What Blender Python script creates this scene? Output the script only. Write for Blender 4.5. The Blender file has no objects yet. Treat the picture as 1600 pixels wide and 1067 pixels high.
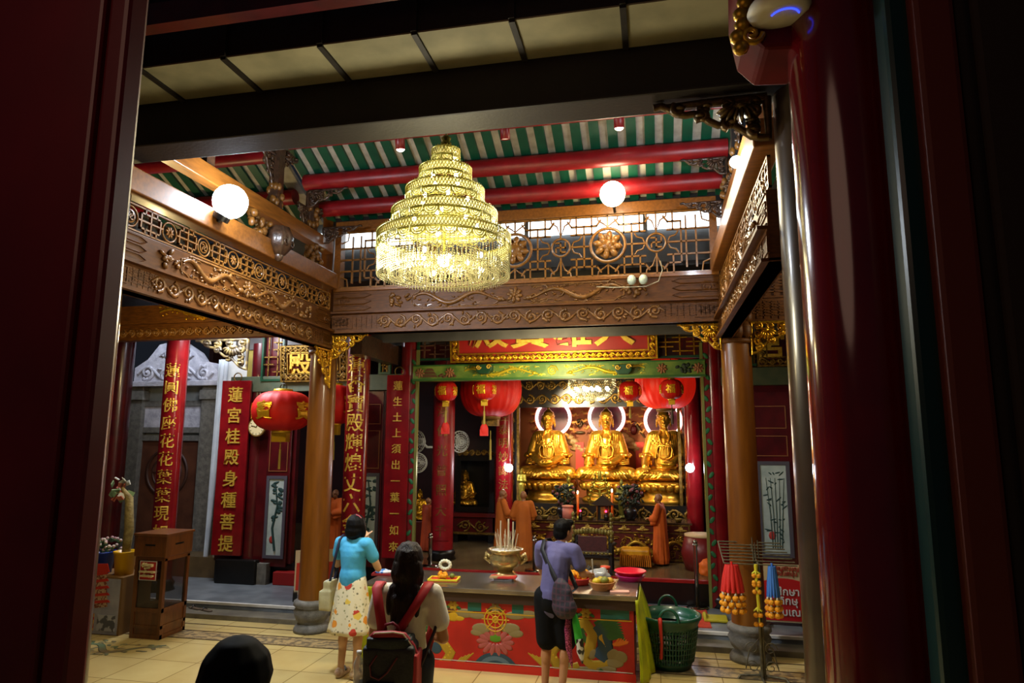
import bpy, math, random
from mathutils import Vector, Matrix, Euler, noise
import numpy as np
PI = math.pi
sc = bpy.context.scene
# ---------------------------------------------------------------- camera
H = 2.4; FPX = 1036.; YAW, PITCH, ROLL = .20936, .15086, .00362
fw = Vector((-math.sin(YAW)*math.cos(PITCH), math.cos(YAW)*math.cos(PITCH), math.sin(PITCH)))
r0 = Vector((math.cos(YAW), math.sin(YAW), 0)); u0 = r0.cross(fw)
rt = math.cos(ROLL)*r0 + math.sin(ROLL)*u0; up = rt.cross(fw)
cam = bpy.data.objects.new('camera', bpy.data.cameras.new('camera'))
sc.collection.objects.link(cam); sc.camera = cam
cam.matrix_world = Matrix(((rt.x, up.x, -fw.x, 0), (rt.y, up.y, -fw.y, 0), (rt.z, up.z, -fw.z, H), (0, 0, 0, 1)))
cam.data.sensor_width = 36; cam.data.lens = 36*FPX/1600; cam.data.clip_start = .05
def P(px, py, X=None, Y=None, Z=None):       # the place on a wall, beam or floor plane that a survey line of sight meets
    d = rt*((px-800)/FPX) - up*((py-533.5)/FPX) + fw
    t = Y/d.y if Y is not None else ((Z-H)/d.z if Z is not None else X/d.x)
    return Vector((d.x*t, d.y*t, H+d.z*t))
# ---------------------------------------------------------------- world, exposure
w = bpy.data.worlds.new('night'); sc.world = w; w.use_nodes = True
w.node_tree.nodes['Background'].inputs[0].default_value = (.35, .42, .6, 1)
w.node_tree.nodes['Background'].inputs[1].default_value = .012
sc.view_settings.view_transform = 'Standard'; sc.view_settings.look = 'None'
sc.view_settings.exposure = 1.0; sc.view_settings.gamma = 1; sc.view_settings.use_curve_mapping = False
def light(kind, name, loc, power, col, size=.1, aim=None, spot=None, blend=.5):
    l = bpy.data.lights.new(name, kind); l.energy = power; l.color = col
    if kind == 'AREA': l.size = size
    else: l.shadow_soft_size = size
    if spot: l.spot_size = math.radians(spot); l.spot_blend = blend
    o = bpy.data.objects.new(name, l); sc.collection.objects.link(o); o.location = loc
    if aim is not None: o.rotation_euler = (Vector(aim)-Vector(loc)).to_track_quat('-Z', 'Y').to_euler()
    return o
# ---------------------------------------------------------------- mesh builder
class M:
    def __init__(s): s.v = []; s.f = []; s.sm = []
    def add(s, vs, fs, smooth=False, T=None):
        b = len(s.v)
        for p in vs: s.v.append(tuple(T @ Vector(p)) if T is not None else tuple(p))
        for f in fs: s.f.append(tuple(i+b for i in f)); s.sm.append(smooth)
        return s
    def join(s, m, T=None):
        b = len(s.v)
        for p in m.v: s.v.append(tuple(T @ Vector(p)) if T is not None else p)
        for f, k in zip(m.f, m.sm): s.f.append(tuple(i+b for i in f)); s.sm.append(k)
        return s
    def box(s, c, d, R=None):
        x, y, z = d[0]/2, d[1]/2, d[2]/2
        vs = [Vector((a*x, b*y, e*z)) for a in (-1, 1) for b in (-1, 1) for e in (-1, 1)]
        if R is not None: vs = [R @ q for q in vs]
        c = Vector(c); return s.add([c+q for q in vs], [(0,1,3,2),(4,6,7,5),(0,4,5,1),(2,3,7,6),(0,2,6,4),(1,5,7,3)])
    def bx(s, x0, x1, y0, y1, z0, z1): return s.box(((x0+x1)/2, (y0+y1)/2, (z0+z1)/2), (x1-x0, y1-y0, z1-z0))
    def lathe(s, prof, c=(0,0,0), n=24, R=None, sq=(1,1), mod=None):
        c = Vector(c); vs = []; fs = []
        for r, z in prof:
            for k in range(n):
                a = 2*PI*k/n; q = r*(mod(a, z) if mod else 1)
                p = Vector((q*math.cos(a)*sq[0], q*math.sin(a)*sq[1], z))
                vs.append(c+(R @ p if R is not None else p))
        for i in range(len(prof)-1):
            for k in range(n):
                k2 = (k+1) % n; fs.append((i*n+k, i*n+k2, (i+1)*n+k2, (i+1)*n+k))
        s.add(vs, fs, True)
        if prof[0][0] > 1e-5: s.add(vs[:n], [tuple(range(n))[::-1]])
        if prof[-1][0] > 1e-5: s.add(vs[-n:], [tuple(range(n))])
        return s
    def cyl(s, a, b, r, r2=None, n=16):
        return s.tube([a, b], [r, r if r2 is None else r2], n)
    def tube(s, pts, r, n=8, closed=False):
        pts = [Vector(p) for p in pts]; N = len(pts)
        rs = r if isinstance(r, (list, tuple)) else [r]*N
        vs = []; prev = None
        for i, p in enumerate(pts):
            if closed: t = pts[(i+1) % N]-pts[i-1]
            else: t = pts[min(i+1, N-1)]-pts[max(i-1, 0)]
            if t.length < 1e-9: t = Vector((0,0,1))
            t.normalize()
            if prev is None: a = t.orthogonal().normalized()
            else:
                a = prev-t*prev.dot(t)
                a = a.normalized() if a.length > 1e-6 else t.orthogonal().normalized()
            prev = a; b = t.cross(a)
            for k in range(n):
                q = 2*PI*k/n; vs.append(p+(a*math.cos(q)+b*math.sin(q))*rs[i])
        fs = []
        for i in range(N if closed else N-1):
            j = (i+1) % N
            for k in range(n):
                k2 = (k+1) % n; fs.append((i*n+k, i*n+k2, j*n+k2, j*n+k))
        s.add(vs, fs, n > 4)
        if not closed: s.add(vs[:n], [tuple(range(n))[::-1]]); s.add(vs[-n:], [tuple(range(n))])
        return s
    def ell(s, c, r, R=None, n=12):
        if not isinstance(r, (tuple, list)): r = (r, r, r)
        m = max(4, n//2); c = Vector(c); vs = [Vector((0,0,-r[2]))]; fs = []
        for i in range(1, m):
            t = -PI/2+PI*i/m
            for k in range(n):
                a = 2*PI*k/n; vs.append(Vector((r[0]*math.cos(t)*math.cos(a), r[1]*math.cos(t)*math.sin(a), r[2]*math.sin(t))))
        vs.append(Vector((0,0,r[2]))); L = len(vs)-1
        for k in range(n):
            k2 = (k+1) % n; fs.append((0, 1+k2, 1+k)); fs.append((L, L-n+k, L-n+k2))
            for i in range(m-2): b = 1+i*n; fs.append((b+k, b+k2, b+n+k2, b+n+k))
        if R is not None: vs = [R @ q for q in vs]
        return s.add([c+q for q in vs], fs, True)
    def prism(s, poly, y0, y1, T=None):      # outline in x,z; thickness along y
        n = len(poly); vs = [(x, y0, z) for x, z in poly]+[(x, y1, z) for x, z in poly]
        return s.add(vs, [tuple(range(n)), tuple(range(2*n-1, n-1, -1))]+[(i, n+i, n+(i+1) % n, (i+1) % n) for i in range(n)], False, T)
    def sheet(s, g, smooth=True, thick=0):   # g[i][j] grid of points
        a, b = len(g), len(g[0]); vs = [p for row in g for p in row]
        return s.add(vs, [(i*b+j, i*b+j+1, (i+1)*b+j+1, (i+1)*b+j) for i in range(a-1) for j in range(b-1)], smooth)
def RZ(a): return Matrix.Rotation(a, 4, 'Z')
def RX(a): return Matrix.Rotation(a, 4, 'X')
def RY(a): return Matrix.Rotation(a, 4, 'Y')
def TR(x, y, z): return Matrix.Translation((x, y, z))
def SC(x, y, z): return Matrix.Diagonal((x, y, z, 1))
def mesh_of(m, name):
    me = bpy.data.meshes.new(name); me.from_pydata([tuple(v) for v in m.v], [], m.f)
    me.polygons.foreach_set('use_smooth', m.sm); me.validate(); me.update(); return me
def obj(name, m, mat, parent=None, label=None, bev=0, solid=0, loc=None, fixn=True):
    me = mesh_of(m, name) if isinstance(m, M) else m
    if not me.materials: me.materials.append(mat)
    o = bpy.data.objects.new(name, me); sc.collection.objects.link(o)
    if parent is not None: o.parent = parent
    if loc is not None: o.location = loc
    if label: o['label'] = label
    if solid:
        q = o.modifiers.new('solid', 'SOLIDIFY'); q.thickness = solid; q.offset = 0
    if bev:
        q = o.modifiers.new('bevel', 'BEVEL'); q.width = bev; q.segments = 2; q.limit_method = 'ANGLE'; q.angle_limit = .6
    return o
def thing(name, label, cat, loc=(0,0,0), rz=0, group=None):
    o = bpy.data.objects.new(name, None); sc.collection.objects.link(o); o.empty_display_size = .1
    o.location = loc; o.rotation_euler = (0, 0, rz); o['label'] = label; o['category'] = cat
    if group: o['group'] = group
    return o
def solo(name, m, mat, label, cat, loc=(0,0,0), rz=0, group=None, bev=0, solid=0):
    o = obj(name, m, mat, None, label, bev, solid); o.location = loc; o.rotation_euler = (0, 0, rz); o['category'] = cat
    if group: o['group'] = group
    return o
def struct(name, m, mat, parent=None, bev=0):
    o = obj(name, m, mat, parent, None, bev)
    if parent is None: o['kind'] = 'structure'
    return o
def dup(root, loc, rz=None, label=None):
    def cp(o, par):
        c = o.copy(); sc.collection.objects.link(c)
        if par is not None: c.parent = par
        for ch in list(o.children): cp(ch, c)
        return c
    r = cp(root, None); r.location = loc
    if rz is not None: r.rotation_euler = (0, 0, rz)
    if label: r['label'] = label
    return r
# ---------------------------------------------------------------- materials
def lin(h):
    h = h.lstrip('#'); c = [int(h[i:i+2], 16)/255 for i in (0, 2, 4)]
    return [x/12.92 if x <= .04045 else ((x+.055)/1.055)**2.4 for x in c]+[1]
def mat(name, col, rough=.5, metal=0, col2=None, scale=6, detail=4, bump=0, bscale=40, grain=None, emit=None, power=0, coat=0, trans=0, alpha=1, spec=.5, ior=1.45, sharp=0):
    m = bpy.data.materials.new(name); m.use_nodes = True; nt = m.node_tree; b = nt.nodes['Principled BSDF']
    b.inputs['Base Color'].default_value = lin(col); b.inputs['Roughness'].default_value = rough; b.inputs['Metallic'].default_value = metal
    b.inputs['Coat Weight'].default_value = coat; b.inputs['Coat Roughness'].default_value = .12
    b.inputs['Transmission Weight'].default_value = trans; b.inputs['Alpha'].default_value = alpha; b.inputs['IOR'].default_value = ior
    b.inputs['Specular IOR Level'].default_value = spec
    if emit: b.inputs['Emission Color'].default_value = lin(emit); b.inputs['Emission Strength'].default_value = power
    tc = nt.nodes.new('ShaderNodeTexCoord'); mp = nt.nodes.new('ShaderNodeMapping'); nt.links.new(tc.outputs['Object'], mp.inputs[0])
    if grain: mp.inputs['Scale'].default_value = grain
    if col2:
        t = nt.nodes.new('ShaderNodeTexNoise'); t.inputs['Scale'].default_value = scale; t.inputs['Detail'].default_value = detail
        nt.links.new(mp.outputs[0], t.inputs['Vector'])
        r = nt.nodes.new('ShaderNodeValToRGB'); r.color_ramp.elements[0].position = .35+sharp*.13; r.color_ramp.elements[1].position = .68-sharp*.15
        r.color_ramp.elements[0].color = lin(col); r.color_ramp.elements[1].color = lin(col2)
        nt.links.new(t.outputs[0], r.inputs[0]); nt.links.new(r.outputs[0], b.inputs['Base Color'])
    if bump:
        t2 = nt.nodes.new('ShaderNodeTexNoise'); t2.inputs['Scale'].default_value = bscale; t2.inputs['Detail'].default_value = 3
        nt.links.new(mp.outputs[0], t2.inputs['Vector'])
        q = nt.nodes.new('ShaderNodeBump'); q.inputs['Strength'].default_value = bump; q.inputs['Distance'].default_value = .02
        nt.links.new(t2.outputs[0], q.inputs['Height']); nt.links.new(q.outputs[0], b.inputs['Normal'])
    return m
WOOD = mat('carved_wood', '#5e350a', .5, 0, '#432405', 9, 5, .12, 60, (1, 1, 6), spec=.3)
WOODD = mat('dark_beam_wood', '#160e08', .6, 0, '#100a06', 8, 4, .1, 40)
WOODP = mat('plank_wood', '#84501a', .4, 0, '#6a3e10', 5, 5, .05, 40, (6, 1, 6), coat=.2)
COLW = mat('column_wood', '#74420c', .33, 0, '#603408', 3, 4, .05, 30, (4, 4, .5), coat=.35)
CARVD = mat('dark_carving', '#4a3222', .35, 0, '#2e1e14', 20, 3, .2, 60, coat=.3)
GOLD = mat('gilt', '#d8a428', .3, .85, '#a87818', 30, 3, .15, 90)
GOLDP = mat('gold_paint', '#d9b44a', .4, .35, '#b98f2c', 25, 3)
GOLDB = mat('buddha_gold', '#d6a23a', .34, .85, '#b07a1c', 14, 3, .06, 60)
GOLDD = mat('antique_gold', '#8a6a28', .4, .6, '#4e3812', 22, 3, .25, 80)
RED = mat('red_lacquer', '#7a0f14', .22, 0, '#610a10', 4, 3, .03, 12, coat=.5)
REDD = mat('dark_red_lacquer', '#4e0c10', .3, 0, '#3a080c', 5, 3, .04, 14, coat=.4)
REDB = mat('bright_red_paint', '#860f16', .4, 0, '#700a10', 6, 3, .03, 20)
REDS = mat('sign_red', '#98120e', .45, 0, '#860e0a', 5)
GREEN = mat('green_paint', '#0a4630', .4, 0, '#083a28', 6)
CREAM = mat('cream_board', '#a89f90', .6, 0, '#8e8578', 10, 4)
STONE = mat('grey_stone', '#6e6a62', .6, 0, '#55524c', 14, 5, .3, 30)
STONEW = mat('pale_stone', '#b9b6bc', .6, 0, '#96949c', 10, 5, .3, 30)
BLACK = mat('black_gloss', '#0a0908', .35, 0, '#120f0d', 8)
WHITE = mat('white_plaster', '#cfcdc8', .6, 0, '#bcb9b2', 6)
CHROME = mat('polished_steel', '#b8b4ac', .15, 1, '#98948c', 4)
# ---------------------------------------------------------------- lettering
_gl = {}
def glyph(s, size=1., ext=.012, off=.0, wid=1.):
    k = (s, ext, off)
    if k not in _gl:
        c = bpy.data.curves.new('t', 'FONT'); c.body = s; c.size = 1; c.extrude = ext; c.offset = off; c.resolution_u = 3
        o = bpy.data.objects.new('t', c); sc.collection.objects.link(o)
        dg = bpy.context.evaluated_depsgraph_get(); me = bpy.data.meshes.new_from_object(o.evaluated_get(dg))
        v = np.array([q.co[:] for q in me.vertices]) if len(me.vertices) else np.zeros((1, 3)); f = [tuple(p.vertices) for p in me.polygons]
        bpy.data.objects.remove(o); bpy.data.curves.remove(c); bpy.data.meshes.remove(me)
        mid = (v.min(0)+v.max(0))/2; v = v-mid; _gl[k] = (np.stack([v[:, 0], -v[:, 2], v[:, 1]], 1), f)
    v, f = _gl[k]; m = M(); m.add([(a*size*wid, b, c*size) for a, b, c in v.tolist()], f); return m
def translucent(name, col, mixf=.7):
    m = mat(name, col, .3); nt = m.node_tree; b = nt.nodes['Principled BSDF']; out = nt.nodes['Material Output']; t = nt.nodes.new('ShaderNodeBsdfTranslucent'); t.inputs[0].default_value = lin(col)
    tr = nt.nodes.new('ShaderNodeBsdfTransparent'); m1 = nt.nodes.new('ShaderNodeMixShader'); m2 = nt.nodes.new('ShaderNodeMixShader'); m1.inputs[0].default_value = mixf; m2.inputs[0].default_value = .25
    nt.links.new(b.outputs[0], m1.inputs[1]); nt.links.new(t.outputs[0], m1.inputs[2]); nt.links.new(m1.outputs[0], m2.inputs[1]); nt.links.new(tr.outputs[0], m2.inputs[2]); nt.links.new(m2.outputs[0], out.inputs[0]); return m
def dg_mesh(o):
    dg = bpy.context.evaluated_depsgraph_get(); me = bpy.data.meshes.new_from_object(o.evaluated_get(dg))
    d = o.data; bpy.data.objects.remove(o); bpy.data.meshes.remove(d); return me
# one continuous skin grown over tapered limbs and rounded masses
def limb(m, a, b, ra, rb, n=14):
    a, b = Vector(a), Vector(b); d = b-a; L = d.length
    if L < 1e-6: return m.ell(a, ra, n=n)
    d.normalize(); pts = []; rs = []
    for k in range(5): t = PI/2*(1-k/4.); pts.append(a-d*ra*math.sin(t)); rs.append(max(ra*math.cos(t), ra*.05))
    for k in range(1, 5): pts.append(a+d*L*k/5.); rs.append(ra+(rb-ra)*k/5.)
    for k in range(5): t = PI/2*k/4.; pts.append(b+d*rb*math.sin(t)); rs.append(max(rb*math.cos(t), rb*.05))
    return m.tube(pts, rs, n)
def skin(m, vox=.01, sm=4, post=None, name='body'):
    me = mesh_of(m, name); o = bpy.data.objects.new('t', me); sc.collection.objects.link(o)
    q = o.modifiers.new('r', 'REMESH'); q.mode = 'VOXEL'; q.voxel_size = vox; q.use_smooth_shade = True
    if sm: q = o.modifiers.new('s', 'SMOOTH'); q.factor = .5; q.iterations = sm
    me = dg_mesh(o)
    if post:
        v = np.empty(len(me.vertices)*3); me.vertices.foreach_get('co', v); v = post(v.reshape(-1, 3)); me.vertices.foreach_set('co', v.ravel())
    me.polygons.foreach_set('use_smooth', [True]*len(me.polygons)); me.update(); me.name = name; return me
def rough_up(amp, sc_, aniso=(1, 1, 1)):
    def f(v):
        n = np.array([noise.noise(Vector((p[0]*sc_*aniso[0], p[1]*sc_*aniso[1], p[2]*sc_*aniso[2]))) for p in v])
        c = v.mean(0); d = v-c; d /= (np.linalg.norm(d, axis=1, keepdims=True)+1e-6); return v+d*(n*amp)[:, None]
    return f
# ---------------------------------------------------------------- carving kit (x right, z up, faces -y)
def spiral(m, c, r, turns, r1, r2, a0=0, hand=1, y=0, n=5, steps=14, zs=1):
    pts = []; rs = []
    for i in range(steps+1):
        t = i/steps; a = a0+hand*turns*2*PI*t; q = r*(1-.86*t)
        pts.append((c[0]+q*math.cos(a), y, c[1]+q*math.sin(a)*zs)); rs.append(r1+(r2-r1)*t)
    return m.tube(pts, rs, n)
def scroll_band(L, h, seed=1, r=.02):
    r *= 1.25; rng = random.Random(seed); m = M(); n = max(2, int(L/(h*.92))); s = L/n
    for i in range(n):
        x = -L/2+s*(i+.5); k = 1 if i % 2 else -1
        spiral(m, (x, -k*h*.05), h*.38, 1.6, r, r*.7, k*PI/2+rng.uniform(-.3, .3), k*(-1 if i < n/2 else 1))
        for j in range(4):
            a = rng.uniform(0, 6.28); q = h*rng.uniform(.3, .42)
            m.ell((x+q*math.cos(a), 0, q*.9*math.sin(a)), (h*.13, r*1.1, h*.06), RY(-a+rng.uniform(-.6, .6)), 6)
        m.ell((x, -.004, -k*h*.05), (h*.09, r*1.4, h*.09), None, 8)
    m.tube([(-L/2+L*i/(n*6), 0, h*.3*math.sin(i*PI/6)) for i in range(n*6+1)], r*.8, 5)
    return m
def dragon(L, h, seed=1, flip=1, r=.03):
    rng = random.Random(seed); m = M(); N = 40; pts = []; rs = []
    for i in range(N+1):
        t = i/N; x = flip*(-L/2+L*.86*t); pts.append((x, 0, h*.28*math.sin(t*PI*3.2+.4)*(1-.3*t))); rs.append(r*(.25+1.1*math.sin(PI*min(1, t*.8+.12))))
    m.tube(pts, rs, 8)
    for i in range(2, N, 2):
        p = pts[i]; m.ell((p[0], -.004, p[2]+rs[i]*.9), (r*.5, r*.4, r*.7), None, 6)
    hx, hz = pts[-1][0]+flip*r*1.3, pts[-1][2]
    m.ell((hx, -.006, hz), (r*2.1, r*1.4, r*1.5), None, 10); m.ell((hx+flip*r*2, -.006, hz-r*.5), (r*1.5, r, r*.8), None, 8)
    for k in (-1, 1): m.tube([(hx-flip*r, 0, hz+r*k), (hx-flip*r*3, 0, hz+r*2.4*k), (hx-flip*r*4.2, 0, hz+r*2.1*k)], [r*.5, r*.35, r*.1], 5)
    for i in (9, 15, 25, 32):
        p = pts[i]; k = 1 if i % 2 else -1
        m.tube([p, (p[0]+flip*h*.1, 0, p[2]-k*h*.2), (p[0]+flip*h*.26, 0, p[2]-k*h*.24)], [r*.8, r*.55, r*.3], 6)
        for j in (-1, 0, 1): m.tube([(p[0]+flip*h*.26, 0, p[2]-k*h*.24), (p[0]+flip*h*.36, 0, p[2]-k*h*.24+j*h*.06)], [r*.25, r*.1], 4)
    for i in range(1, N, 2):
        p = pts[i]; a = rng.uniform(-1, 1); m.ell((p[0]+rng.uniform(-.1, .1)*h, 0, p[2]+rng.choice((-1, 1))*h*rng.uniform(.12, .3)), (h*.09, r*.9, h*.045), RY(a), 6)
    for j in range(int(L/h*3.4)):
        x, z = rng.uniform(-L/2, L/2), rng.choice((-1, 1))*rng.uniform(.26, .4)*h
        spiral(m, (x, z), h*.09, 1.2, r*.3, r*.25, rng.uniform(0, 6), rng.choice((-1, 1)), n=4, steps=8)
        m.tube([(x+h*.08, 0, z), (x+h*.25, 0, z+h*.03), (x+h*.36, 0, z-h*.02)], [r*.3, r*.25, r*.1], 4)
    return m
def frame(L, h, w, d, y=0):
    m = M()
    for s in (-1, 1):
        m.box((s*(L/2-w/2), y, 0), (w, d, h)); m.box((0, y, s*(h/2-w/2)), (L-2*w, d, w))
    return m
def bars(segs, w, d, y=0):                   # straight slats given as x0,z0,x1,z1
    m = M()
    for x0, z0, x1, z1 in segs:
        L = math.hypot(x1-x0, z1-z0); a = math.atan2(z1-z0, x1-x0)
        m.box(((x0+x1)/2, y, (z0+z1)/2), (L+w, d, w), RY(-a))
    return m
def ring(m, c, r, t, y=0, n=24, k=5): return m.tube([(c[0]+r*math.cos(2*PI*i/n), y, c[1]+r*math.sin(2*PI*i/n)) for i in range(n)], t, k, True)
def manji(m, c, s, w, d, y=0):
    g = [(-s,0,s,0),(0,-s,0,s),(0,s,-s,s),(s,0,s,s),(0,-s,s,-s),(-s,0,-s,-s)]
    return m.join(bars(g, w, d), TR(c[0], y, c[1]))
def lotus(m, c, r, y=0):
    for n, q, s in ((8, .62, .34), (6, .36, .3)):
        for k in range(n):
            a = 2*PI*k/n+q; m.ell((c[0]+r*q*math.cos(a), y-.01*(1-q), c[1]+r*q*math.sin(a)), (r*s, r*.16, r*s*.6), RY(-a), 8)
    return m.ell((c[0], y-.02, c[1]), (r*.22, r*.18, r*.26), None, 8)
def fret(L, h, w, seed=0):                   # key-fret slats
    g = []; n = max(2, int(L/h*2.4)); s = L/n
    for i in range(n):
        x = -L/2+s*i
        for j in range(3):
            z = -h/2+h*(j+.5)/3
            if (i+j) % 2: g += [(x, z, x+s*1.5 if i < n-1 else x+s, z), (x+s*.5, z-h/6, x+s*.5, z+h/6)]
            else: g += [(x+s*.5, z-h/6, x+s*.5, z+h/6), (x, z+h/6, x+s, z+h/6)]
    return bars([(max(-L/2, a), max(-h/2, b), min(L/2, c), min(h/2, d)) for a, b, c, d in g], w, w)
def corbel(w, h, seed=1, r=.02):             # openwork scroll triangle, tall edge at x=0, flat edge on top
    rng = random.Random(seed); m = M(); n = 4
    m.tube([(0, 0, 0), (w*.5, 0, 0), (w, 0, 0)], [r, r*.9, r*.5], 6); m.tube([(0, 0, 0), (0, 0, -h)], [r, r*.6], 6)
    m.tube([(w*(1-t)**1.0, 0, -h*t**1.25+.02*math.sin(t*20)) for t in [i/14 for i in range(15)]], r*.8, 6)
    for i in range(n):
        for j in range(n-i):
            x, z = w*(i+.55)/(n+.55), -h*(j+.5)/(n+.55)
            spiral(m, (x, z), min(w, h)*.13, 1.5, r*.9, r*.5, rng.uniform(0, 6), rng.choice((-1, 1)), y=-rng.uniform(0, .02))
            m.ell((x+rng.uniform(-.03, .03), -.02, z), (w*.05, r*1.2, h*.05), None, 8)
    for k in range(7): a = -.2-k*.36; m.ell((w*.24+w*.13*math.cos(a), -.035, -h*.26+h*.15*math.sin(a)), (w*.085, r*1.8, h*.05), RY(-a), 8)
    m.ell((w*.24, -.04, -h*.26), (w*.08, r*2, h*.08), None, 10)
    return m
# ---------------------------------------------------------------- the larger lights: lamps plus added fills, not all with a fixture built
LL = P(360, 315, X=-4.0); LM = P(957, 303, Y=7.6); LR = P(1150, 253, X=.8)
CH = Vector((P(695, 330, Y=5.6).x, 5.6, 0))
light('SPOT', 'left_flood_light', LL+Vector((.3, -.05, 0)), 330, (.82, .9, 1), .12, LL+Vector((1.1, .3, -1.3)), 168, 1)
light('POINT', 'left_flood_spill', LL+Vector((.25, 0, .05)), 16, (.8, .88, 1), .1)
light('SPOT', 'middle_spot_light', LM+Vector((0, -.2, -.05)), 230, (1, .86, .55), .1, LM+Vector((-.4, -2.4, -3)), 165, 1)
light('POINT', 'middle_spot_spill', LM+Vector((0, .1, -.2)), 7, (1, .84, .5), .1)
light('POINT', 'right_flood_light', LR+Vector((-.16, -.02, 0)), 30, (.78, .88, 1), .07)
light('POINT', 'chandelier_light', CH+Vector((.2, -.7, 3.5)), 62, (1, .9, .62), .25)
light('SPOT', 'shrine_spot_light', P(870, 606, Y=11.2), 330, (1, .80, .5), .08, (-1.0, 13, 2.5), 72, .5)
light('POINT', 'hall_chandelier_light', P(925, 612, Y=11.6)+Vector((0, -.1, -.75)), 24, (1, .86, .58), .2)
light('AREA', 'courtyard_sky_light', P(262, 590, Y=9.75)+Vector((0, 0, 2.2)), 170, (.74, .83, 1), 1.6, P(262, 760, Y=11.0))
light('AREA', 'plaque_spot_light', P(860, 585, Y=8.75), 22, (1, .84, .45), .35, P(860, 560, Y=9.95))
light('POINT', 'left_bay_light', P(230, 480, Y=7.0)+Vector((0, 0, -.35)), 34, (1, .76, .34), .1)
light('AREA', 'terrace_fill_light', (-6.4, 8.9, 4.3), 60, (.86, .9, 1), .8, (-6.0, 9.4, 0))  # added fill that brightens the left terrace, no lamp there
light('POINT', 'right_bay_light', (2.6, 7.6, 4.2), 30, (1, .85, .55), .15)
light('POINT', 'door_fill_light', (-1.6, -.3, 4.4), 22, (1, .6, .42), 1.2)  # added fill behind the camera for the red door and column
# ---------------------------------------------------------------- floors
def tile_mat():
    m = mat('court_tiles', '#c9b478', .22, 0, '#b8a066', 1.3, 5, coat=.1); nt = m.node_tree; b = nt.nodes['Principled BSDF']
    src = b.inputs['Base Color'].links[0].from_socket; br = nt.nodes.new('ShaderNodeTexBrick'); tc = nt.nodes['Texture Coordinate']
    br.offset = 0; br.inputs['Scale'].default_value = 1; br.inputs['Brick Width'].default_value = .62; br.inputs['Row Height'].default_value = .62
    br.inputs['Mortar Size'].default_value = .006; br.inputs['Color1'].default_value = (1,1,1,1); br.inputs['Color2'].default_value = (.93,.9,.86,1); br.inputs['Mortar'].default_value = (.45,.4,.34,1)
    nt.links.new(tc.outputs['Object'], br.inputs['Vector']); mx = nt.nodes.new('ShaderNodeMix'); mx.data_type = 'RGBA'; mx.blend_type = 'MULTIPLY'; mx.inputs[0].default_value = 1
    nt.links.new(src, mx.inputs[6]); nt.links.new(br.outputs['Color'], mx.inputs[7]); nt.links.new(mx.outputs[2], b.inputs['Base Color']); return m
YS, YT, YF, ZT, ZH = 8.44, 8.74, 10.05, .15, .48
struct('floor', M().bx(-12, 6, -3, YS+.1, -.15, 0), tile_mat())
struct('trim_1', M().bx(-9.5, 5, 7.62, 7.9, 0, .004), mat('floor_band', '#a88f62', .3, 0, '#6f6048', 14, 3, sharp=1))
m = M()
for y in (7.6, 7.92, 8.2): m.bx(-9.5, 5, y-.008, y+.008, .001, .006)
struct('trim_2', m, mat('floor_line', '#5a4a34', .4))
MARB = mat('step_marble', '#77705f', .3, 0, '#57524a', 5, 6)
struct('floor_step', M().bx(-10, 5, YS, YT+.02, -.1, .065), MARB, bev=.006)
struct('floor_terrace', M().bx(-10, 5, YT, YF+1.2, -.1, ZT), mat('terrace_stone', '#747a80', .3, 0, '#5c6268', 4, 5), bev=.008)
struct('trim_3', M().bx(-10, 5, YT-.012, YT+.03, ZT-.03, ZT+.004), WHITE)
HF = mat('hall_floor_tiles', '#6a5638', .2, 0, '#54432c', 3, 4)
struct('floor_hall', M().bx(-3.75, .85, YF+.02, 15, -.1, ZH), HF)
struct('trim_4', M().bx(-3.75, .85, YF-.02, YF+.03, ZT, ZH-.03), BLACK)
struct('trim_5', M().bx(-3.75, .85, YF-.03, YF+.05, ZH-.03, ZH+.012), REDS)
# inlaid dragon on the court floor
q = P(160, 1012, Z=0); m = M(); m.join(dragon(1.3, .5, 3, -1, .03), TR(q.x, q.y, .002) @ RX(-PI/2) @ SC(1, .05, 1))
struct('floor_inlay', m, mat('mosaic_green', '#5d7356', .4, 0, '#7a5a3e', 3))
# ---------------------------------------------------------------- hall shell
HW = mat('hall_wall', '#3a1512', .5, 0, '#2a0f0d', 3, 4)
struct('wall_back', M().bx(-9, 5, 14.9, 15.05, -.1, 6.2), HW)
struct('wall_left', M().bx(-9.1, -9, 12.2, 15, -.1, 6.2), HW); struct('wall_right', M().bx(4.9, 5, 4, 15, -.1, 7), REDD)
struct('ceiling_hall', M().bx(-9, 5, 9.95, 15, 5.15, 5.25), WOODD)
struct('wall_front', M().bx(-7.0, 5, YF+.02, YF+.14, 3.95, 5.2), mat('upper_wall', '#56524e', .6, 0, '#444140', 4))
fx = lambda px: P(px, 700, Y=YF).x
for a, b in ((345, 462), (560, 648)): struct('wall_front', M().bx(fx(a), fx(b), YF+.02, YF+.12, ZH-.02, 3.3), REDD)
struct('wall_front', M().bx(fx(345), -3.75, YF+.05, YF+.2, ZT-.1, ZH-.01), BLACK)
struct('floor_side', M().bx(-9, -3.75, YF+.16, 15, -.1, ZH), HF)
struct('wall_front', M().bx(.85, 5, YF+.02, YF+.12, ZT-.05, 3.4), REDD)
for a, b in ((-7.0, -3.75), (.85, 5)): struct('trim_6', M().bx(a, b, YF-.06, YF+.1, 3.22, 3.48), mat('grey_green_lintel', '#4d5340', .5, 0, '#3d4a3a', 8), bev=.01)
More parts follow.
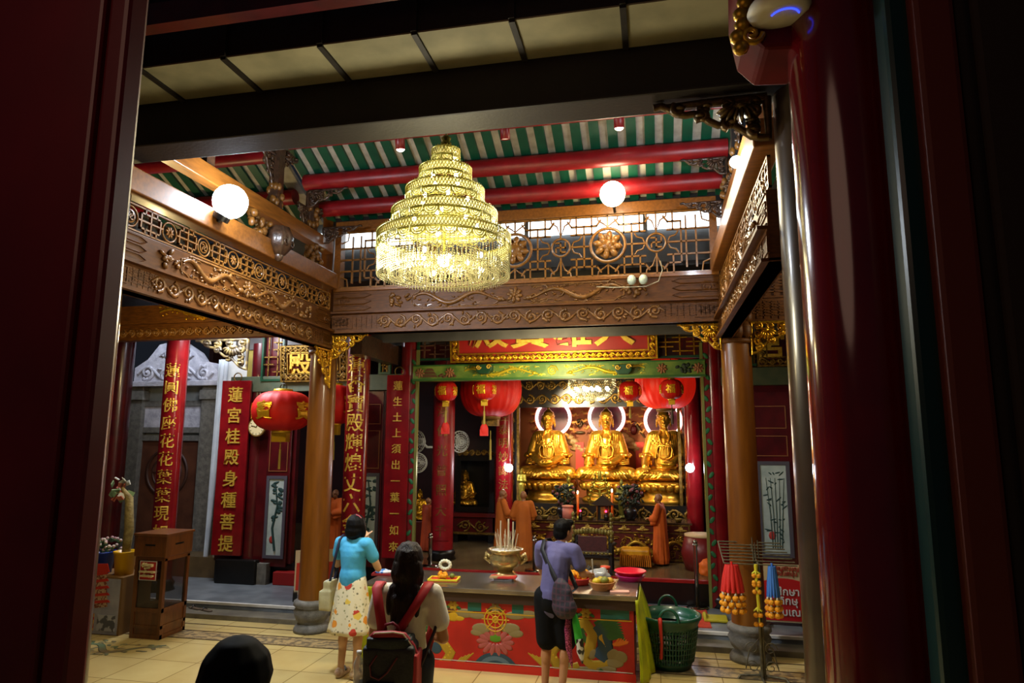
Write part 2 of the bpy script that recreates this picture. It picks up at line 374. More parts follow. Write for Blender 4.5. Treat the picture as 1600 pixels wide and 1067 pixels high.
# lit clerestory above the lintel wall
WIN = mat('lit_window', '#dfe8ee', .5, 0, emit='#dceaf2', power=3.2)
za, zb = P(940, 362, Y=9.3).z, P(940, 336, Y=9.3).z
for i in range(4):
    x0, x1 = -5.2+i*1.72, -5.2+(i+1)*1.72
    o = struct('window_%d' % (i+1), M().bx(x0+.03, x1-.03, 9.3, 9.34, za, zb), WIN)
    struct('window_frame', M().bx(x0-.03, x0+.03, 9.28, 9.36, za, zb), WHITE, o)
struct('wall_upper', M().bx(-5.6, 2.4, 9.36, 9.44, 3.9, 6.2), mat('grey_wall', '#5c5a5a', .7, 0, '#4c4a4a', 3))  # even grey wall behind the lattice
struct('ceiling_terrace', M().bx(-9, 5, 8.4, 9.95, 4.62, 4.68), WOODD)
# ---------------------------------------------------------------- court roof, sloping down towards the hall
SL = math.atan(.456); zr = lambda Y: 5.5+.456*(8.1-Y)
def roof(x0, x1, first):
    L = (8.3-3.6)/math.cos(SL); m = M().box(((x0+x1)/2, 5.95, zr(5.95)+.06), (x1-x0, L, .06), Matrix.Rotation(-SL, 3, 'X'))
    o = struct('ceiling_court' if first else 'ceiling_bay', m, CREAM); n = int((x1-x0)/.208)
    for i in range(n):
        x = x0+.1+.208*i; struct('rafter', M().box((x, 5.95, zr(5.95)+.012), (.112, L, .05), Matrix.Rotation(-SL, 3, 'X')), GREEN, o)
roof(-4.42, 1.06, True); roof(-8.6, -4.5, False); roof(1.14, 4.9, False)
def beam_x(name, label, y, z, x0, x1, r, mt, cat='beam'):
    o = solo(name, M().cyl((x0, 0, 0), (x1, 0, 0), r, n=20), mt, label, cat, (0, y, z))
for i, (py, Y, lb) in enumerate(((186, 6.95, 'round red roof purlin nearest the dark front beam, three red can spotlights under it'), (259, 7.42, 'round red roof purlin in the middle of the three under the striped ceiling'), (305, 7.86, 'round red roof purlin lowest and farthest of the three, just above the lattice'))):
    beam_x('purlin', lb, Y, P(800, py, Y=Y).z, -4.3, .9, .105, REDB)
for i, (Y, lb) in enumerate(((6.95, 'red purlin over the left bay behind the left flood lamp, upper one'), (7.6, 'red purlin over the left bay, lower one, seen between the roof posts'))): beam_x('purlin', lb, Y, zr(Y)-.13, -8.4, -4.55, .1, REDB)
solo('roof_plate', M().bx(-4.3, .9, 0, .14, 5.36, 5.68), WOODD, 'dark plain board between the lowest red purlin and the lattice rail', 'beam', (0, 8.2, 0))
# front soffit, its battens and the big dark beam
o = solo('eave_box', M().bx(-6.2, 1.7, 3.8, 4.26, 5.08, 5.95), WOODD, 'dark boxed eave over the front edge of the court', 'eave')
m = M().bx(-6.2, 1.7, 3.8, 4.25, 5.068, 5.079); s = obj('soffit_board', m, mat('cement_board', '#8a8468', .7, 0, '#6e6a52', 3, 5), o, 'stained pale cement board')
bt = [(235, 118), (352, 92), (500, 70), (648, 52), (800, 32), (973, 8)]
for px, py in bt:
    x = P(px, py, Z=5.07).x; obj('batten', M().bx(x-.02, x+.02, 3.79, 4.25, 5.05, 5.07), WOODD, o); obj('fascia_batten', M().bx(x-.02, x+.02, 3.775, 3.8, 5.07, 5.95), WOODD, o)
solo('roof_rail', M().bx(-6, 1.6, 3.5, 3.6, 0, .16), REDD, 'dim red rail along the top of the dark eave', 'rail', (0, 0, P(330, 25, Y=3.5).z))
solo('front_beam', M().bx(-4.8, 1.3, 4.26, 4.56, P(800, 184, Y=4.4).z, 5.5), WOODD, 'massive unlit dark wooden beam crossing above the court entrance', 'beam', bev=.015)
# ---------------------------------------------------------------- columns
BASE = [(0, .40), (.19, .40), (.235, .375), (.24, .33), (.205, .30), (.235, .25), (.2, .15), (.165, .11), (.2, .08), (.225, .04), (.225, 0), (0, 0)]
def main_col(loc, label, z1=3.6, r=.18, mt=COLW, mtb=STONE, cap=True):
    t = thing('timber_column', label, 'column', loc)
    obj('shaft', M().lathe([(r*1.04, .38), (r, 1.2), (r*.97, z1)], n=32), mt, t)
    obj('stone_base', M().lathe(BASE, n=32), mtb, t, 'grey stone drum base')
    obj('upper_shaft', M().lathe([(r*.55, z1), (r*.55, 5.6)], n=20), mt, t)
    if cap:
        m = M()
        for k in range(8):
            a = 2*PI*k/8; m.ell((r*.75*math.cos(a), r*.75*math.sin(a), z1+.12), (.085, .085, .13), None, 10); m.ell((r*.75*math.cos(a+.39), r*.75*math.sin(a+.39), z1+.3), (.08, .08, .11), None, 10)
        m.lathe([(0, z1-.03), (r*1.12, z1-.03), (r*1.12, z1+.02), (0, z1+.02)], n=24); obj('lotus_capital', m, WOOD, t, 'carved bulbous lotus capital')
CL = Vector((-4.38, 8.26, 0)); CR = Vector((.99, 8.26, 0))
main_col(CL, 'orange brown timber column on a stone base, left of the woman in blue')
main_col(CR, 'orange brown timber column on a stone base behind the garland rack')
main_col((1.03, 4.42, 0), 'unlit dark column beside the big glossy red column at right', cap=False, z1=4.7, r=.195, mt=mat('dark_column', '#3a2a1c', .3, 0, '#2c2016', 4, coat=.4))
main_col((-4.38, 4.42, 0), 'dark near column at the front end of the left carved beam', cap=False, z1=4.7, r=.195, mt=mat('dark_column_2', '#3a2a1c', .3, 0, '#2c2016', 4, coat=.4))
def red_col(loc, label, r, z0, z1, mt=RED, seat=True):
    t = thing('red_column', label, 'column', loc); obj('shaft', M().lathe([(r, z0), (r, z1)], n=32), mt, t)
    if seat: obj('base_ring', M().lathe([(0, z0+.16), (r*1.05, z0+.16), (r*1.25, z0+.1), (r*1.15, z0+.05), (r*1.3, z0), (0, z0)], n=28), BLACK, t, 'black stone base')
    return t
# hall front columns and green trims
for px, lb in ((638, 'red lacquer column at the left edge of the hall front, behind a narrow couplet board'), (1118, 'red lacquer column at the right edge of the hall front, next to the orange column')):
    red_col((P(px, 700, Y=10.1).x, 10.1, ZT), lb, .15, 0, 3.9)
for px, lb, s in ((650, 'slim green and gold door post with painted vine at the left of the hall opening', 1), (1101, 'slim green and gold door post with painted vine at the right of the hall opening', -1)):
    x = P(px, 700, Y=9.97).x; t = thing('door_post', lb, 'post', (x, 9.97, ZT)); obj('post_board', M().bx(-.1 if s > 0 else .02, -.02 if s > 0 else .1, -.02, .02, 0, 3.7), mat('post_red', '#6a1216', .35), t)
    obj('edge_strip', M().bx(-.02, .02, -.03, .03, 0, 3.7), mat('edge_gilt', '#8a8a4a', .3, .5), t); m = M()
    for i in range(22): m.ell((-s*(.06+.018*math.sin(i*2.1)), -.022, .25+i*.155), (.03, .006, .055), RY(.6*(-1)**i), 8)
    obj('painted_vine', m, mat('vine_green', '#1e5a30', .5), t, 'green leaf vine')
# interior columns with couplet lettering
def lettered_col(px, y, r, z0, z1, text, zt, zb, size, label, mt=RED, aim=True, off=.012, shade=None):
    c = Vector((P(px, 700, Y=y).x, y, z0)); t = red_col(c, label, r, 0, z1-z0, mt)
    d = Vector((0, 0, 0))-c; a = math.atan2(d.x, -d.y)*.55 if aim else aim  # face of the curved board
    n = len(text)
    m = M(); g = []
    for i in range(13):
        b = -PI/2-.85+1.7*i/12; g.append([((r+.015)*math.cos(b), (r+.015)*math.sin(b), zz-z0) for zz in (zb-size*.8, zt+size*.8)])
    m.sheet(g); e = obj('couplet_board', m, mt, t, 'curved red board'); e.rotation_euler = (0, 0, a)
    for i, ch in enumerate(text):
        z = zt+(zb-zt)*i/(n-1); q = glyph(ch, size, .008, off); q2 = M()
        q2.add([((r+.018-v[1]*.6)*math.sin(v[0]/(r+.018)), -(r+.018-v[1]*.6)*math.cos(v[0]/(r+.018)), v[2]) for v in q.v], q.f)
        e = obj('character', q2, shade or GOLDP, t, 'gold character'); e.location = (0, 0, z-z0); e.rotation_euler = (0, 0, a)
    return t
lettered_col(556, 9.25, .17, ZT, 4.3, '蓮香寶殿輝煌丈六金身', P(556, 569, Y=9.08).z, P(540, 850, Y=9.08).z, .28, 'red column with large gold characters, right beside the left orange column', off=.008)
lettered_col(266, 9.25, .17, ZT, 4.3, '蓮圓佛座花花葉葉現如來', P(270, 578, Y=9.08).z, P(240, 860, Y=9.08).z, .235, 'red column with gold characters behind the wooden donation cabinet', off=.004)
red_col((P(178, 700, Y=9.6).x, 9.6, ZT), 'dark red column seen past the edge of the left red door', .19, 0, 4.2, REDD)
lettered_col(693, 10.95, .185, ZH, 4.6, '心淨佛光普照大千', P(690, 612, Y=10.7).z, P(690, 830, Y=10.7).z, .2, 'inner hall red column with faint gold characters, behind the small left lantern', REDB, off=0, shade=GOLDD)
lettered_col(788, 12.3, .17, ZH, 4.8, '佳泰明妙諦法生眾', P(788, 650, Y=12.1).z, P(788, 800, Y=12.1).z, .2, 'inner hall red column with gold characters left of the golden statues', off=0, shade=GOLDD)
red_col((P(1083, 700, Y=12.3).x, 12.3, ZH), 'inner hall red column right of the golden statues, with a white lamp on it', .15, 0, 4.3)
# ---------------------------------------------------------------- hall front: painted beam, fretwork, plaques, couplet boards
zl0, zl1 = P(870, 593, Y=10).z, P(870, 567, Y=10).z; xa, xb = P(648, 592, Y=10).x, P(1102, 590, Y=10).x
GB = mat('painted_green_beam', '#4a6a2c', .4, 0, '#6e8438', 5, 3, sharp=.5)
t = thing('painted_lintel', 'green painted beam with gold dragons under the big red plaque', 'beam', ((xa+xb)/2, 9.98, (zl0+zl1)/2)); L = xb-xa; h = zl1-zl0
obj('beam_body', M().box((0, 0, 0), (L, .16, h)), GB, t, bev=.01)
obj('gilt_edge', M().box((0, -.082, -h/2+.02), (L, .012, .03)).box((0, -.082, h/2-.015), (L, .012, .02)), mat('edge_green', '#2c5a24', .4), t)
m = M(); m.join(dragon(1.25, h*.72, 4, 1, .018), TR(-.75, -.085, 0)); m.join(dragon(1.25, h*.72, 5, -1, .018), TR(.75, -.085, 0)); spiral(m, (0, 0), h*.34, 2, .012, .01, y=-.085)
obj('gold_dragons', m, mat('yellow_gilt', '#c8b22e', .35, .5), t, 'gold dragon pair')
for x, cc in ((-L/2+.12, '#8c5a3a'), (-1.62, '#8c5a3a'), (1.62, '#8c5a3a'), (L/2-.1, '#8c5a3a')):
    m = M(); lotus(m, (x, 0), .085, -.085); obj('flower_motif', m, mat('flower_tan', cc, .5), t, 'rust flower painting')
m = M()
for i in range(3): m.prism([(-.14+.03*i, i*.05-.07), (.14-.03*i, i*.05-.07), (.1-.03*i, i*.05-.03), (-.1+.03*i, i*.05-.03)], -.09, -.08, TR(-1.95, 0, 0))
for i in range(9): m.ell((-1.78+.05*i*.6, -.085, -.05+.02*math.sin(i*2)), (.03, .008, .02), None, 6)
obj('pagoda_motif', m, mat('motif_rust', '#5a3426', .5), t, 'painted pagoda and trees')
m = M()
for i in range(12): m.ell((1.95+.16*math.cos(i*2.4)*(i/12), -.085, .05*math.sin(i*2.4)), (.035, .008, .025), RY(i), 6)
obj('bird_motif', m, mat('motif_dark', '#1c2a20', .5), t, 'painted dark bird among leaves')
for px, lb in ((757, 'small green bracket block with gold knobs under the left part of the plaque'), (974, 'small green bracket block with gold knobs under the right part of the plaque')):
    c = P(px, 576, Y=9.82); t = thing('plaque_bracket', lb, 'bracket', c)
    m = M().prism([(-.13, .06), (.13, .06), (.12, -.03), (.07, -.08), (-.07, -.08), (-.12, -.03)], -.06, .1); obj('block', m, mat('bracket_green', '#123c26', .4), t, bev=.01)
    for s in (-1, 1): obj('gold_scroll', spiral(M(), (s*.08, .02), .04, 1.3, .012, .01, 0, s, -.07), GOLDP, t)
def fretpanel(px0, px1, py0, py1, Y, label, wood=GOLDD, frm=None, back=REDD):
    a, b = P(px0, py1, Y=Y), P(px1, py0, Y=Y); L, h = b.x-a.x, b.z-a.z; t = thing('fret_panel', label, 'panel', ((a.x+b.x)/2, Y, (a.z+b.z)/2))
    obj('panel_frame', frame(L, h, .035, .06), frm or mat('frame_green', '#123c26', .4), t); obj('key_fret', fret(L-.07, h-.07, .018), wood, t, 'gilt key fret slats'); obj('back_board', M().box((0, .06, 0), (L, .02, h)), back, t)
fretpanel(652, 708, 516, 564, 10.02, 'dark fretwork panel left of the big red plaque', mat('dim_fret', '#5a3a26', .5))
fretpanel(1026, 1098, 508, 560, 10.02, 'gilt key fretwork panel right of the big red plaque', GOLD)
fretpanel(1172, 1188, 520, 572, 10.0, 'narrow fretwork strip right of the right orange column')
fretpanel(592, 612, 545, 585, 10.0, 'small gilt lattice between the red columns at left')
fretpanel(408, 447, 520, 596, 10.0, 'dim lattice panel above the red oval lantern')
def plaque(px0, px1, py1, Y, h, label, text, size, frm=GOLD, tilt=.16, field=REDS, seed=3, step=.64, drop=0):
    a, b = P(px0, py1, Y=Y), P(px1, py1, Y=Y); L = b.x-a.x; t = thing('name_plaque', label, 'sign', ((a.x+b.x)/2, Y, a.z)); t.rotation_euler = (tilt, 0, 0)
    obj('field', M().box((0, .02, h/2), (L, .05, h)), field, t, 'red lacquer field')
    m = M().join(frame(L, h, .028, .09), TR(0, 0, h/2)).join(frame(L-.24, h-.24, .022, .08), TR(0, 0, h/2))
    m.join(scroll_band(L-.1, .1, seed, .017), TR(0, -.03, .07)).join(scroll_band(L-.1, .1, seed+1, .017), TR(0, -.03, h-.07))
    for s in (-1, 1): m.join(scroll_band(h-.1, .1, seed+2, .017), TR(s*(L/2-.07), -.03, h/2) @ RY(PI/2))
    obj('carved_frame', m, frm, t, 'gilt carved frame'); n = len(text)
    for i, ch in enumerate(text): obj('character', glyph(ch, size, .02, .016), GOLDP, t, 'gold character').location = ((i-(n-1)/2)*step, -.02, h/2+drop)
plaque(705, 1028, 567, 9.9, 1.02, 'large red plaque with gold characters in a gilt frame, over the hall opening', '殿寶雄大', .62, drop=-.01)
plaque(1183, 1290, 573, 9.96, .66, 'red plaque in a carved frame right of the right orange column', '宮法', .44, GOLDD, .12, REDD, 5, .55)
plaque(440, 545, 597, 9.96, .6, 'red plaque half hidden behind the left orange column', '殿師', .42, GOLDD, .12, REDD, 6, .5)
def couplet(px0, px1, py0, py1, Y, text, size, label, t0, t1, rz=0, chain=True, off=.009):
    a, b = P(px0, (py0+py1)/2, Y=Y), P(px1, (py0+py1)/2, Y=Y); cx = (a.x+b.x)/2; z1 = P((px0+px1)/2, py0, Y=Y).z; z0 = P((px0+px1)/2, py1, Y=Y).z
    t = thing('couplet_board', label, 'sign', (cx, Y, z0), rz); L = (b.x-a.x)*.97; h = z1-z0
    obj('board', M().box((0, 0, h/2), (L, .05, h)), RED, t, bev=.006); n = len(text)
    for i, ch in enumerate(text): obj('character', glyph(ch, size, .01, off), GOLDP, t, 'gold character').location = (0, -.035, P(px0, t0, Y=Y).z-z0+(P(px0, t1, Y=Y).z-P(px0, t0, Y=Y).z)*i/(n-1))
    if chain: ring(m2 := M(), (0, h+.06), .07, .01, 0, 14); obj('hanger', m2, GOLDD, t, 'brass hanging ring')
couplet(340, 385, 595, 868, 9.92, '蓮宮桂殿身種菩提', .27, 'wide red couplet board with eight gold characters left of the oval lantern', 617, 848, .06)
couplet(601, 638, 586, 872, 9.9, '蓮生土上須出一葉一如來', .155, 'narrow red couplet board hung on the left column of the hall front', 603, 853, .05, off=.004)
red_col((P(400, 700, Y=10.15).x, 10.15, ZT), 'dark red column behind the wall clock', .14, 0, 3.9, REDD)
# painted door panels on the side walls
def door_panel(px0, px1, py0, py1, label, pic):
    Y = YF; a, b = P(px0, py1, Y=Y), P(px1, py0, Y=Y); L, h = b.x-a.x, b.z-a.z; t = thing('painted_door', label, 'door', ((a.x+b.x)/2, Y, a.z))
    obj('leaf', M().bx(-L/2, L/2, -.03, .02, 0, h), REDD, t, bev=.004)
    for z0, z1 in ((1.5, h-.62), (h-.52, h-.2)): obj('gilt_line', M().join(frame(L*.78, z1-z0, .012, .012), TR(0, -.035, (z0+z1)/2)), mat('thin_gilt', '#7a4a2a', .4), t)
    ph, pw = 1.2, L*.62; obj('picture_frame', M().join(frame(pw+.1, ph+.1, .05, .04), TR(0, -.035, .78)), mat('grey_frame', '#4a4650', .4), t, 'dark grey picture frame')
    e = obj('picture', M().box((0, -.034, .78), (pw, .012, ph)), mat('picture_ground', '#a9b3ae', .5, 0, '#8f9c98', 6), t, 'pale painted panel of '+pic)
    m = M(); rg = random.Random(px0)
    if pic == 'pines':
        m.tube([(.02, -.042, .25), (-.04, -.042, .6), (.03, -.042, .95), (-.02, -.042, 1.3)], [.022, .02, .016, .01], 6)
        for i in range(26): m.ell((rg.uniform(-pw*.42, pw*.42), -.042, rg.uniform(.55, 1.35)), (rg.uniform(.03, .07), .006, rg.uniform(.015, .035)), RY(rg.uniform(-.4, .4)), 7)
    else:
        for i in range(5): m.tube([(-.05+.03*i, -.042, .25), (-.06+.04*i, -.042, .7), (-.1+.06*i, -.042, 1.2)], [.008, .007, .004], 4)
        for i in range(30): m.ell((rg.uniform(-pw*.42, pw*.42), -.042, rg.uniform(.3, 1.3)), (rg.uniform(.02, .05), .005, .01), RY(rg.uniform(-1, 1)), 6)
    obj('painting', m, mat('ink_green', '#1e3a38', .6), e); 
    m = M().ell((-pw*.15, -.042, .42), (.05, .005, .06), None, 8); obj('blossom', m, mat('ink_red', '#a03028', .6), e)
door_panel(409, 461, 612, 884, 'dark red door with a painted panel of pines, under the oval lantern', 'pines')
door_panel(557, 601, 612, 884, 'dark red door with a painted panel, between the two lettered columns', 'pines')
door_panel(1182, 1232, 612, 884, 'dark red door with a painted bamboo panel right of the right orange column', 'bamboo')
# ---------------------------------------------------------------- carved beams round the court
RELIEF = mat('relief_wood', '#744a18', .4, 0, '#56350e', 18, 3, .15, 60, coat=.15)
def carved_beam(label, loc, rz, L, lat_units, full):
    t = thing('carved_beam', label, 'beam', loc, rz); h1, h2 = (.27, .29) if full else (.235, .26)
    obj('lower_board', M().box((0, .06, h1/2), (L, .14, h1)), WOOD, t, bev=.008)
    obj('upper_board', M().box((0, .06, h1+.015+h2/2), (L, .12, h2)), WOOD, t, bev=.006)
    obj('ledge', M().box((0, .03, h1+.006), (L, .2, .026)).box((0, .04, .012), (L, .19, .024)), WOOD, t)
    m = M().join(scroll_band(L*.74, h1*.84, 3, .015), TR(0, -.012, h1/2+.01)); obj('scroll_carving', m, RELIEF, t)
    m = M()
    for s in (-1, 1):
        m.join(fret(L*.1, h1*.6, .012), TR(s*L*.4, -.008, h1/2+.01)); m.join(frame(L*.07, h1*.62, .012, .02), TR(s*L*.475, -.008, h1/2+.01))
        m.join(fret(L*.05, h1*.4, .008), TR(s*L*.475, -.006, h1/2+.01))
    obj('fret_carving', m, WOOD, t)
    zc = h1+.015+h2/2; m = M(); q = L*.55
    m.join(dragon(q*.48, h2*.95, 7, 1, .022), TR(-q*.25, -.006, zc)); m.join(dragon(q*.48, h2*.95, 8, -1, .022), TR(q*.25, -.006, zc)); lotus(m, (0, zc), h2*.4, -.008); obj('dragon_carving', m, RELIEF, t)
    m = M(); e = h2*.42; out = [(-q/2+.12, e), (q/2-.12, e), (q/2-.08, e*.7), (q/2, e*.5), (q/2, -e*.5), (q/2-.08, -e*.7), (q/2-.12, -e), (-q/2+.12, -e), (-q/2+.08, -e*.7), (-q/2, -e*.5), (-q/2, e*.5), (-q/2+.08, e*.7)]
    m.tube([(x, -.004, zc+z) for x, z in out], .009, 5, True); obj('cartouche', m, RELIEF, t)
    m = M(); rg = random.Random(int(L*10))
    for s in (-1, 1):
        for i in range(16): m.ell((s*(q/2+.16+rg.uniform(-.13, .13)), -.012, zc+rg.uniform(-.08, .08)), (rg.uniform(.015, .05), .022, rg.uniform(.012, .03)), RY(rg.uniform(-1, 1)), 7)
    obj('figure_carving', m, RELIEF, t)
    m = M()
    for s in (-1, 1):
        x = s*L*.44
        for i in range(3): m.tube([(x+s*L*.055, -.004, zc+h2*(.3-.3*i)+h2*.12), (x-s*L*.03, -.004, zc+h2*(.3-.3*i)+h2*.12), (x-s*L*.05, -.004, zc+h2*(.3-.3*i)), (x-s*L*.03, -.004, zc+h2*(.3-.3*i)-h2*.12), (x+s*L*.055, -.004, zc+h2*(.3-.3*i)-h2*.12)], .008, 4)
        spiral(m, (x+s*L*.03, zc), h2*.3, 2, .01, .01)
    obj('end_carving', m, WOOD, t); return t, h1+.015+h2
# the beam across the court, with its lattice
ZB, YB, XA, XB = P(825, 512, Y=8.1).z, 8.1, -4.2, .82; LB = XB-XA
t, ht = carved_beam('wide carved beam with lattice crossing the court above the hall plaque', ((XA+XB)/2, YB, ZB), 0, LB, 4, True)
zt0, zt1 = P(825, 437, Y=8.1).z-ZB, P(825, 343, Y=8.1).z-ZB; zm = (zt0+zt1)/2; hh = zt1-zt0
obj('bottom_rail', M().box((0, .05, (ht+zt0)/2), (LB, .13, zt0-ht)), WOODP, t, bev=.006); obj('top_rail', M().box((0, .05, zt1+.07), (LB, .13, .14)), WOODP, t, bev=.006)
m = M()
for s in (-1, 1): m.box((s*(LB/2-.045), .05, zm), (.09, .13, hh+.02))
obj('end_stile', m, WOODP, t)
LAT = mat('lattice_wood', '#8e5e24', .38, 0, '#744a18', 12, 3, coat=.3)
m = M(); hw = LB/2-.09; u = 1.19; g = []
for s in (-1, 1): g += [(-hw, zm+s*hh*.485, hw, zm+s*hh*.485)]
cs = [(-u*1.5, 0), (-u, 1), (-u*.5, 0), (0, 1), (u*.5, 0), (u, 1), (u*1.5, 0)]
for x, big in cs:
    R = hh*.27 if big else hh*.145
    for k in (-1, 1):                                       # rails between the rounds
        for z in (0, .2, -.2): g.append((x+k*(R+.02 if z == 0 or not big else R*.9), zm+hh*z, x+k*u*.25, zm+hh*z))
        for zz in (.33, -.33): g.append((x+k*.14, zm+hh*zz, x+k*u*.25, zm+hh*zz)); g.append((x+k*.14, zm+hh*zz, x+k*.09, zm+hh*(.42 if zz > 0 else -.42)))
        g.append((x+k*.2, zm+hh*.2, x+k*.2, zm+hh*.5)); g.append((x+k*.2, zm-hh*.2, x+k*.2, zm-hh*.5))
        if k > 0 or x == cs[0][0]: g.append((x+k*u*.25, zm-hh*.33, x+k*u*.25, zm+hh*.33))
        if not big:
            o2 = [(R+.03, 0), (.17, .06), (.2, .0)]
            m.tube([(x+k*(R+.02), .03, zm), (x+k*(R+.05), .03, zm+.07), (x+k*(R+.12), .03, zm+.09), (x+k*(R+.15), .03, zm+.14)], .011, 5); m.tube([(x+k*(R+.02), .03, zm), (x+k*(R+.05), .03, zm-.07), (x+k*(R+.12), .03, zm-.09), (x+k*(R+.15), .03, zm-.14)], .011, 5)
    for k in (-1, 1): g.append((x, zm+k*R, x, zm+k*hh*.5)); m.tube([(x-.13, .03, zm+k*hh*.5), (x-.12, .03, zm+k*hh*.42), (x-.05, .03, zm+k*hh*.36), (x, .03, zm+k*(R+.03)), (x+.05, .03, zm+k*hh*.36), (x+.12, .03, zm+k*hh*.42), (x+.13, .03, zm+k*hh*.5)], .011, 5)
for k in (-1, 1):
    for z in (-.2, 0, .2): g.append((k*u*1.75, zm+z*hh, k*hw, zm+z*hh))
    for x in (u*1.8, u*1.9): g.append((k*x, zm-hh*.4, k*x, zm+hh*.4))
    m.tube([(k*hw, .03, zm+hh*.3), (k*(hw-.08), .03, zm+hh*.34), (k*(hw-.1), .03, zm+hh*.5)], .011, 5); m.tube([(k*hw, .03, zm-hh*.3), (k*(hw-.08), .03, zm-hh*.34), (k*(hw-.1), .03, zm-hh*.5)], .011, 5)
m.join(bars(g, .02, .03), TR(0, .03, 0)); obj('lattice', m, LAT, t)
for x, big in cs:
    m = M()
    if big: ring(m, (x, zm), hh*.27, .02, .01, 32, 6); lotus(m, (x, zm), hh*.25, .0); m.tube([(x, .03, zm), (x, .035, zm)], hh*.2, 20); m.ell((x, .0, zm), (hh*.1, .05, hh*.11)); obj('lotus_medallion', m, LAT, t)
    else: ring(m, (x, zm), hh*.145, .014, .015, 24, 6); manji(m, (x, zm), hh*.075, .018, .03, .015); obj('round_emblem', m, LAT, t)
# side beams: lower carved frames with small lattice, plank above
def side_beam(label, X, sgn, y0, y1):
    L = y1-y0; rz = sgn*PI/2; zb = 3.62
    t, ht = carved_beam(label, (X, (y0+y1)/2, zb), rz, L, 7, False); z0 = ht+.02; h = .22; n = 8; s = L/n; m = M(); md = M()
    g = [(-L/2, z0, L/2, z0), (-L/2, z0+h, L/2, z0+h)]
    for i in range(n+1): g.append((-L/2+s*i, z0, -L/2+s*i, z0+h))
    for i in range(n):
        x = -L/2+s*(i+.5); c = z0+h/2; ring(m, (x, c), h*.4, .009, .03, 18, 5)
        if i % 2: lotus(md, (x, c), h*.26, .03)
        else: ring(m, (x, c), h*.24, .008, .03, 14, 4); manji(m, (x, c), h*.12, .012, .02, .03)
        for k in (-1, 1):
            for z in (-.3, .3): g += [(x+k*s*.46, c+h*z, x+k*s*.26, c+h*z), (x+k*s*.26, c+h*z, x+k*s*.26, c+h*z*.2), (x+k*s*.36, c+h*z, x+k*s*.36, c+h*z*1.6)]
            g.append((x+k*s*.2, c, x+k*s*.48, c))
    m.join(bars(g, .014, .025), TR(0, .03, 0)); obj('lattice', m, LAT, t); obj('lotus_medallion', md, LAT, t)
    obj('back_board', M().box((0, .16, z0+h/2), (L, .02, h)), WOODD, t)
    obj('plank', M().box((-.0, .03, z0+h+.17), (L+.06, .2, .21)), WOODP, t, 'smooth wide plank along the top', bev=.012); return t
side_beam('long carved side beam with small lattice running along the left of the court', -4.2, 1, 4.3, 8.05)
side_beam('carved side beam seen almost end on at the right of the court', .8, -1, 4.63, 8.05)
# upper beams and roof posts over the side beams
for X, sg, side in ((-4.3, 1, 'left'), (.92, -1, 'right')):
    solo('upper_beam', M().bx(-.07, .07, -1.9, 1.9, -.09, .09), WOODP, 'short upper beam carrying the roof posts on the %s side of the court' % side, 'beam', (X, 6.2, 5.03), bev=.01)
    for i, (Y, d) in enumerate(((5.5, 'nearest'), (6.75, 'middle'), (7.6, 'farthest'))):
        t = thing('roof_post', 'carved roof post on the %s upper beam, %s of the three' % (side, d), 'post', (X, Y, 5.12)); h = zr(Y)-5.17
        obj('post', M().bx(-.06, .06, -.06, .06, 0, h), WOODD if side == 'right' else CARVD, t); m = M(); rg = random.Random(i+3)
        for k in range(14): a = rg.uniform(0, 6.28); m.ell((.075*math.cos(a), .075*math.sin(a), rg.uniform(.03, .3)), (.035, .035, .05), None, 7)
        obj('lotus_foot', m, RELIEF, t); m = M().join(corbel(.42, .26, i+5, .018), RZ(PI/2) @ TR(.05, 0, h-.16)); m.join(corbel(.3, .42, i+8, .018), RZ(-PI/2) @ TR(.05, 0, h-.3))
        obj('carved_wing', m, CARVD, t, 'dark carved scroll wing')
# hanging melon carving and small figures between plank and upper beam
t = thing('melon_carving', 'dark bell shaped carved pendant on the left upper beam beside the bright flood lamp', 'carving', P(437, 377, X=-4.1)); m = M()
m.lathe([(0, .16), (.1, .16), (.14, .06), (.13, -.06), (.06, -.16), (0, -.17)], n=24, mod=lambda a, z: 1+.12*math.cos(a*8)); m.ell((.0, 0, -.17), (.05, .05, .07)); obj('pendant', m, CARVD, t)
m = M()
for s in (-1, 1): spiral(m, (s*.06, -.02), .06, 1.4, .012, .01, PI/2, s, 0)
m2 = M().join(m, TR(.12, 0, 0) @ RZ(PI/2)); obj('scroll', m2, CARVD, t)
for i, (px, py, lb) in enumerate(((490, 398, 'small cluster of carved wooden figures above the left plank, next to the column'), (405, 350, 'small carved wooden flower cluster just right of the bright left flood lamp'))):
    m = M(); rg = random.Random(i)
    for k in range(34): m.ell((rg.uniform(-.08, .05), rg.uniform(-.17, .17), rg.uniform(-.15, .13)), (rg.uniform(.02, .05), rg.uniform(.02, .05), rg.uniform(.02, .06)), None, 7)
    solo('figure_carving', m, RELIEF, lb, 'carving', P(px, py, X=-4.2))
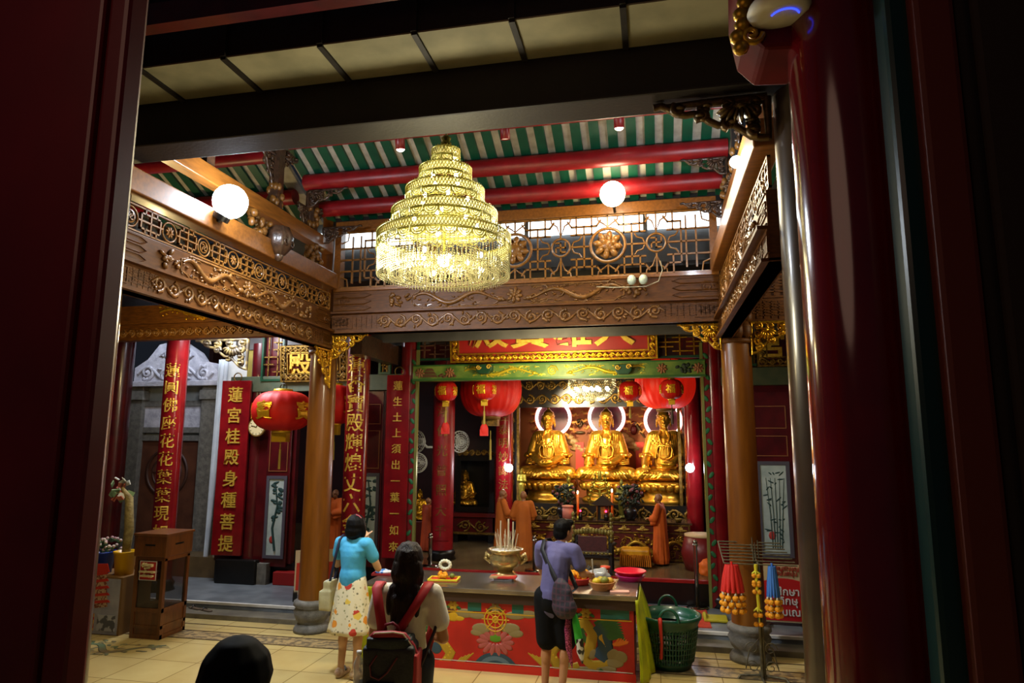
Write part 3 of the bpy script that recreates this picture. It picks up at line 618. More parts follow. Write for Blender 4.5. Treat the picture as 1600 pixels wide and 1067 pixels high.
# corbels
def corb(label, loc, w, h, mt, flip, rz=0, seed=1, r=.02):
    m = M().join(corbel(w, h, seed, r), SC(-1 if flip else 1, 1, 1)); solo('carved_corbel', m, mt, label, 'bracket', loc, rz)
zc = ZB-.02
corb('gilt openwork corbel on the hall side of the left orange column', (-4.2, 8.15, zc), .5, .32, GOLD, False, 0, 1)
corb('gilt openwork corbel under the left side beam at the left orange column', (-4.2, 8.1, 3.6), .42, .5, GOLD, False, -PI/2, 2)
corb('gilt openwork corbel on the left face of the right orange column', (.81, 8.15, zc), .5, .32, GOLD, True, 0, 3)
corb('gilt openwork corbel right of the right orange column', (1.16, 8.15, zc), .62, .38, GOLD, False, 0, 4)
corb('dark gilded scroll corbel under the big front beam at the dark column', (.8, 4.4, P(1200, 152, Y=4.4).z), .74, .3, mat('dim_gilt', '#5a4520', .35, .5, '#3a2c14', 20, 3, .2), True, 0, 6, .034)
for py, lb in ((259, 'upper'), (305, 'lower')):
    z = P(1100, py-15, Y=7.5).z-.08
    corb('dark carved cloud bracket under the %s roof purlin at its right end' % lb, (.88, 7.4 if py < 280 else 7.84, z), .5, .2, CARVD, True, 0, 9, .018)
    corb('dark carved cloud bracket under the %s roof purlin at its left end' % lb, (-4.25, 7.4 if py < 280 else 7.84, z), .55, .22, CARVD, False, 0, 10, .018)
# beams of the left bay
za, zb2 = P(300, 529, Y=8.2).z, P(300, 505, Y=8.2).z
t = thing('bay_beam', 'carved beam across the left bay, its upper band lit yellow', 'beam', (-6.5, 8.2, za))
obj('lower_board', M().box((0, .05, (zb2-za)/2), (4.0, .14, zb2-za)), WOOD, t); obj('scroll_carving', M().join(scroll_band(3.6, .15, 4, .014), TR(0, -.03, .1)), RELIEF, t)
hu = P(250, 476, Y=8.1).z-zb2; obj('upper_board', M().box((0, .0, zb2-za+hu/2), (4.0, .16, hu)), WOOD, t); obj('dragon_carving', M().join(dragon(2.0, hu*.9, 5, 1, .025), TR(.6, -.09, zb2-za+hu/2)), GOLD, t, 'dragon coloured gold for the yellow light')  # gold colour stands in for the yellow light on the upper band
t = thing('bay_beam', 'carved beam right of the right orange column, above the red plaque', 'beam', (2.4, 8.2, ZB))
obj('lower_board', M().box((0, .06, .14), (2.5, .14, .27)), WOOD, t); obj('upper_board', M().box((0, .06, .43), (2.5, .12, .29)), WOOD, t); obj('scroll_carving', M().join(scroll_band(1.4, .2, 6, .014), TR(0, -.012, .14)), RELIEF, t)
obj('fret_carving', M().join(fret(.5, .2, .014), TR(-.95, -.01, .14)).join(fret(.5, .22, .014), TR(-.95, -.01, .43)), WOOD, t); obj('lattice', M().join(bars([(-1.2, .62+.09*i, 1.2, .62+.09*i) for i in range(7)]+[(-1.2+.2*i, .6, -1.2+.2*i, 1.2) for i in range(13)], .018, .03), TR(0, .05, 0)), WOODD, t)
corb('dark painted corbel above the stone gateway in the left bay', P(388, 530, Y=9.4), .95, .5, mat('dark_corbel', '#3a3020', .5, 0, '#6a5a34', 9, 2, sharp=.8), True, 0, 12, .03)
solo('yellow_wall_strip', M().bx(-.13, .13, 0, .05, -.45, .6), mat('yellow_wall', '#8a7a34', .6, 0, '#756628', 6), 'narrow strip of yellowish wall beside the hanging couplet board', 'wall panel', P(398, 560, Y=10.1))
solo('hall_side_beam', M().bx(-.09, .09, -.75, .75, -.15, .15), CARVD, 'dark carved beam from the lettered column back to the hall front', 'beam', P(590, 548, Y=9.4)) 
# ---------------------------------------------------------------- lamps
def em(name, col, p): return mat(name, col, .5, emit=col, power=p)
LW, LY, LB_ = em('cool_lamp_face', '#e8f2ff', 22), em('warm_lamp_face', '#ffeec2', 16), em('small_lamp_face', '#e6f0ff', 16)
def globe_lamp(name, label, c, r, face, stem):  # large globes take the width of the lamp's glare
    t = thing(name, label, 'lamp', c); obj('lamp_globe', M().ell((0, 0, 0), r, None, 24), face, t)
    m = M(); s = Vector(stem); m.cyl(s.normalized()*r*.9, s.normalized()*(r*1.25), r*.5); m.cyl(s.normalized()*r*1.2, s, .018); obj('lamp_holder', m, BLACK, t)
globe_lamp('flood_lamp', 'glaring blue white round flood lamp above the left carved beam', LL, .165, LW, (-.12, 0, -.2))
globe_lamp('flood_lamp', 'glaring warm white lamp on the rail above the lattice', LM, .15, LY, (0, .46, -.06))
globe_lamp('flood_lamp', 'small blue white lamp on the right beam next to the dark gilded corbel', LR, .055, LB_, (.1, 0, -.1))
for i, (px, py, lb, on) in enumerate(((625, 224, 'lit red can spotlight under the front purlin, left of the chandelier top', 1), (789, 208, 'unlit red can spotlight under the front purlin, right of the chandelier top', 0), (967, 190, 'lit red can spotlight under the front purlin, farthest right', 1))):
    c = P(px, py, Y=6.85); t = thing('can_spotlight', lb, 'spotlight', c); R = Matrix.Rotation(.25, 3, 'X')
    obj('can', M().lathe([(0, .1), (.05, .1), (.055, .08), (.055, -.07), (.045, -.07), (.045, .0)], n=20, R=R), REDB, t); obj('bracket', M().cyl((0, .0, .09), (0, .02, .17), .015), REDD, t)
    obj('lamp_face', M().lathe([(0, -.055), (.046, -.06)], n=20, R=R) if not on else M().ell((0, .015, -.06), (.05, .05, .03)), em('can_face_%d' % i, '#fff2d8', 14 if on else .25), t)  # the unlit can's face emits faintly too
    if on: light('SPOT', 'can_light', c+Vector((0, -.03, -.12)), 30, (1, .9, .7), .03, c+Vector((0, -1.2, -4)), 90)
t = thing('twin_bulb', 'pair of small clear bulbs with a loose wire on the rail below the lattice', 'lamp', P(996, 437, Y=8.0)); m = M()
for s in (-1, 1): m.ell((s*.07, 0, 0), (.055, .05, .065))
obj('bulbs', m, mat('frosted_glass', '#b8c4b0', .2, 0, spec=.8), t); obj('wire', M().tube([(-.5, .06, -.05), (-.3, .05, -.07), (-.07, .03, -.08), (.1, .03, -.08), (.25, .04, -.02), (.3, .05, .12), (.28, .06, .24)], .006, 5), mat('pale_wire', '#b0a88c', .5), t)
# the tiered court chandelier
FIL = mat('filigree_gold', '#b0a850', .35, .4, '#9a9038', 20, 2, emit='#8a7a10', power=0)
FILG = mat('filigree_pale', '#c8d29a', .3, .5)
LINER = translucent('chandelier_liner', '#d8d4a0')
CRY = mat('crystal_bead', '#a8a078', .1, .5, spec=1)
t = thing('chandelier', 'huge five tiered gold filigree chandelier with hanging crystal beads over the court', 'chandelier', (CH.x, CH.y, 0))
tiers = []
for ya, yb, x0, x1 in ((236, 264, 675, 718), (266, 296, 654, 734), (299, 330, 633, 753), (335, 366, 613, 774), (371, 402, 591, 795)):
    tiers.append(((P(x1, ya, Y=5.6)-P(x0, ya, Y=5.6)).length/2*.97, P(695, ya, Y=5.6).z, P(695, yb, Y=5.6).z))
def bead(m, p, r):
    x, y, z = p; m.add([(x, y, z+r), (x+r*.8, y, z), (x, y+r*.8, z), (x-r*.8, y, z), (x, y-r*.8, z), (x, y, z-r)], [(0,1,2),(0,2,3),(0,3,4),(0,4,1),(5,2,1),(5,3,2),(5,4,3),(5,1,4)])
for ti, (r, z1, z0) in enumerate(tiers):
    m = M(); hb = z1-z0; n = int(2*PI*r/.03); zc = z1-hb*.42
    for i in range(n):                                           # crossing bars of the openwork band, crown spikes
        a = 2*PI*i/n
        for k in (-1, 1): m.tube([(r*math.cos(a+k*u*2*PI/n*1.5), r*math.sin(a+k*u*2*PI/n*1.5), zc+(z1-zc)*u) for u in (0, .5, 1)], .0042, 4)
        m.tube([(r*math.cos(a), r*math.sin(a), z1), (r*1.005*math.cos(a), r*1.005*math.sin(a), z1+.022)], [.007, .001], 4)
    for z in (z1, zc, zc-.012): m.tube([(r*math.cos(2*PI*i/64), r*math.sin(2*PI*i/64), z) for i in range(64)], .006, 5, True)
    ns = max(8, int(2*PI*r/.13))
    for i in range(ns):                                          # scalloped skirt
        a0 = 2*PI*i/ns
        for q, tk in ((1, .006), (.66, .005), (.36, .005)):
            m.tube([(r*math.cos(a0+PI/ns*(1-q*math.cos(PI*u/10))), r*math.sin(a0+PI/ns*(1-q*math.cos(PI*u/10))), zc-.012-hb*.36*q*math.sin(PI*u/10)) for u in range(11)], tk, 4)
        for u in range(6):
            aa = a0+(u-2.5)*.01; 
        m.tube([(r*math.cos(a0), r*math.sin(a0), zc), (r*math.cos(a0), r*math.sin(a0), zc-hb*.34)], [.012, .003], 5)
    obj('filigree_tier', m, FIL, t, 'gold openwork ring with scalloped skirt')
    g_ = M(); n_ = 48; g_.sheet([[(r*.985*math.cos(2*PI*k/n_), r*.985*math.sin(2*PI*k/n_), zz) for k in range(n_+1)] for zz in (z1-.01, zc-hb*.3)]); obj('added_liner', g_, LINER, t, 'added pale band that brightens the tier')  # translucent band added so the tier looks brighter
    b = M(); nb = int(2*PI*r/.034); dn = 5 if ti < 4 else 16
    for i in range(nb):
        a = 2*PI*i/nb
        for j in range(dn):
            rr = r*.985; zz = zc-.03-hb*.1-j*.02
            if zz > zc-hb*.58-(.0 if ti < 4 else .2): bead(b, (rr*math.cos(a), rr*math.sin(a), zz), .0085)
    obj('bead_fringe', b, CRY, t, 'clear crystal bead fringe')
r5, z5, z5b = tiers[4]; zb = P(695, 424, Y=5.6).z; b = M()
for ring_ in range(15):                                          # bead basket under the widest tier
    q = ring_/14; rr = r5*(.985-.93*q**1.15); nb = max(10, int(2*PI*rr/.03))
    for i in range(nb):
        a = 2*PI*i/nb+ring_*.1; zz = zb-.05*math.sin(PI*min(1, q*1.05))-.03*(ring_ % 3 == 0)
        for j in range(3 if ring_ % 3 == 0 else 1): bead(b, (rr*math.cos(a), rr*math.sin(a), zz+.02*j), .0095)
for q in (.84, .66, .46, .26):
    nb = int(2*PI*r5*q/.042)
    for i in range(nb):
        a = 2*PI*i/nb+q*9
        for j in range(13): bead(b, (r5*q*math.cos(a), r5*q*math.sin(a), z5b-.02-(z5b-zb)*j/12), .0095)
obj('bead_basket', b, CRY, t, 'basket of clear crystal beads')
m = M(); zt = P(697, 232, Y=5.6).z
m.lathe([(0, zt+.13), (.02, zt+.13), (.045, zt+.1), (.03, zt+.075), (.05, zt+.05), (.06, zt+.02), (.03, zt-.01), (.02, zt-.1), (0, zt-.1)], n=20); obj('finial', m, mat('chandelier_brass', '#a88c3a', .25, .9), t)
obj('hanging_rod', M().cyl((0, 0, zt+.12), (0, 0, 6.9), .008), mat('rod', '#8a7a4a', .4, .8), t)
m = M(); m.cyl((0, 0, zt-.05), (0, 0, zb+.05), .015)
for r, z1, z0 in tiers:
    for k in range(6): a = k*PI/3; m.tube([(0, 0, z1-.01), (r*math.cos(a), r*math.sin(a), z1-.01)], .006, 4)
obj('inner_frame', m, FIL, t); BULB = em('chandelier_bulb', '#fff2c4', 42)
obj('bulb', M().ell((0, 0, 0), .06, None, 14), BULB, t, loc=(0, 0, zb+.1))
for ti, (r, z1, z0) in enumerate(tiers):
    n = (1, 4, 6, 7, 10)[ti]
    for k in range(n):
        a = 2*PI*k/n+ti; q = .62 if ti < 4 else (.7 if k % 2 else .35)
        obj('bulb', M().ell((0, 0, 0), (.018, .018, .026), None, 10), BULB, t, loc=(r*q*math.cos(a), r*q*math.sin(a), (z1+z0)/2-(0 if ti < 4 else .14)))
# the hall's own chandelier
c = P(925, 606, Y=11.6); t = thing('chandelier', 'bright bead chandelier inside the hall above the middle statue', 'chandelier', c); b = M(); R0 = (P(962, 606, Y=11.6)-P(888, 606, Y=11.6)).length/2
for k in range(13):
    rr = R0*math.cos(PI/2*k/14); nb = int(2*PI*rr/.036)+4
    for i in range(nb): a = 2*PI*i/nb+k*.2; bead(b, (rr*math.cos(a), rr*math.sin(a), .08-.3*math.sin(PI/2*k/13)), .014)
for k in range(5):
    for i in range(64): a = 2*PI*i/64+k*.05; bead(b, (R0*math.cos(a), R0*math.sin(a), .1+.03*k), .013)
obj('bead_bowl', b, CRY, t); obj('gilt_ring', M().tube([(R0*math.cos(2*PI*i/40), R0*math.sin(2*PI*i/40), .24) for i in range(40)], .015, 6, True), FIL, t); obj('hanging_rod', M().cyl((0, 0, .2), (0, 0, 5.16-c.z), .01), GOLDD, t)
for i in range(16): a = 2*PI*i/16; obj('bulb', M().ell((0, 0, 0), .034, None, 10), em('hall_bulb', '#fff4d0', 14), t, loc=(R0*(.3+.4*(i % 2))*math.cos(a), R0*(.3+.4*(i % 2))*math.sin(a), -.02))
# lanterns
LRED = mat('lantern_silk', '#c81c14', .55, 0, '#b0140e', 4, spec=.3)
LSHI = mat('lantern_gold', '#d8a828', .35, .6)
def lantern(label, px, py, wpx, hpx, Y, tassel, char, big=False, tas_col='#a08a3a', drop=None, glow=0):
    c = P(px, py, Y=Y); k = (P(px+1, py, Y=Y)-P(px, py, Y=Y)).length; r = wpx*k/2; h = hpx*k/2; t = thing('lantern', label, 'lantern', c)
    n = 24 if big else 16; pr = [(r*math.cos(PI/2*q)**.6 if q < 1 else 0, h*math.sin(PI/2*q)) for q in [i/10-1 for i in range(1, 20)]]
    sk = LRED if not glow else mat('lit_lantern_silk', '#d8200f', .5, emit='#d8200f', power=glow)
    obj('silk_body', M().lathe([(max(a, r*.28), z) for a, z in pr], n=n*4, mod=lambda a, z: 1-.035*abs(math.sin(a*n/2))), sk, t)
    obj('gilt_caps', M().lathe([(0, h*1.1), (r*.3, h*1.1), (r*.34, h*.93), (0, h*.93)]).lathe([(0, -h*.93), (r*.34, -h*.93), (r*.3, -h*1.1), (0, -h*1.1)]), LSHI if not big else mat('dim_cap', '#6a4a1a', .5, .3), t, 'gilt top and bottom caps')
    top = (4.64 if Y < 9.95 else 5.16)-c.z-h*1.08; m = M().cyl((0, 0, h*1.08), (0, 0, h*1.08+top), .006, n=6); ring(m, (0, h*1.2), r*.12, .008); obj('cord', m, BLACK, t)
    if char:
        for s, a in ((0, -.1), (1, 1.3), (2, -1.4)):
            q = glyph(char, h*.95, .004, .02); q2 = M(); q2.add([((r*1.0-v[1])*math.sin(v[0]/r), -(r*1.0-v[1])*math.cos(v[0]/r)*(1-.22*(v[2]/h)**2), v[2]) for v in q.v], q.f)
            obj('character', q2, LSHI, t, 'gold character').rotation_euler = (0, 0, a)
    if big and glow: return t
    m = M(); z = -h*1.1; m.bx(-r*.26, r*.26, -r*.14, r*.14, z-h*.45*(.5 if big else 1), z); obj('gilt_cuff', m, LSHI if not big else GOLDD, t)
    for i in range(1): m = M().cyl((0, 0, z-h*.4), (0, 0, z-h*.4-tassel*.45), .008, n=6); m.tube([(0, 0, z-h*.4-tassel*.3), (0, 0, z-h*.4-tassel)], [.016, .02], 8); obj('tassel', m, mat('tassel_'+tas_col[1:], tas_col, .7), t, 'long gold tassel')
    if drop: obj('tassel_end', M().ell((0, 0, z-h*.4-tassel-.07), (.07, .03, .1), None, 12).box((0, 0, z-h*.4-tassel-.12), (.13, .04, .1)), mat('tassel_red', '#d8281c', .6), t, 'red tassel end')
    return t
lantern('wide oval red lantern with gold character, hanging left of the left orange column', 441, 642, 84, 56, 9.15, .42, '寶')
lantern('red lantern mostly hidden behind the left orange column', 524, 632, 60, 56, 9.6, .4, '寶')
lantern('largest pleated red lantern, hanging inside the hall to the left', 767, 609, 94, 82, 11.3, .5, '', True)
lantern('small red lantern with a red drop tassel at the far left of the hall opening', 697, 611, 34, 30, 10.4, .28, '福', drop=1)
lantern('small red lantern hanging right in front of the largest pleated one', 757, 609, 36, 31, 10.4, .32, '福', drop=1)
lantern('large pleated red lantern inside the hall to the right, above the right statue', 1039, 600, 96, 80, 11.3, .1, '', True, glow=.22)
lantern('small red lantern hanging in front of the right pleated lantern', 1049, 608, 38, 32, 10.4, .3, '福', tas_col='#3a2a1a')
lantern('small red lantern between the hall chandelier and the right pleated lantern', 984, 611, 37, 31, 10.9, .2, '福')
# ---------------------------------------------------------------- foreground entrance
DOORR = mat('entrance_red', '#5a0d10', .35, 0, '#4a0a0d', 2, 3, .03, 8, coat=.2)
xe = P(186, 533, Y=1.67).x; xg = xe-.078
o = struct('door_1', M().bx(-4.2, xg-.01, 1.58, 1.66, 0, 5.5), DOORR, bev=.012); struct('door_trim', M().bx(xg+.004, xe, 1.585, 1.67, 0, 5.5), DOORR, o, bev=.015); struct('door_groove', M().bx(xg-.012, xg+.006, 1.61, 1.66, 0, 5.5), BLACK, o)
t = thing('entrance_column', 'big glossy red column close by at the right of the picture', 'column', (P(1347, 533, Y=2.75).x, 2.75, 0)); GR = mat('glossy_red', '#5e0a0e', .12, 0, '#52080c', 3, 3, .02, 7, coat=1)
obj('shaft', M().lathe([(.205, 0), (.2, 5.6)], n=48), GR, t); obj('base_ring', M().lathe([(0, .12), (.24, .12), (.26, 0), (0, 0)], n=32), STONE, t)
def jamb(name, px0, px1, Y, col, d=.1, rough=.3, coat=.3, kind='trim'): return struct(name, M().bx(P(px0, 500, Y=Y).x, P(px1, 500, Y=Y).x, Y, Y+d, 0, 5.6), mat(name+'_paint', col, rough, 0, coat=coat), bev=.02)
jamb('trim_7', 1424, 1472, 2.35, '#0c2a26', .12); jamb('trim_8', 1472, 1545, 2.3, '#5a1c0c', .1, .6, 0); jamb('trim_9', 1545, 1572, 2.3, '#160a05', .1, .9, 0); jamb('wall_entrance', 1572, 1900, 2.29, '#241408', .12, .8, 0)
# carved corbel and ceiling access point
c = P(1206, 22, Y=2.72); t = thing('carved_corbel', 'red corbel with gilt carved leaves at the top right, beside the glossy red column', 'bracket', c+Vector((0, 0, .0)))
m = M().prism([(-.13, .45), (.2, .45), (.2, -.14), (.1, -.17), (-.04, -.16), (-.11, -.08), (-.14, .1)], -.02, .3); obj('corbel_block', m, mat('corbel_red', '#5a1210', .7, 0, '#480e0c', 5, spec=.1), t, bev=.02)
m = M(); rg = random.Random(5)
for s in (-1, 1):
    for i in range(10):
        m.ell((s*.115+(.02 if s > 0 else -.01)+rg.uniform(-.02, .02), -.02, .3-.05*i), (.035, .03, .035), RY(rg.uniform(-1, 1)), 8)
    spiral(m, (s*.1+.01, -.1), .045, 1.4, .014, .01, 0, s, -.03)
obj('gilt_leaves', m, mat('leaf_gilt', '#a8801c', .35, .7), t, 'gilt carved leaves')
c = P(1217, 20, Y=2.62); t = thing('access_point', 'round white ceiling device with a blue light ring at the top right', 'device', c); R = Matrix.Rotation(-.0, 3, 'X')
obj('shell', M().lathe([(0, .03), (.115, .03), (.122, .012), (.11, -.008), (.08, -.018), (0, -.022)], n=40), mat('white_plastic', '#d2cdb8', .5, emit='#d2cdb8', power=0), t)
obj('light_ring', M().tube([(.055*math.cos(a)+.02, .055*math.sin(a), -.022) for a in [PI+.35+(PI-.7)*i/20 for i in range(21)]], .0035, 6), em('blue_ring', '#2a3cff', 1.6), t, 'glowing blue arc')
solo('corbel_beam', M().bx(-.3, 1.6, -.02, .25, 0, .3), WOODD, 'dark beam above the gilt leaf corbel at the top right', 'beam', (P(1206, 22, Y=2.72).x, 2.74, P(1206, 22, Y=2.72).z+.44))
# ---------------------------------------------------------------- figures
SKIN = mat('skin', '#b9835a', .5, 0, '#a8734c', 8); SKIN2 = mat('skin_fair', '#c49a74', .5, 0, '#b58962', 8); SKIND = mat('skin_tan', '#8a5a36', .5, 0, '#7a4c2c', 8)
HAIRK = mat('black_hair', '#070606', .55, 0, '#0b0909', 30, 2, .4, 120, (1, 1, .15), spec=.15); HAIRB = mat('dark_brown_hair', '#160c07', .5, 0, '#20120a', 30, 2, .5, 140, (1, 1, .1), spec=.25)
def J0(**k):
    j = dict(pel=(0, 0, .93), wst=(0, .01, 1.06), ch=(0, 0, 1.25), nk=(0, -.01, 1.42), hd=(0, .03, 1.545), sl=(-.165, 0, 1.365), sr=(.165, 0, 1.365), el=(-.22, .02, 1.09), er=(.22, .02, 1.09),
             hl=(-.2, .16, .92), hr=(.2, .16, .92), pl=(-.085, 0, .9), pr=(.085, 0, .9), kl=(-.09, .02, .49), kr=(.09, .02, .49), al=(-.09, -.02, .085), ar=(.09, -.02, .085), face=0.)
    j.update(k); return {a: (Vector(b) if isinstance(b, tuple) else b) for a, b in j.items()}
def hand(m, wr, d, side, s=1., curl=.5):     # palm, four unequal bent fingers, a thumb from the side
    d = Vector(d).normalized(); pn = Vector((0, 0, 1)) if abs(d.z) < .8 else Vector((-side, 0, 0)); lat = d.cross(pn).normalized()*side; pn = lat.cross(d).normalized()*side
    wr = Vector(wr)
    for k in range(4): limb(m, wr+lat*(.010*(k-1.5)), wr+d*.085*s+lat*(.019*(k-1.5)), .014, .011, 8)
    for k, L in enumerate((.062, .074, .07, .052)):
        b = wr+d*.085*s+lat*(.019*(k-1.5)); c = b+d*L*.55-pn*L*curl*.3; e = c+d*L*.5*(1-curl*.7)-pn*L*.6*curl
        limb(m, b, c, .0095, .009, 8); limb(m, c, e, .009, .0075, 8)
    a = wr+d*.025-lat*.026; b = a+d*.035-lat*.03; limb(m, a, b, .013, .0105, 8); limb(m, b, b+d*.035-lat*.006, .0105, .009, 8)
def head_shape(m, c, rz=0, s=1., ears=True, tilt=0):
    R = Matrix.Rotation(rz, 3, 'Z') @ Matrix.Rotation(tilt, 3, 'X'); c = Vector(c); q = lambda x, y, z: c+R @ Vector((x*s, y*s, z*s))
    m.ell(q(0, -.01, .02), (.076*s, .096*s, .098*s), R, 18); m.ell(q(0, .03, -.05), (.058*s, .062*s, .065*s), R, 14); m.ell(q(0, .068, -.085), (.03*s, .025*s, .022*s), R, 10)
    limb(m, q(0, .09, .015), q(0, .108, -.03), .010*s, .014*s, 8); m.ell(q(0, .088, -.062), (.026*s, .012*s, .011*s), R, 10)
    for k in (-1, 1):
        m.ell(q(k*.032, .078, .012), (.017*s, .014*s, .011*s), R, 8); m.ell(q(k*.034, .078, .034), (.022*s, .012*s, .007*s), R, 8)
        if ears: m.ell(q(k*.08, -.005, -.01), (.011*s, .022*s, .034*s), R, 10)
def body_mesh(j, s, feet=True, hands=(.5, .5), vox=.0075, fat=1.):
    m = M(); S = lambda a: j[a]
    limb(m, S('pel'), S('wst'), .125*fat, .11*fat); limb(m, S('wst'), S('ch'), .11*fat, .125*fat); m.ell((S('sl')+S('sr'))/2-Vector((0, 0, .06)), (.15*fat, .095, .1)); limb(m, S('sl'), S('sr'), .05, .05); limb(m, S('ch'), S('nk')-Vector((0, 0, .06)), .1, .06); limb(m, S('nk')-Vector((0, 0, .05)), S('hd')-Vector((0, 0, .04)), .052, .048)
    head_shape(m, S('hd'), S('face'))
    for k, a in ((-1, 'l'), (1, 'r')):
        limb(m, S('s'+a), S('e'+a), .05, .038); limb(m, S('e'+a), S('h'+a), .038, .026); hand(m, S('h'+a), S('h'+a)-S('e'+a), k, 1, hands[0 if k < 0 else 1])
        limb(m, S('p'+a), S('k'+a), .088*fat, .055); kn, an = S('k'+a), S('a'+a); limb(m, kn, an, .053, .034); m.ell(kn.lerp(an, .3)-Vector((0, .022, 0)), (.047, .045, .1))
        if feet: limb(m, an-Vector((0, .025, .04)), an+Vector((.01*k, .15, -.062)), .036, .022); m.ell(an-Vector((0, .03, .05)), (.033, .038, .035))
    me = skin(m, vox, 5); me.transform(SC(s, s, s)); return me
def garment(prims, vox, s, amp=.006, fq=14, sm=11, an=(1, 1, .45)):
    m = M()
    for p in prims:
        if p[0] == 'e': m.ell(*p[1:])
        else: limb(m, *p[1:])
    me = skin(m, vox, sm, rough_up(amp, fq, an)); me.transform(SC(s, s, s)); return me
def tee(j, sleeve=.45, fat=1.1, hem=.9, ext=.0):
    S = lambda a: j[a]; up_ = Vector((0, 0, .0)); hp = S('pel').copy(); hp.z = hem+.1
    pr = [('l', hp, S('wst'), .145*fat, .132*fat), ('l', hp-Vector((0, 0, .08)), hp, .14*fat, .15*fat), ('l', S('wst'), S('ch'), .132*fat, .14*fat), ('e', (S('sl')+S('sr'))/2-Vector((0, 0, .07)), (.175*fat, .118*fat, .115)), ('l', S('sl'), S('sr'), .066, .066), ('l', S('ch'), S('nk')-Vector((0, 0, .05)), .11, .072)]
    for a in 'lr': e = S('s'+a).lerp(S('e'+a), sleeve*1.25); pr.append(('l', S('s'+a), e, .068*fat, .07*fat))
    return pr
def shoes(j, s, mt, root, label=None):
    for k, a in ((-1, 'l'), (1, 'r')):
        an = j['a'+a]; m = M(); limb(m, an-Vector((0, .03, .045)), an+Vector((.01*k, .15, -.058)), .045, .034); m.ell(an-Vector((0, .03, .03)), (.045, .055, .05)); me = skin(m, .009, 3); me.transform(SC(s, s, s)); obj('shoe', me, mt, root, label)
def person(label, loc, rz, h, j, skinm=SKIN, group=None, **kw):
    s = h/1.65; t = thing('person', label, 'person', loc, rz, group); obj('body', body_mesh(j, s, **kw), skinm, t); return t, s
def monk(label, loc, rz, h, robe, face=0, arms=None, vox=.013, skinm=SKIND):
    j = J0(face=face, **(arms or dict(el=(-.24, .08, 1.1), er=(.24, .08, 1.1), hl=(-.04, .25, 1.06), hr=(.05, .25, 1.08))))
    t, s = person(label, loc, rz, h, j, skinm, vox=.011); S = lambda a: j[a]
    pr = [('l', (0, 0, .14), (0, 0, .8), .235, .19), ('l', (0, 0, .8), S('ch'), .19, .17), ('e', (0, 0, 1.3), (.2, .13, .12)), ('l', S('sl'), S('sr'), .075, .075), ('l', S('ch'), S('nk')-Vector((0, 0, .05)), .11, .075)]
    for a in 'lr': pr += [('l', S('s'+a), S('e'+a), .085, .1), ('l', S('e'+a), S('e'+a).lerp(S('h'+a), .75), .1, .085), ('l', S('e'+a)-Vector((0, 0, .1)), S('e'+a).lerp(S('h'+a), .6)-Vector((0, -.02, .12)), .05, .05)]
    m = M()
    for p in pr:
        if p[0] == 'e': m.ell(*p[1:])
        else: limb(m, *p[1:])
    def fold(v):
        a = np.arctan2(v[:, 1], v[:, 0]); r = np.hypot(v[:, 0], v[:, 1]); w_ = np.clip((1.25-v[:, 2])/1.2, 0, 1); f = 1+.05*w_*np.sin(a*9+v[:, 2]*3)+.03*w_*np.sin(a*17+1)
        v[:, 0] *= f; v[:, 1] *= f*.86; v[:, 2] = np.maximum(v[:, 2], .05); return v
    me = skin(m, vox, 4, fold); me.transform(SC(s, s, s)); obj('robe', me, robe, t, 'orange robe'); 
    m = M()
    for i in range(9): u = i/8; m.ell((-.16+.32*u, .15*math.sin(PI*u)*.6-.14*(1-math.sin(PI*u))*0, 1.4-.35*u), (.03, .03, .02))
    return t
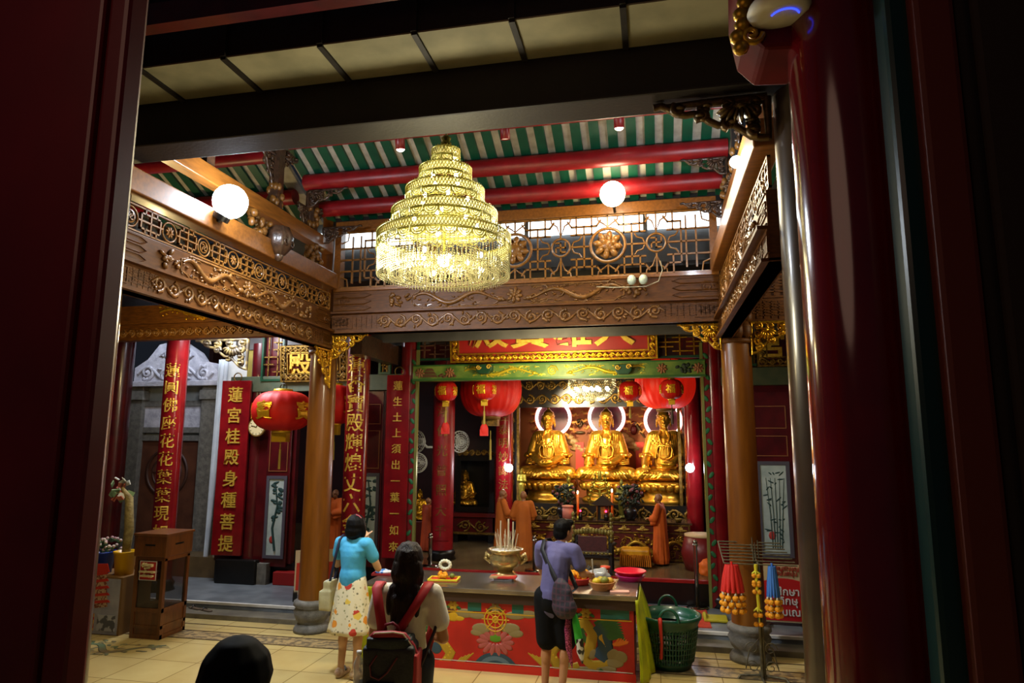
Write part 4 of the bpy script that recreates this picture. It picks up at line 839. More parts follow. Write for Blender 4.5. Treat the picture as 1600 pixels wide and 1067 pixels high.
# ---------------------------------------------------------------- golden statues
def sitting_statue(pose):
    m = M()
    for k in (-1, 1):
        limb(m, (k*.16, 0, .15), (k*.45, -.26, .14), .15, .12); limb(m, (k*.45, -.26, .13), (-k*.05, -.42, .13), .11, .085); m.ell((k*.47, -.24, .1), (.12, .14, .1))
        limb(m, (k*.23, 0, .82), (k*.32, -.02, .5), .1, .105)
        down = (pose == 1 and k < 0); knee = (pose == 2 and k < 0)
        hd_ = (k*.36, -.2, .2) if down else ((k*.36, -.36, .28) if knee else (k*.1, -.34, .33)); limb(m, (k*.32, -.04, .48), hd_, .085, .06)
        if knee or down:
            for f in range(4): limb(m, Vector(hd_)+Vector((.03*(f-1.5), -.02, 0)), Vector(hd_)+Vector((.035*(f-1.5), -.1, -.09)), .017, .013, 8)
            limb(m, Vector(hd_)+Vector((.05, 0, 0)), Vector(hd_)+Vector((.09, -.05, -.04)), .017, .013, 8)
        else:
            for f in range(4): limb(m, (k*.1, -.36, .3+.022*f), (-k*.03, -.43, .29+.022*f), .018, .014, 8)
            limb(m, (k*.09, -.36, .38), (k*.02, -.42, .41), .017, .013, 8)
        for i in range(11):                                       # frilled sleeve edge
            a = 2*PI*i/11; m.ell((k*.32+.125*math.cos(a), -.03+.125*math.sin(a), .47+.02*math.sin(3*a)), (.04, .04, .032))
        for i in range(7): u = i/6; m.tube([(k*(.5-.07*i*.8), -.36-.02*i, .05+.02*(i % 2)), (k*(.42-.06*i), -.42-.01*i, .14), (k*(.3-.05*i), -.36, .22)], .017, 6)   # lap folds
        for i in range(4): m.tube([(k*(.1+.04*i), -.1, .9-.01*i), (k*(.12+.035*i), -.2+.02*i, .7), (k*(.17+.02*i), -.19+.03*i, .42)], .014, 6)           # robe folds
        m.tube([(k*.06, -.07, .93), (k*.1, -.17, .84), (k*.06, -.225, .68), (0, -.235, .6)], .022, 6)
        for i in range(4): m.tube([(k*(.33+.095*math.cos(b)), -.05-.03*i+.09*math.sin(b), .4-.03*i) for b in [i2*PI/5 for i2 in range(11)]], .012, 6)
    m.ell((0, -.14, .12), (.46, .3, .13)); limb(m, (0, 0, .15), (0, -.01, .55), .22, .19); m.ell((0, -.02, .68), (.23, .17, .22)); limb(m, (-.19, 0, .85), (.19, 0, .85), .1, .1); limb(m, (0, 0, .86), (0, -.02, 1.02), .085, .075)
    head = Vector((0, -.03, 1.14)); R = Matrix.Rotation(PI, 3, 'Z'); head_shape(m, head, PI, 1.6)
    for k in (-1, 1): m.ell((k*.13, -.01, 1.06), (.018, .025, .07))
    m.ell(head+Vector((0, .02, .02)), (.13, .15, .16)); m.ell(head+Vector((0, -.03, -.07)), (.1, .1, .1))
    for k in (-1, 1): m.ell(head+Vector((k*.052, -.142, .015)), (.034, .018, .014)); m.tube([head+Vector((k*.015, -.155, .05)), head+Vector((k*.055, -.15, .065)), head+Vector((k*.1, -.11, .045))], .01, 6)
    limb(m, head+Vector((0, -.15, .04)), head+Vector((0, -.178, -.04)), .013, .022, 8); m.ell(head+Vector((0, -.142, -.085)), (.042, .02, .013)); m.ell(head+Vector((0, -.138, -.108)), (.032, .018, .012)); m.ell(head+Vector((0, -.11, -.14)), (.035, .03, .025))
    m.ell((0, .02, 1.26), (.115, .125, .08)); m.ell((0, .02, 1.315), (.06, .06, .05)); m.ell((0, .0, 1.37), (.026, .026, .035)); m.tube([(.124*math.cos(a), -.02+.15*math.sin(a), 1.225) for a in [i*PI/12 for i in range(24)]], .014, 6, True)
    me = skin(m, .0105, 2); return me
SP = [(857, 0, 'golden seated statue on the left of the three, both hands in its lap'), (948, 1, 'golden seated statue in the middle of the three, under the hall chandelier'), (1038, 2, 'golden seated statue on the right of the three, one hand on its knee')]
YB0 = 13.0; ZB0 = 1.69
for px, pose, lb in SP:
    c = Vector((P(px, 700, Y=YB0).x, YB0, ZB0)); t = thing('seated_statue', lb, 'statue', c); obj('body', sitting_statue(pose), GOLDB, t)
    m = M(); q = [(-.11, .66), (.11, .66), (.14, .58), (.12, .46), (.06, .42), (-.06, .42), (-.12, .46), (-.14, .58)]; m.tube([(x, -.235-.01*(z < .6), z) for x, z in q], .016, 6, True)
    for k in (-1, 1): spiral(m, (k*.07, .67), .045, 1.2, .013, .01, PI/2, k, -.235)
    for i in range(5): m.tube([(-.06+.03*i, -.235, .63), (-.055+.0275*i, -.25, .47)], .009, 5)
    obj('chest_ornament', m, GOLDB, t); obj('alms_bowl', M().lathe([(0, 0), (.09, 0), (.15, .05), (.16, .075), (.13, .075), (0, .05)], c=(.02, -.46, .27)), GOLD, t)
    t2 = thing('lotus_throne', lb.split(' on ')[0].split(' in ')[0].replace('golden seated statue', 'golden lotus throne')+' under the %s seated statue' % ('left', 'middle', 'right')[pose], 'pedestal', c-Vector((0, 0, .39))); obj('drum', M().lathe([(0, 0), (.5, 0), (.5, .06), (.42, .1), (.42, .2), (.52, .27), (.56, .34), (.54, .385), (0, .385)], n=40, sq=(.95, .86)), GOLDB, t2)
    m = M()
    for i in range(22): a = 2*PI*i/22; m.ell((.49*math.cos(a), .46*math.sin(a), .285), (.07, .05, .085), RZ(a+PI/2).to_3x3() @ Matrix.Rotation(.4, 3, 'X'), 8)
    obj('petals', m, GOLDB, t2)
NEON = em('neon_pink', '#ff8a80', 2.2); NEON2 = em('neon_white', '#ffe8e0', 3.5)
for px, py, pose in ((865, 653, 0), (948, 652, 1), (1036, 657, 2)):
    c = P(px, py, Y=13.55); t = thing('neon_halo', 'glowing ring halo with flame border behind the head of the %s statue' % ('left', 'middle', 'right')[pose], 'halo', c); m = M()
    obj('neon_tube', M().tube([(.335*math.cos(i*PI/24), -.06, .335*math.sin(i*PI/24)) for i in range(48)], .022, 8, True), NEON2, t); obj('glow_rim', M().tube([(.365*math.cos(i*PI/24), -.045, .365*math.sin(i*PI/24)) for i in range(48)], .014, 6, True), NEON, t)
    obj('disc', M().tube([(0, 0, 0), (0, .03, 0)], .34, 40), mat('halo_disc', '#4a1c24', .4, 0, '#3a1420', 8), t)
    for i in range(18):
        a = 2*PI*i/18+.1; m.tube([(.40*math.cos(a), 0, .40*math.sin(a)), (.47*math.cos(a+.08), -.01, .47*math.sin(a+.08)), (.5*math.cos(a-.02), 0, .5*math.sin(a-.02)), (.55*math.cos(a+.06), 0, .55*math.sin(a+.06))], [.035, .03, .018, .004], 6)
    obj('mount', M().cyl((0, .02, 0), (0, .36, 0), .02), BLACK, t); obj('flames', m, mat('flame_gold', '#a87434', .5, .2), t, 'gilt flame border')
# shrine shell
x0, x1 = P(795, 700, Y=13.9).x, P(1100, 700, Y=13.9).x
struct('wall_shrine', M().bx(x0, x1, 13.9, 13.96, 1.0, 3.75), mat('shrine_orange', '#8a4608', .6, 0, '#7c3c06', 2, 3))
t = thing('shrine_canopy', 'dark carved wooden canopy framing the golden statues', 'canopy', ((x0+x1)/2, 12.55, 0)); W = P(1090, 700, Y=12.55).x-P(803, 700, Y=12.55).x; zc1, zc0 = P(940, 590, Y=12.55).z, P(940, 636, Y=12.55).z
obj('canopy_board', M().box((0, 0, (zc0+zc1)/2), (W, .1, zc1-zc0)), BLACK, t); obj('canopy_carving', M().join(scroll_band(W*.96, (zc1-zc0)*.45, 11, .02), TR(0, -.06, zc0+(zc1-zc0)*.28)).join(scroll_band(W*.96, (zc1-zc0)*.4, 12, .018), TR(0, -.06, zc0+(zc1-zc0)*.75)), GOLDD, t)
for s in (-1, 1): obj('side_panel', M().box((s*W*.49, 0, (zc0+1.2)/2+.3), (.24, .1, zc0-.6)), BLACK, t); obj('side_carving', M().join(scroll_band(zc0-1.3, .2, 14, .02), TR(s*W*.49, -.06, (zc0+1.2)/2+.3) @ RY(PI/2)), GOLDD, t)
for s in (-1, 1): obj('gilt_stile', M().box((s*(W*.49-.17)-.02, -.02, (zc0+1.2)/2+.3), (.05, .08, zc0-.7)), GOLDD, t)
for px, lb in ((906, 'small red tablet on the shrine wall between the left and middle statues'), (1000, 'small red tablet on the shrine wall between the middle and right statues')): solo('red_tablet', M().box((0, 0, 0), (.17, .03, .55)), mat('tablet_red', '#b83020', .5), lb, 'tablet', P(px, 712, Y=13.85))
for px, py, lb in ((906, 665, 'dark bronze emblem on the shrine wall between left and middle statues'), (990, 668, 'dark red gourd emblem on the shrine wall right of the middle statue'), (1000, 672, 'dark diagonal sword emblem on the shrine wall near the right statue')):
    m = M()
    if px == 906: spiral(m, (0, .04), .09, 1.5, .03, .02, 0, 1, 0); m.ell((0, -.02, -.14), (.11, .03, .03))
    elif px == 990: m.ell((0, 0, -.05), (.07, .04, .1)).ell((0, 0, .08), (.045, .03, .06))
    else: m.tube([(-.1, 0, .16), (.0, 0, 0), (.09, 0, -.17)], [.03, .035, .01], 6)
    solo('wall_emblem', m, mat('emblem_%d' % px, ('#5a1410' if px == 990 else '#4a3a20'), .4, .2), lb, 'ornament', P(px, py, Y=13.85))
for px, py, k, lb in ((898, 692, 1, 'pale carved cloud at the shoulder of the left statue'), (985, 690, 1, 'pale carved cloud at the shoulder of the middle statue'), (1070, 690, 1, 'pale carved cloud at the shoulder of the right statue')):
    m = M()
    for i in range(7): m.ell((-.16+.05*i, 0, .12-.045*i+.03*(i % 2)), (.1, .04, .08), None, 10)
    m.ell((.1, 0, -.12), (.2, .04, .05)); solo('carved_cloud', m, mat('cloud_tan', '#a08250', .5, .1, '#8a6a3a', 10), lb, 'carving', P(px, py, Y=13.87))
# stepped shrine stage and front altar
xs0, xs1 = P(803, 700, Y=12.3).x, P(1095, 700, Y=12.3).x
t = thing('shrine_stage', 'dark gilded stage carrying the lotus thrones', 'stage', ((xs0+xs1)/2, 12.3, ZH)); W = xs1-xs0; obj('stage_block', M().bx(-W/2, W/2, 0, 1.5, 0, .82), BLACK, t); obj('stage_carving', M().join(scroll_band(W*.95, .28, 21, .02), TR(0, -.02, .66)).join(scroll_band(W*.95, .3, 22, .02), TR(0, -.02, .3)), GOLDD, t)
YA = 11.5; xa0, xa1 = P(821, 812, Y=YA).x, P(1078, 815, Y=YA).x; W = xa1-xa0; ZA = P(915, 813, Y=YA).z
t = thing('altar_table', 'long red altar table with gilt dragons in front of the golden statues', 'table', ((xa0+xa1)/2, YA, ZH)); h = ZA-ZH
obj('top', M().bx(-W/2-.03, W/2+.03, -.03, .62, h-.03, h), mat('altar_top', '#3a2418', .25, 0, coat=.4), t); obj('front_panel', M().bx(-W/2, W/2, 0, .6, .0, h-.03), mat('altar_red', '#5a1810', .4, 0, '#48120c', 5), t)
m = M().join(frame(W, h-.04, .03, .04), TR(0, -.01, h/2)); m.box((0, -.01, h-.17), (W, .03, .02)); obj('gilt_rails', m, GOLDD, t)
m = M()
for s in (-1, 1): m.join(dragon(W*.42, h*.6, 3, s, .028), TR(-s*W*.24, -.03, h*.36))
m.join(dragon(.5, h*.5, 9, 1, .02), TR(0, -.03, h*.36)); rg = random.Random(2)
for i in range(70): x = rg.uniform(-W/2+.05, W/2-.05); z = rg.uniform(.05, h-.22); spiral(m, (x, z), .05, 1.3, .008, .006, rg.uniform(0, 6), 1, -.015, 4, 8)
obj('gilt_dragons', m, mat('altar_gilt', '#a8842c', .35, .7), t, 'gilt dragon relief')
m = M()
for i in range(9):
    x = -W/2+W*(i+.5)/9; lotus(m, (x, h-.1), .05, -.02)
    m.ell((x, -.02, h-.12), (.11, .01, .02))
obj('lotus_ornaments', m, mat('altar_gilt_2', '#b89848', .4, .5), t)
# things on the altar
def on_altar(px, dy=.25): return Vector((P(px, 812, Y=YA+dy).x, YA+dy, ZA+.001))
def bouquet(px, dy, label, hh, rr, vase):
    t = thing('flower_vase', label, 'vase', on_altar(px, dy)); obj('vase', M().lathe([(0, 0), (.07, 0), (.1, .06), (.12, .15), (.09, .2), (.07, .2), (0, .1)]), vase, t); m = M(); f = M(); rg = random.Random(px)
    for i in range(90):
        d = Vector((rg.gauss(0, 1), rg.gauss(0, 1), rg.gauss(0, 1))).normalized()*rr*rg.uniform(.5, 1); p = Vector((0, 0, .2+hh*.5))+Vector((d.x, d.y*.7, d.z*hh/rr*.5)); m.ell(p, (.05, .015, .025), Euler((rg.uniform(0, 6), rg.uniform(0, 6), 0)).to_matrix(), 6)
        if i % 6 == 0: f.ell(p*1.03, .03, None, 7)
    m.tube([(0, 0, .1), (0, 0, .2+hh*.4)], .02, 6); obj('foliage', m, mat('dark_leaf', '#141a10', .5, 0, '#1e2a16', 8), t); obj('blossoms', f, mat('dim_pink_petals', '#6a3438', .6), t)
bouquet(881, .2, 'dark leafy bouquet in a black vase in front of the left statue', .42, .2, BLACK); bouquet(985, .2, 'dark flower bouquet in a black pot left of the orange robed monk at the altar', .42, .24, BLACK)
def standing_statue(px, dy, hh, label, mt, arms=1):
    c = on_altar(px, dy); t = thing('standing_statue', label, 'statue', c, PI); j = J0(el=(-.2, .03, 1.08), er=(.2, .03, 1.08), hl=(-.05, .2, 1.1), hr=(.05, .2, 1.1)); m = M(); S = lambda a: j[a]
    limb(m, (0, 0, .1), (0, 0, .9), .14, .17); limb(m, (0, 0, .9), S('ch'), .15, .14); limb(m, S('sl'), S('sr'), .06, .06); limb(m, S('ch'), S('hd')-Vector((0, 0, .04)), .09, .055); head_shape(m, S('hd'), 0, 1.1); m.ell((0, -.02, 1.68), (.05, .05, .05)); m.ell((0, 0, .06), (.22, .2, .07))
    for a in 'lr': limb(m, S('s'+a), S('e'+a), .06, .055); limb(m, S('e'+a), S('h'+a), .055, .04)
    for i in range(6): m.tube([(-.14+.05*i, .12, .2), (-.1+.04*i, .15, .6), (-.12+.05*i, .13, .95)], .014, 5)
    me = skin(m, .02, 3); s = hh/1.7; me.transform(SC(s, s, s)); obj('body', me, mt, t); return t
STG = mat('old_brass', '#a89838', .35, .7, '#7a6a24', 20)
standing_statue(815, .75, .62, 'tall gilt standing statue at the left end of the altar', STG).location.z = 1.3
standing_statue(889, .45, .7, 'gilt standing statue between the left and middle golden statues', STG); standing_statue(972, .45, .66, 'greenish gilt standing statue between the middle and right golden statues', mat('green_brass', '#7a7430', .4, .5, '#4e4c20', 20))
t = thing('offering_box', 'pink cylindrical offering box on the altar behind the man', 'box', on_altar(887, .1)); obj('drum', M().lathe([(0, 0), (.09, 0), (.09, .2), (0, .2)]), mat('box_pink', '#b86a58', .6), t); obj('lid', M().lathe([(0, .2), (.1, .2), (.1, .23), (0, .24)]), mat('box_pink_2', '#c47a64', .6), t)
c = on_altar(943, .2); t = thing('miniature_shrine', 'small dark miniature pavilion on the altar below the middle statue', 'shrine', c); obj('cabinet', M().bx(-.11, .11, -.08, .1, 0, .24), BLACK, t); m = M()
for x in (-.1, .1): m.cyl((x, -.1, 0), (x, -.1, .25), .012)
m.box((0, -.085, .12), (.08, .01, .2)); obj('gilt_posts', m, GOLDD, t); obj('roof', M().prism([(-.2, .26), (-.12, .32), (0, .42), (.12, .32), (.2, .26), (.1, .24), (-.1, .24)], -.14, .14), mat('roof_dark', '#2a1a10', .4), t)
t = thing('ornate_candelabrum', 'branching gilt candelabrum in front of the middle statue', 'candelabrum', on_altar(938, .42)); m = M().cyl((0, 0, 0), (0, 0, .5), .02); m.lathe([(0, 0), (.09, 0), (.03, .06), (0, .06)])
for k in range(7):
    for s in (-1, 1): m.tube([(0, 0, .2+.07*k), (s*(.18-.02*k), 0, .22+.07*k), (s*(.2-.02*k), 0, .3+.07*k)], .012, 5); m.ell((s*(.2-.02*k), 0, .32+.07*k), (.03, .03, .025))
m.ell((0, 0, .72), (.04, .04, .09)); obj('branches', m, STG, t)
for px, dy, hh, lb in ((903, .12, .42, 'tall orange candle left of the miniature pavilion'), (957, .12, .46, 'tall orange candle right of the miniature pavilion')):
    t = thing('candle', lb, 'candle', on_altar(px, dy)); obj('wax', M().lathe([(0, .05), (.022, .05), (.022, hh), (0, hh)]), mat('candle_wax', '#c86418', .5), t); obj('holder', M().lathe([(0, 0), (.05, 0), (.02, .03), (.03, .06), (0, .06)]), STG, t); obj('flame', M().ell((0, 0, hh+.03), (.014, .014, .03), None, 8), em('flame', '#ffdf9a', 25), t)
for px, lb in ((907, 'tiny glowing red lamp on the altar left of the miniature pavilion'), (947, 'tiny glowing red lamp on the altar by the miniature pavilion')):
    t = thing('votive_lamp', lb, 'lamp', on_altar(px, .05)); obj('cup', M().lathe([(0, 0), (.03, 0), (.035, .1), (0, .1)]), BLACK, t); obj('glow', M().ell((0, -.01, .15), .018, None, 8), em('red_glow', '#ff1830', 12), t)
bc = mat('offering_bowl_brass', '#8a7a40', .3, .7)
for i, (px, lb) in enumerate(((835, 'small brass bowl at the left end of the altar top'), (851, 'small brass bowl second from the left end of the altar top'), (922, 'small brass bowl on the altar left of the miniature pavilion'), (965, 'small brass bowl on the altar beside the right orange candle'), (1012, 'small brass bowl on the altar right of the flower pot'), (1060, 'small brass bowl near the right end of the altar top'))):
    b = solo('offering_bowl', M().lathe([(0, 0), (.04, 0), (.06, .04), (.065, .06), (.05, .055), (0, .03)]), bc, lb, 'bowl', on_altar(px, .08), group='brass bowls on the altar')
# chair, cushion stool, drum, stanchions
t = thing('carved_chair', 'tall carved dark wooden chair with gilt crest and red padded back behind the offering table', 'chair', (P(928, 860, Y=10.4).x, 10.4, ZH)); cw = .26; zt = P(928, 824, Y=10.4).z-ZH
for s in (-1, 1): obj('leg', M().bx(s*cw-.025, s*cw+.025, .2, .25, 0, .5), WOODD, t); obj('leg', M().bx(s*cw-.025, s*cw+.025, -.25, -.2, 0, zt-.05), WOODD, t); obj('armrest', M().tube([(s*cw, -.22, .42), (s*(cw+.06), 0, .42), (s*cw, .24, .4)], .025, 8), WOODD, t)
obj('seat', M().bx(-cw, cw, -.25, .25, .24, .29), WOODD, t, bev=.01); obj('back_pad', M().bx(-cw+.05, cw-.05, -.26, -.22, .34, zt-.1), mat('maroon_pad', '#4a1c1a', .6, 0, '#3c1412', 20, bump=.2), t, 'maroon padded back'); m = M()
for i in range(14): u = i/13; m.ell((-cw-.03+2*(cw+.03)*u, -.26, zt-.05+.03*math.sin(PI*u)), (.035, .03, .045), None, 8)
for s in (-1, 1):
    for i in range(7): m.ell((s*(cw+.02), -.26, .5+.06*i), (.03, .03, .04), None, 7)
for i in range(9): m.ell((-cw+.06+.5*i*cw*.44, -.27, .31), (.03, .02, .02), None, 6)
obj('gilt_crest', m, mat('crest_gilt', '#8a7a38', .4, .4, '#5e5220', 20), t, 'gilt carved crest'); t.rotation_euler = (0, 0, 0)
c = Vector((P(993, 868, Y=11.0).x, 11.0, ZH)); t = thing('kneeling_stool', 'low stool with shiny yellow cushion and orange fringe beside the monk', 'stool', c); YEL = mat('yellow_silk', '#d8981c', .35, 0, '#c07c10', 9, spec=.6)
obj('base', M().bx(-.2, .2, -.16, .16, 0, .1), BLACK, t); obj('cushion', M().bx(-.22, .22, -.18, .18, .17, .28), YEL, t, bev=.03); m = M()
for i in range(60): u = i/60*4; k = int(u); f = u-k; q = [(-.22+.44*f, -.18), (.22, -.18+.36*f), (.22-.44*f, .18), (-.22, .18-.36*f)][k]; m.tube([(q[0], q[1], .2), (q[0]*1.06, q[1]*1.06, .03)], .012, 5)
obj('fringe', m, mat('orange_fringe', '#c8720e', .6), t, 'orange fringe')
c = Vector((P(1098, 850, Y=10.95).x, 10.95, ZH)); t = thing('temple_drum', 'round red drum with cream skin at the right edge of the hall', 'drum', c); obj('barrel', M().lathe([(0, 0), (.27, 0), (.33, .25), (.27, .5), (0, .5)], n=32), mat('drum_red', '#6a1614', .4), t); obj('drum_skin', M().lathe([(0, .5), (.275, .5), (.27, .53), (0, .535)], n=32), mat('drum_cream', '#c0a070', .6), t)
t = thing('orange_cloth', 'orange cloth heap at the foot of the red drum', 'cloth', (c.x+.02, c.y-.42, ZH)); obj('heap', skin(M().ell((0, 0, .09), (.12, .1, .15)).ell((.05, 0, .05), (.12, .1, .07)), .02, 3, rough_up(.02, 16)), mat('orange_cloth_m', '#d86414', .6), t)
def stanchion(px, py_top, Y, z0, label):
    c = Vector((P(px, 870, Y=Y).x, Y, z0)); h = P(px, py_top, Y=Y).z-z0; t = thing('stanchion', label, 'barrier post', c); obj('pole', M().lathe([(0, .02), (.028, .02), (.028, h-.09), (.04, h-.08), (.04, h-.06), (.02, h-.055), (0, h-.055)]), CHROME, t); obj('finial', M().ell((0, 0, h-.035), .034), CHROME, t); obj('foot', M().lathe([(0, .03), (.05, .03), (.15, .012), (.15, 0), (0, 0)]), CHROME, t)
stanchion(1087, 843, 9.9, ZT, 'steel barrier post standing before the right end of the hall step'); stanchion(835, 836, 10.3, ZH, 'steel barrier post left of the man in the purple shirt'); stanchion(672, 832, 10.3, ZH, 'steel barrier post right of the backpack woman\'s head')
# left part of the hall
Yc = 12.9; x0, x1 = P(712, 760, Y=Yc).x, P(772, 760, Y=Yc).x; z0, z1 = P(740, 800, Y=Yc).z, P(740, 712, Y=Yc).z
t = thing('side_altar_cabinet', 'black cabinet shrine left of the golden statues holding a small gold statue', 'cabinet', ((x0+x1)/2, Yc, z0)); L = x1-x0; obj('cabinet_frame', M().join(frame(L, z1-z0, .1, .5), TR(0, .25, (z1-z0)/2)), BLACK, t); obj('back', M().box((0, .5, (z1-z0)/2), (L, .03, z1-z0)), BLACK, t); obj('carved_top', M().join(scroll_band(L, .14, 5, .02), TR(0, -.02, z1-z0+.06)), GOLDD, t)
m = M(); sm_ = sitting_statue(0); sm_.transform(SC(.5, .5, .5)); t = thing('seated_statue', 'small gold seated statue inside the black cabinet shrine', 'statue', (P(721, 780, Y=Yc).x, Yc+.28, z0+.1)); obj('body', sm_, GOLDB, t)
z2 = P(740, 845, Y=Yc-.1).z; t = thing('side_altar_table', 'low red altar table with faint gilt carving under the black cabinet shrine', 'table', ((x0+x1)/2, Yc-.1, ZH)); hh = z0-ZH; obj('top', M().bx(-L/2-.1, L/2+.1, -.05, .8, hh-.08, hh-.01), mat('side_red', '#5a1210', .35, coat=.3), t); obj('front_panel', M().bx(-L/2, L/2, 0, .75, .2, hh-.08), REDD, t); obj('gilt_edge', M().bx(-L/2-.06, L/2+.06, -.04, .0, .16, .2), GOLDD, t); obj('gilt_carving', M().join(scroll_band(L*.8, .3, 7, .015), TR(0, -.015, hh*.55)), GOLDD, t)
for s in (-1, 1): obj('leg', M().bx(s*L*.45-.05, s*L*.45+.05, 0, .7, 0, .2), BLACK, t)
def fan(px, py, Y, label, r, yaw):
    c = P(px, py, Y=Y); t = thing('wall_fan', label, 'fan', c, yaw); m = M()
    for q in (1, .8, .6, .4, .2): ring(m, (0, 0), r*q, .005, -.08-.03*(1-q), 24, 4)
    for k in range(20): a = 2*PI*k/20; m.tube([(r*math.cos(a), -.03, r*math.sin(a)), (r*math.cos(a), -.08, r*math.sin(a)), (.02*math.cos(a), -.12, .02*math.sin(a))], .004, 4)
    ring(m, (0, 0), r, .012, -.03, 24, 5); obj('cage', m, mat('fan_white', '#b8b8a8', .4), t, 'pale wire cage'); b = M()
    for k in range(3): a = 2*PI*k/3; b.ell((r*.45*math.cos(a), -.05, r*.45*math.sin(a)), (r*.4, .012, r*.22), RY(-a), 10)
    obj('blades', b, mat('fan_blade', '#8a8c84', .4), t); obj('motor', M().tube([(0, -.02, 0), (0, .14, 0)], .07, 16), mat('fan_motor', '#a0a094', .5), t); obj('bracket', M().tube([(0, .1, 0), (0, .25, -.1), (0, .4, -.1)], .025, 6), mat('fan_motor2', '#a0a094', .5), t)
fan(651, 723, 11.4, 'pale wall fan low at the left edge of the hall opening', .17, .7); fan(653, 690, 11.8, 'pale wall fan, upper one at the left edge of the hall opening', .2, -.4); fan(716, 690, 12.4, 'round wire wall fan right of the lettered inner column', .2, .9)
for px, py, lb in ((795, 731, 'white hall lamp left of the golden statues'), (1078, 731, 'white hall lamp right of the golden statues')):
    c = P(px, py, Y=11.95); t = thing('hall_lamp', lb, 'lamp', c); obj('bulb', M().ell((0, 0, 0), .075, None, 16), em('hall_lamp_face', '#eef0ff', 18), t); obj('arm', M().tube([(0, .06, 0), (0, .16, -.04), (0, .25, -.04)], .015, 6), BLACK, t); light('POINT', 'hall_lamp_light', c+Vector((0, -.16, 0)), 8, (.9, .92, 1), .06)
# robed novices
ORG = mat('monk_robe', '#c45606', .8, 0, '#ae4804', 5, bump=.15, bscale=30); ORY = mat('monk_robe_ochre', '#aa560a', .8, 0, '#964a08', 5); ORD = mat('monk_robe_dark', '#a83c0c', .7, 0, '#8e300a', 5)
def monk_at(px, py_head, Y, rz, robe, label, z0=ZH, face=0): c = Vector((P(px, 800, Y=Y).x, Y, z0)); return monk(label, c, rz, P(px, py_head, Y=Y).z-z0, robe, face)
monk_at(1031, 772, 11.2, PI/2-.25, ORG, 'person in a long orange robe standing at the right of the altar, facing left')
monk_at(784, 765, 11.3, -PI/2+.5, ORY, 'person in an ochre orange robe left of the altar, facing right')
monk_at(818, 768, 10.95, .3, ORY, 'person in an ochre orange robe seen from behind, at the left end of the altar')
monk_at(668, 778, 11.6, -.6, ORD, 'person in a dark orange robe half hidden behind the inner red column')
monk_at(524, 765, 10.9, PI-.2, ORG, 'orange robed person seen between the left orange column and the lettered red column')
sm2 = sitting_statue(0); sm2.transform(SC(.42, .42, .42)); t = thing('seated_statue', 'small dim gold statue at the left edge of the hall opening', 'statue', (P(655, 810, Y=12.6).x, 12.6, P(655, 812, Y=12.6).z)); obj('body', sm2, GOLD, t)
solo('statue_stand', M().bx(-.35, .35, -.25, .3, 0, P(655, 812, Y=12.6).z-ZH), mat('stand_red', '#4a1410', .4), 'dark red stand under the small dim gold statue', 'stand', (P(655, 810, Y=12.6).x, 12.6, ZH), bev=.01)
# ---------------------------------------------------------------- offering table
TX0, TX1, TY0, TY1, TZ = -3.22, -.215, 7.2, 8.07, .845
TC = Vector(((TX0+TX1)/2, (TY0+TY1)/2, 0)); TL, TW = TX1-TX0, TY1-TY0
t = thing('offering_table', 'long red painted offering table with a steel top, behind the three visitors', 'table', TC)
obj('steel_top', M().bx(-TL/2, TL/2, -TW/2, TW/2, TZ-.05, TZ), mat('worn_steel', '#a89c88', .25, .85, '#82786a', 3, 5, .04, 8), t, 'worn steel table top', bev=.008)
obj('top_edge', M().bx(-TL/2+.02, TL/2-.02, -TW/2+.03, TW/2-.03, TZ-.15, TZ-.05), mat('dark_edge', '#3a2418', .5), t, 'dark wooden edge')
yf = -TW/2+.06; TR_ = mat('table_red', '#b81e14', .45, 0, '#a4160e', 5)
obj('carcass', M().bx(-TL/2+.04, TL/2-.04, yf, TW/2-.06, .0, TZ-.14), TR_, t); obj('plinth', M().bx(-TL/2+.03, TL/2-.03, yf-.012, yf, 0, .075), mat('plinth_red', '#c8281a', .4), t)
def tp(px, py): q = P(px, py, Y=TC.y+yf); return q.x-TC.x, q.z
k_ = (tp(801, 1000)[0]-tp(800, 1000)[0])
paint = dict(teal='#1e5a4a', yel='#c89a18', tan='#8c7a4c', gold='#b08a1c', green='#2e5a24', pink='#a85248', blue='#5a6e78', navy='#2c4450', wht='#c8c0a8', dk='#5a2a18', org='#d87018', grn='#5a8a1c')
PM = {a: mat('paint_'+a, b, .5) for a, b in paint.items()}; pa = {a: M() for a in paint}
def disc(c, px, py, rx, rz=None, rot=0, d=.004): x, z = tp(px, py); pa[c].ell((x, yf-.0, z), (rx*k_, d+.002, (rz or rx)*k_), RY(rot), 14)
def stroke(c, pts, r, d=.0): 
    n = len(pts); rs = r if isinstance(r, list) else [r]*n; q = [tp(*p) for p in pts]; m = M().tube([(x, 0, z) for x, z in q], [a*k_ for a in rs], 8); pa[c].join(m, TR(0, yf-d, 0) @ SC(1, .006/max(.006, max(rs)*k_), 1))
def stripe(c, x0, z0, x1, z1): a, b = tp(x0, z0), tp(x1, z1); pa[c].bx(min(a[0], b[0]), max(a[0], b[0]), yf-.004, yf, min(a[1], b[1]), max(a[1], b[1]))
z_t, z_b = tp(800, 939)[1], tp(800, 951)[1]
for c0, c1 in ((588, 612), (640, 660), (731, 752), (800, 818), (868, 888), (938, 983)): pa['teal'].bx(tp(c0, 945)[0], tp(c1, 945)[0], yf-.005, yf, .60, .695)
pa['yel'].bx(-TL/2+.06, TL/2-.06, yf-.006, yf, .582, .592); pa['wht'].bx(-TL/2+.06, TL/2-.06, yf-.006, yf, .083, .09)
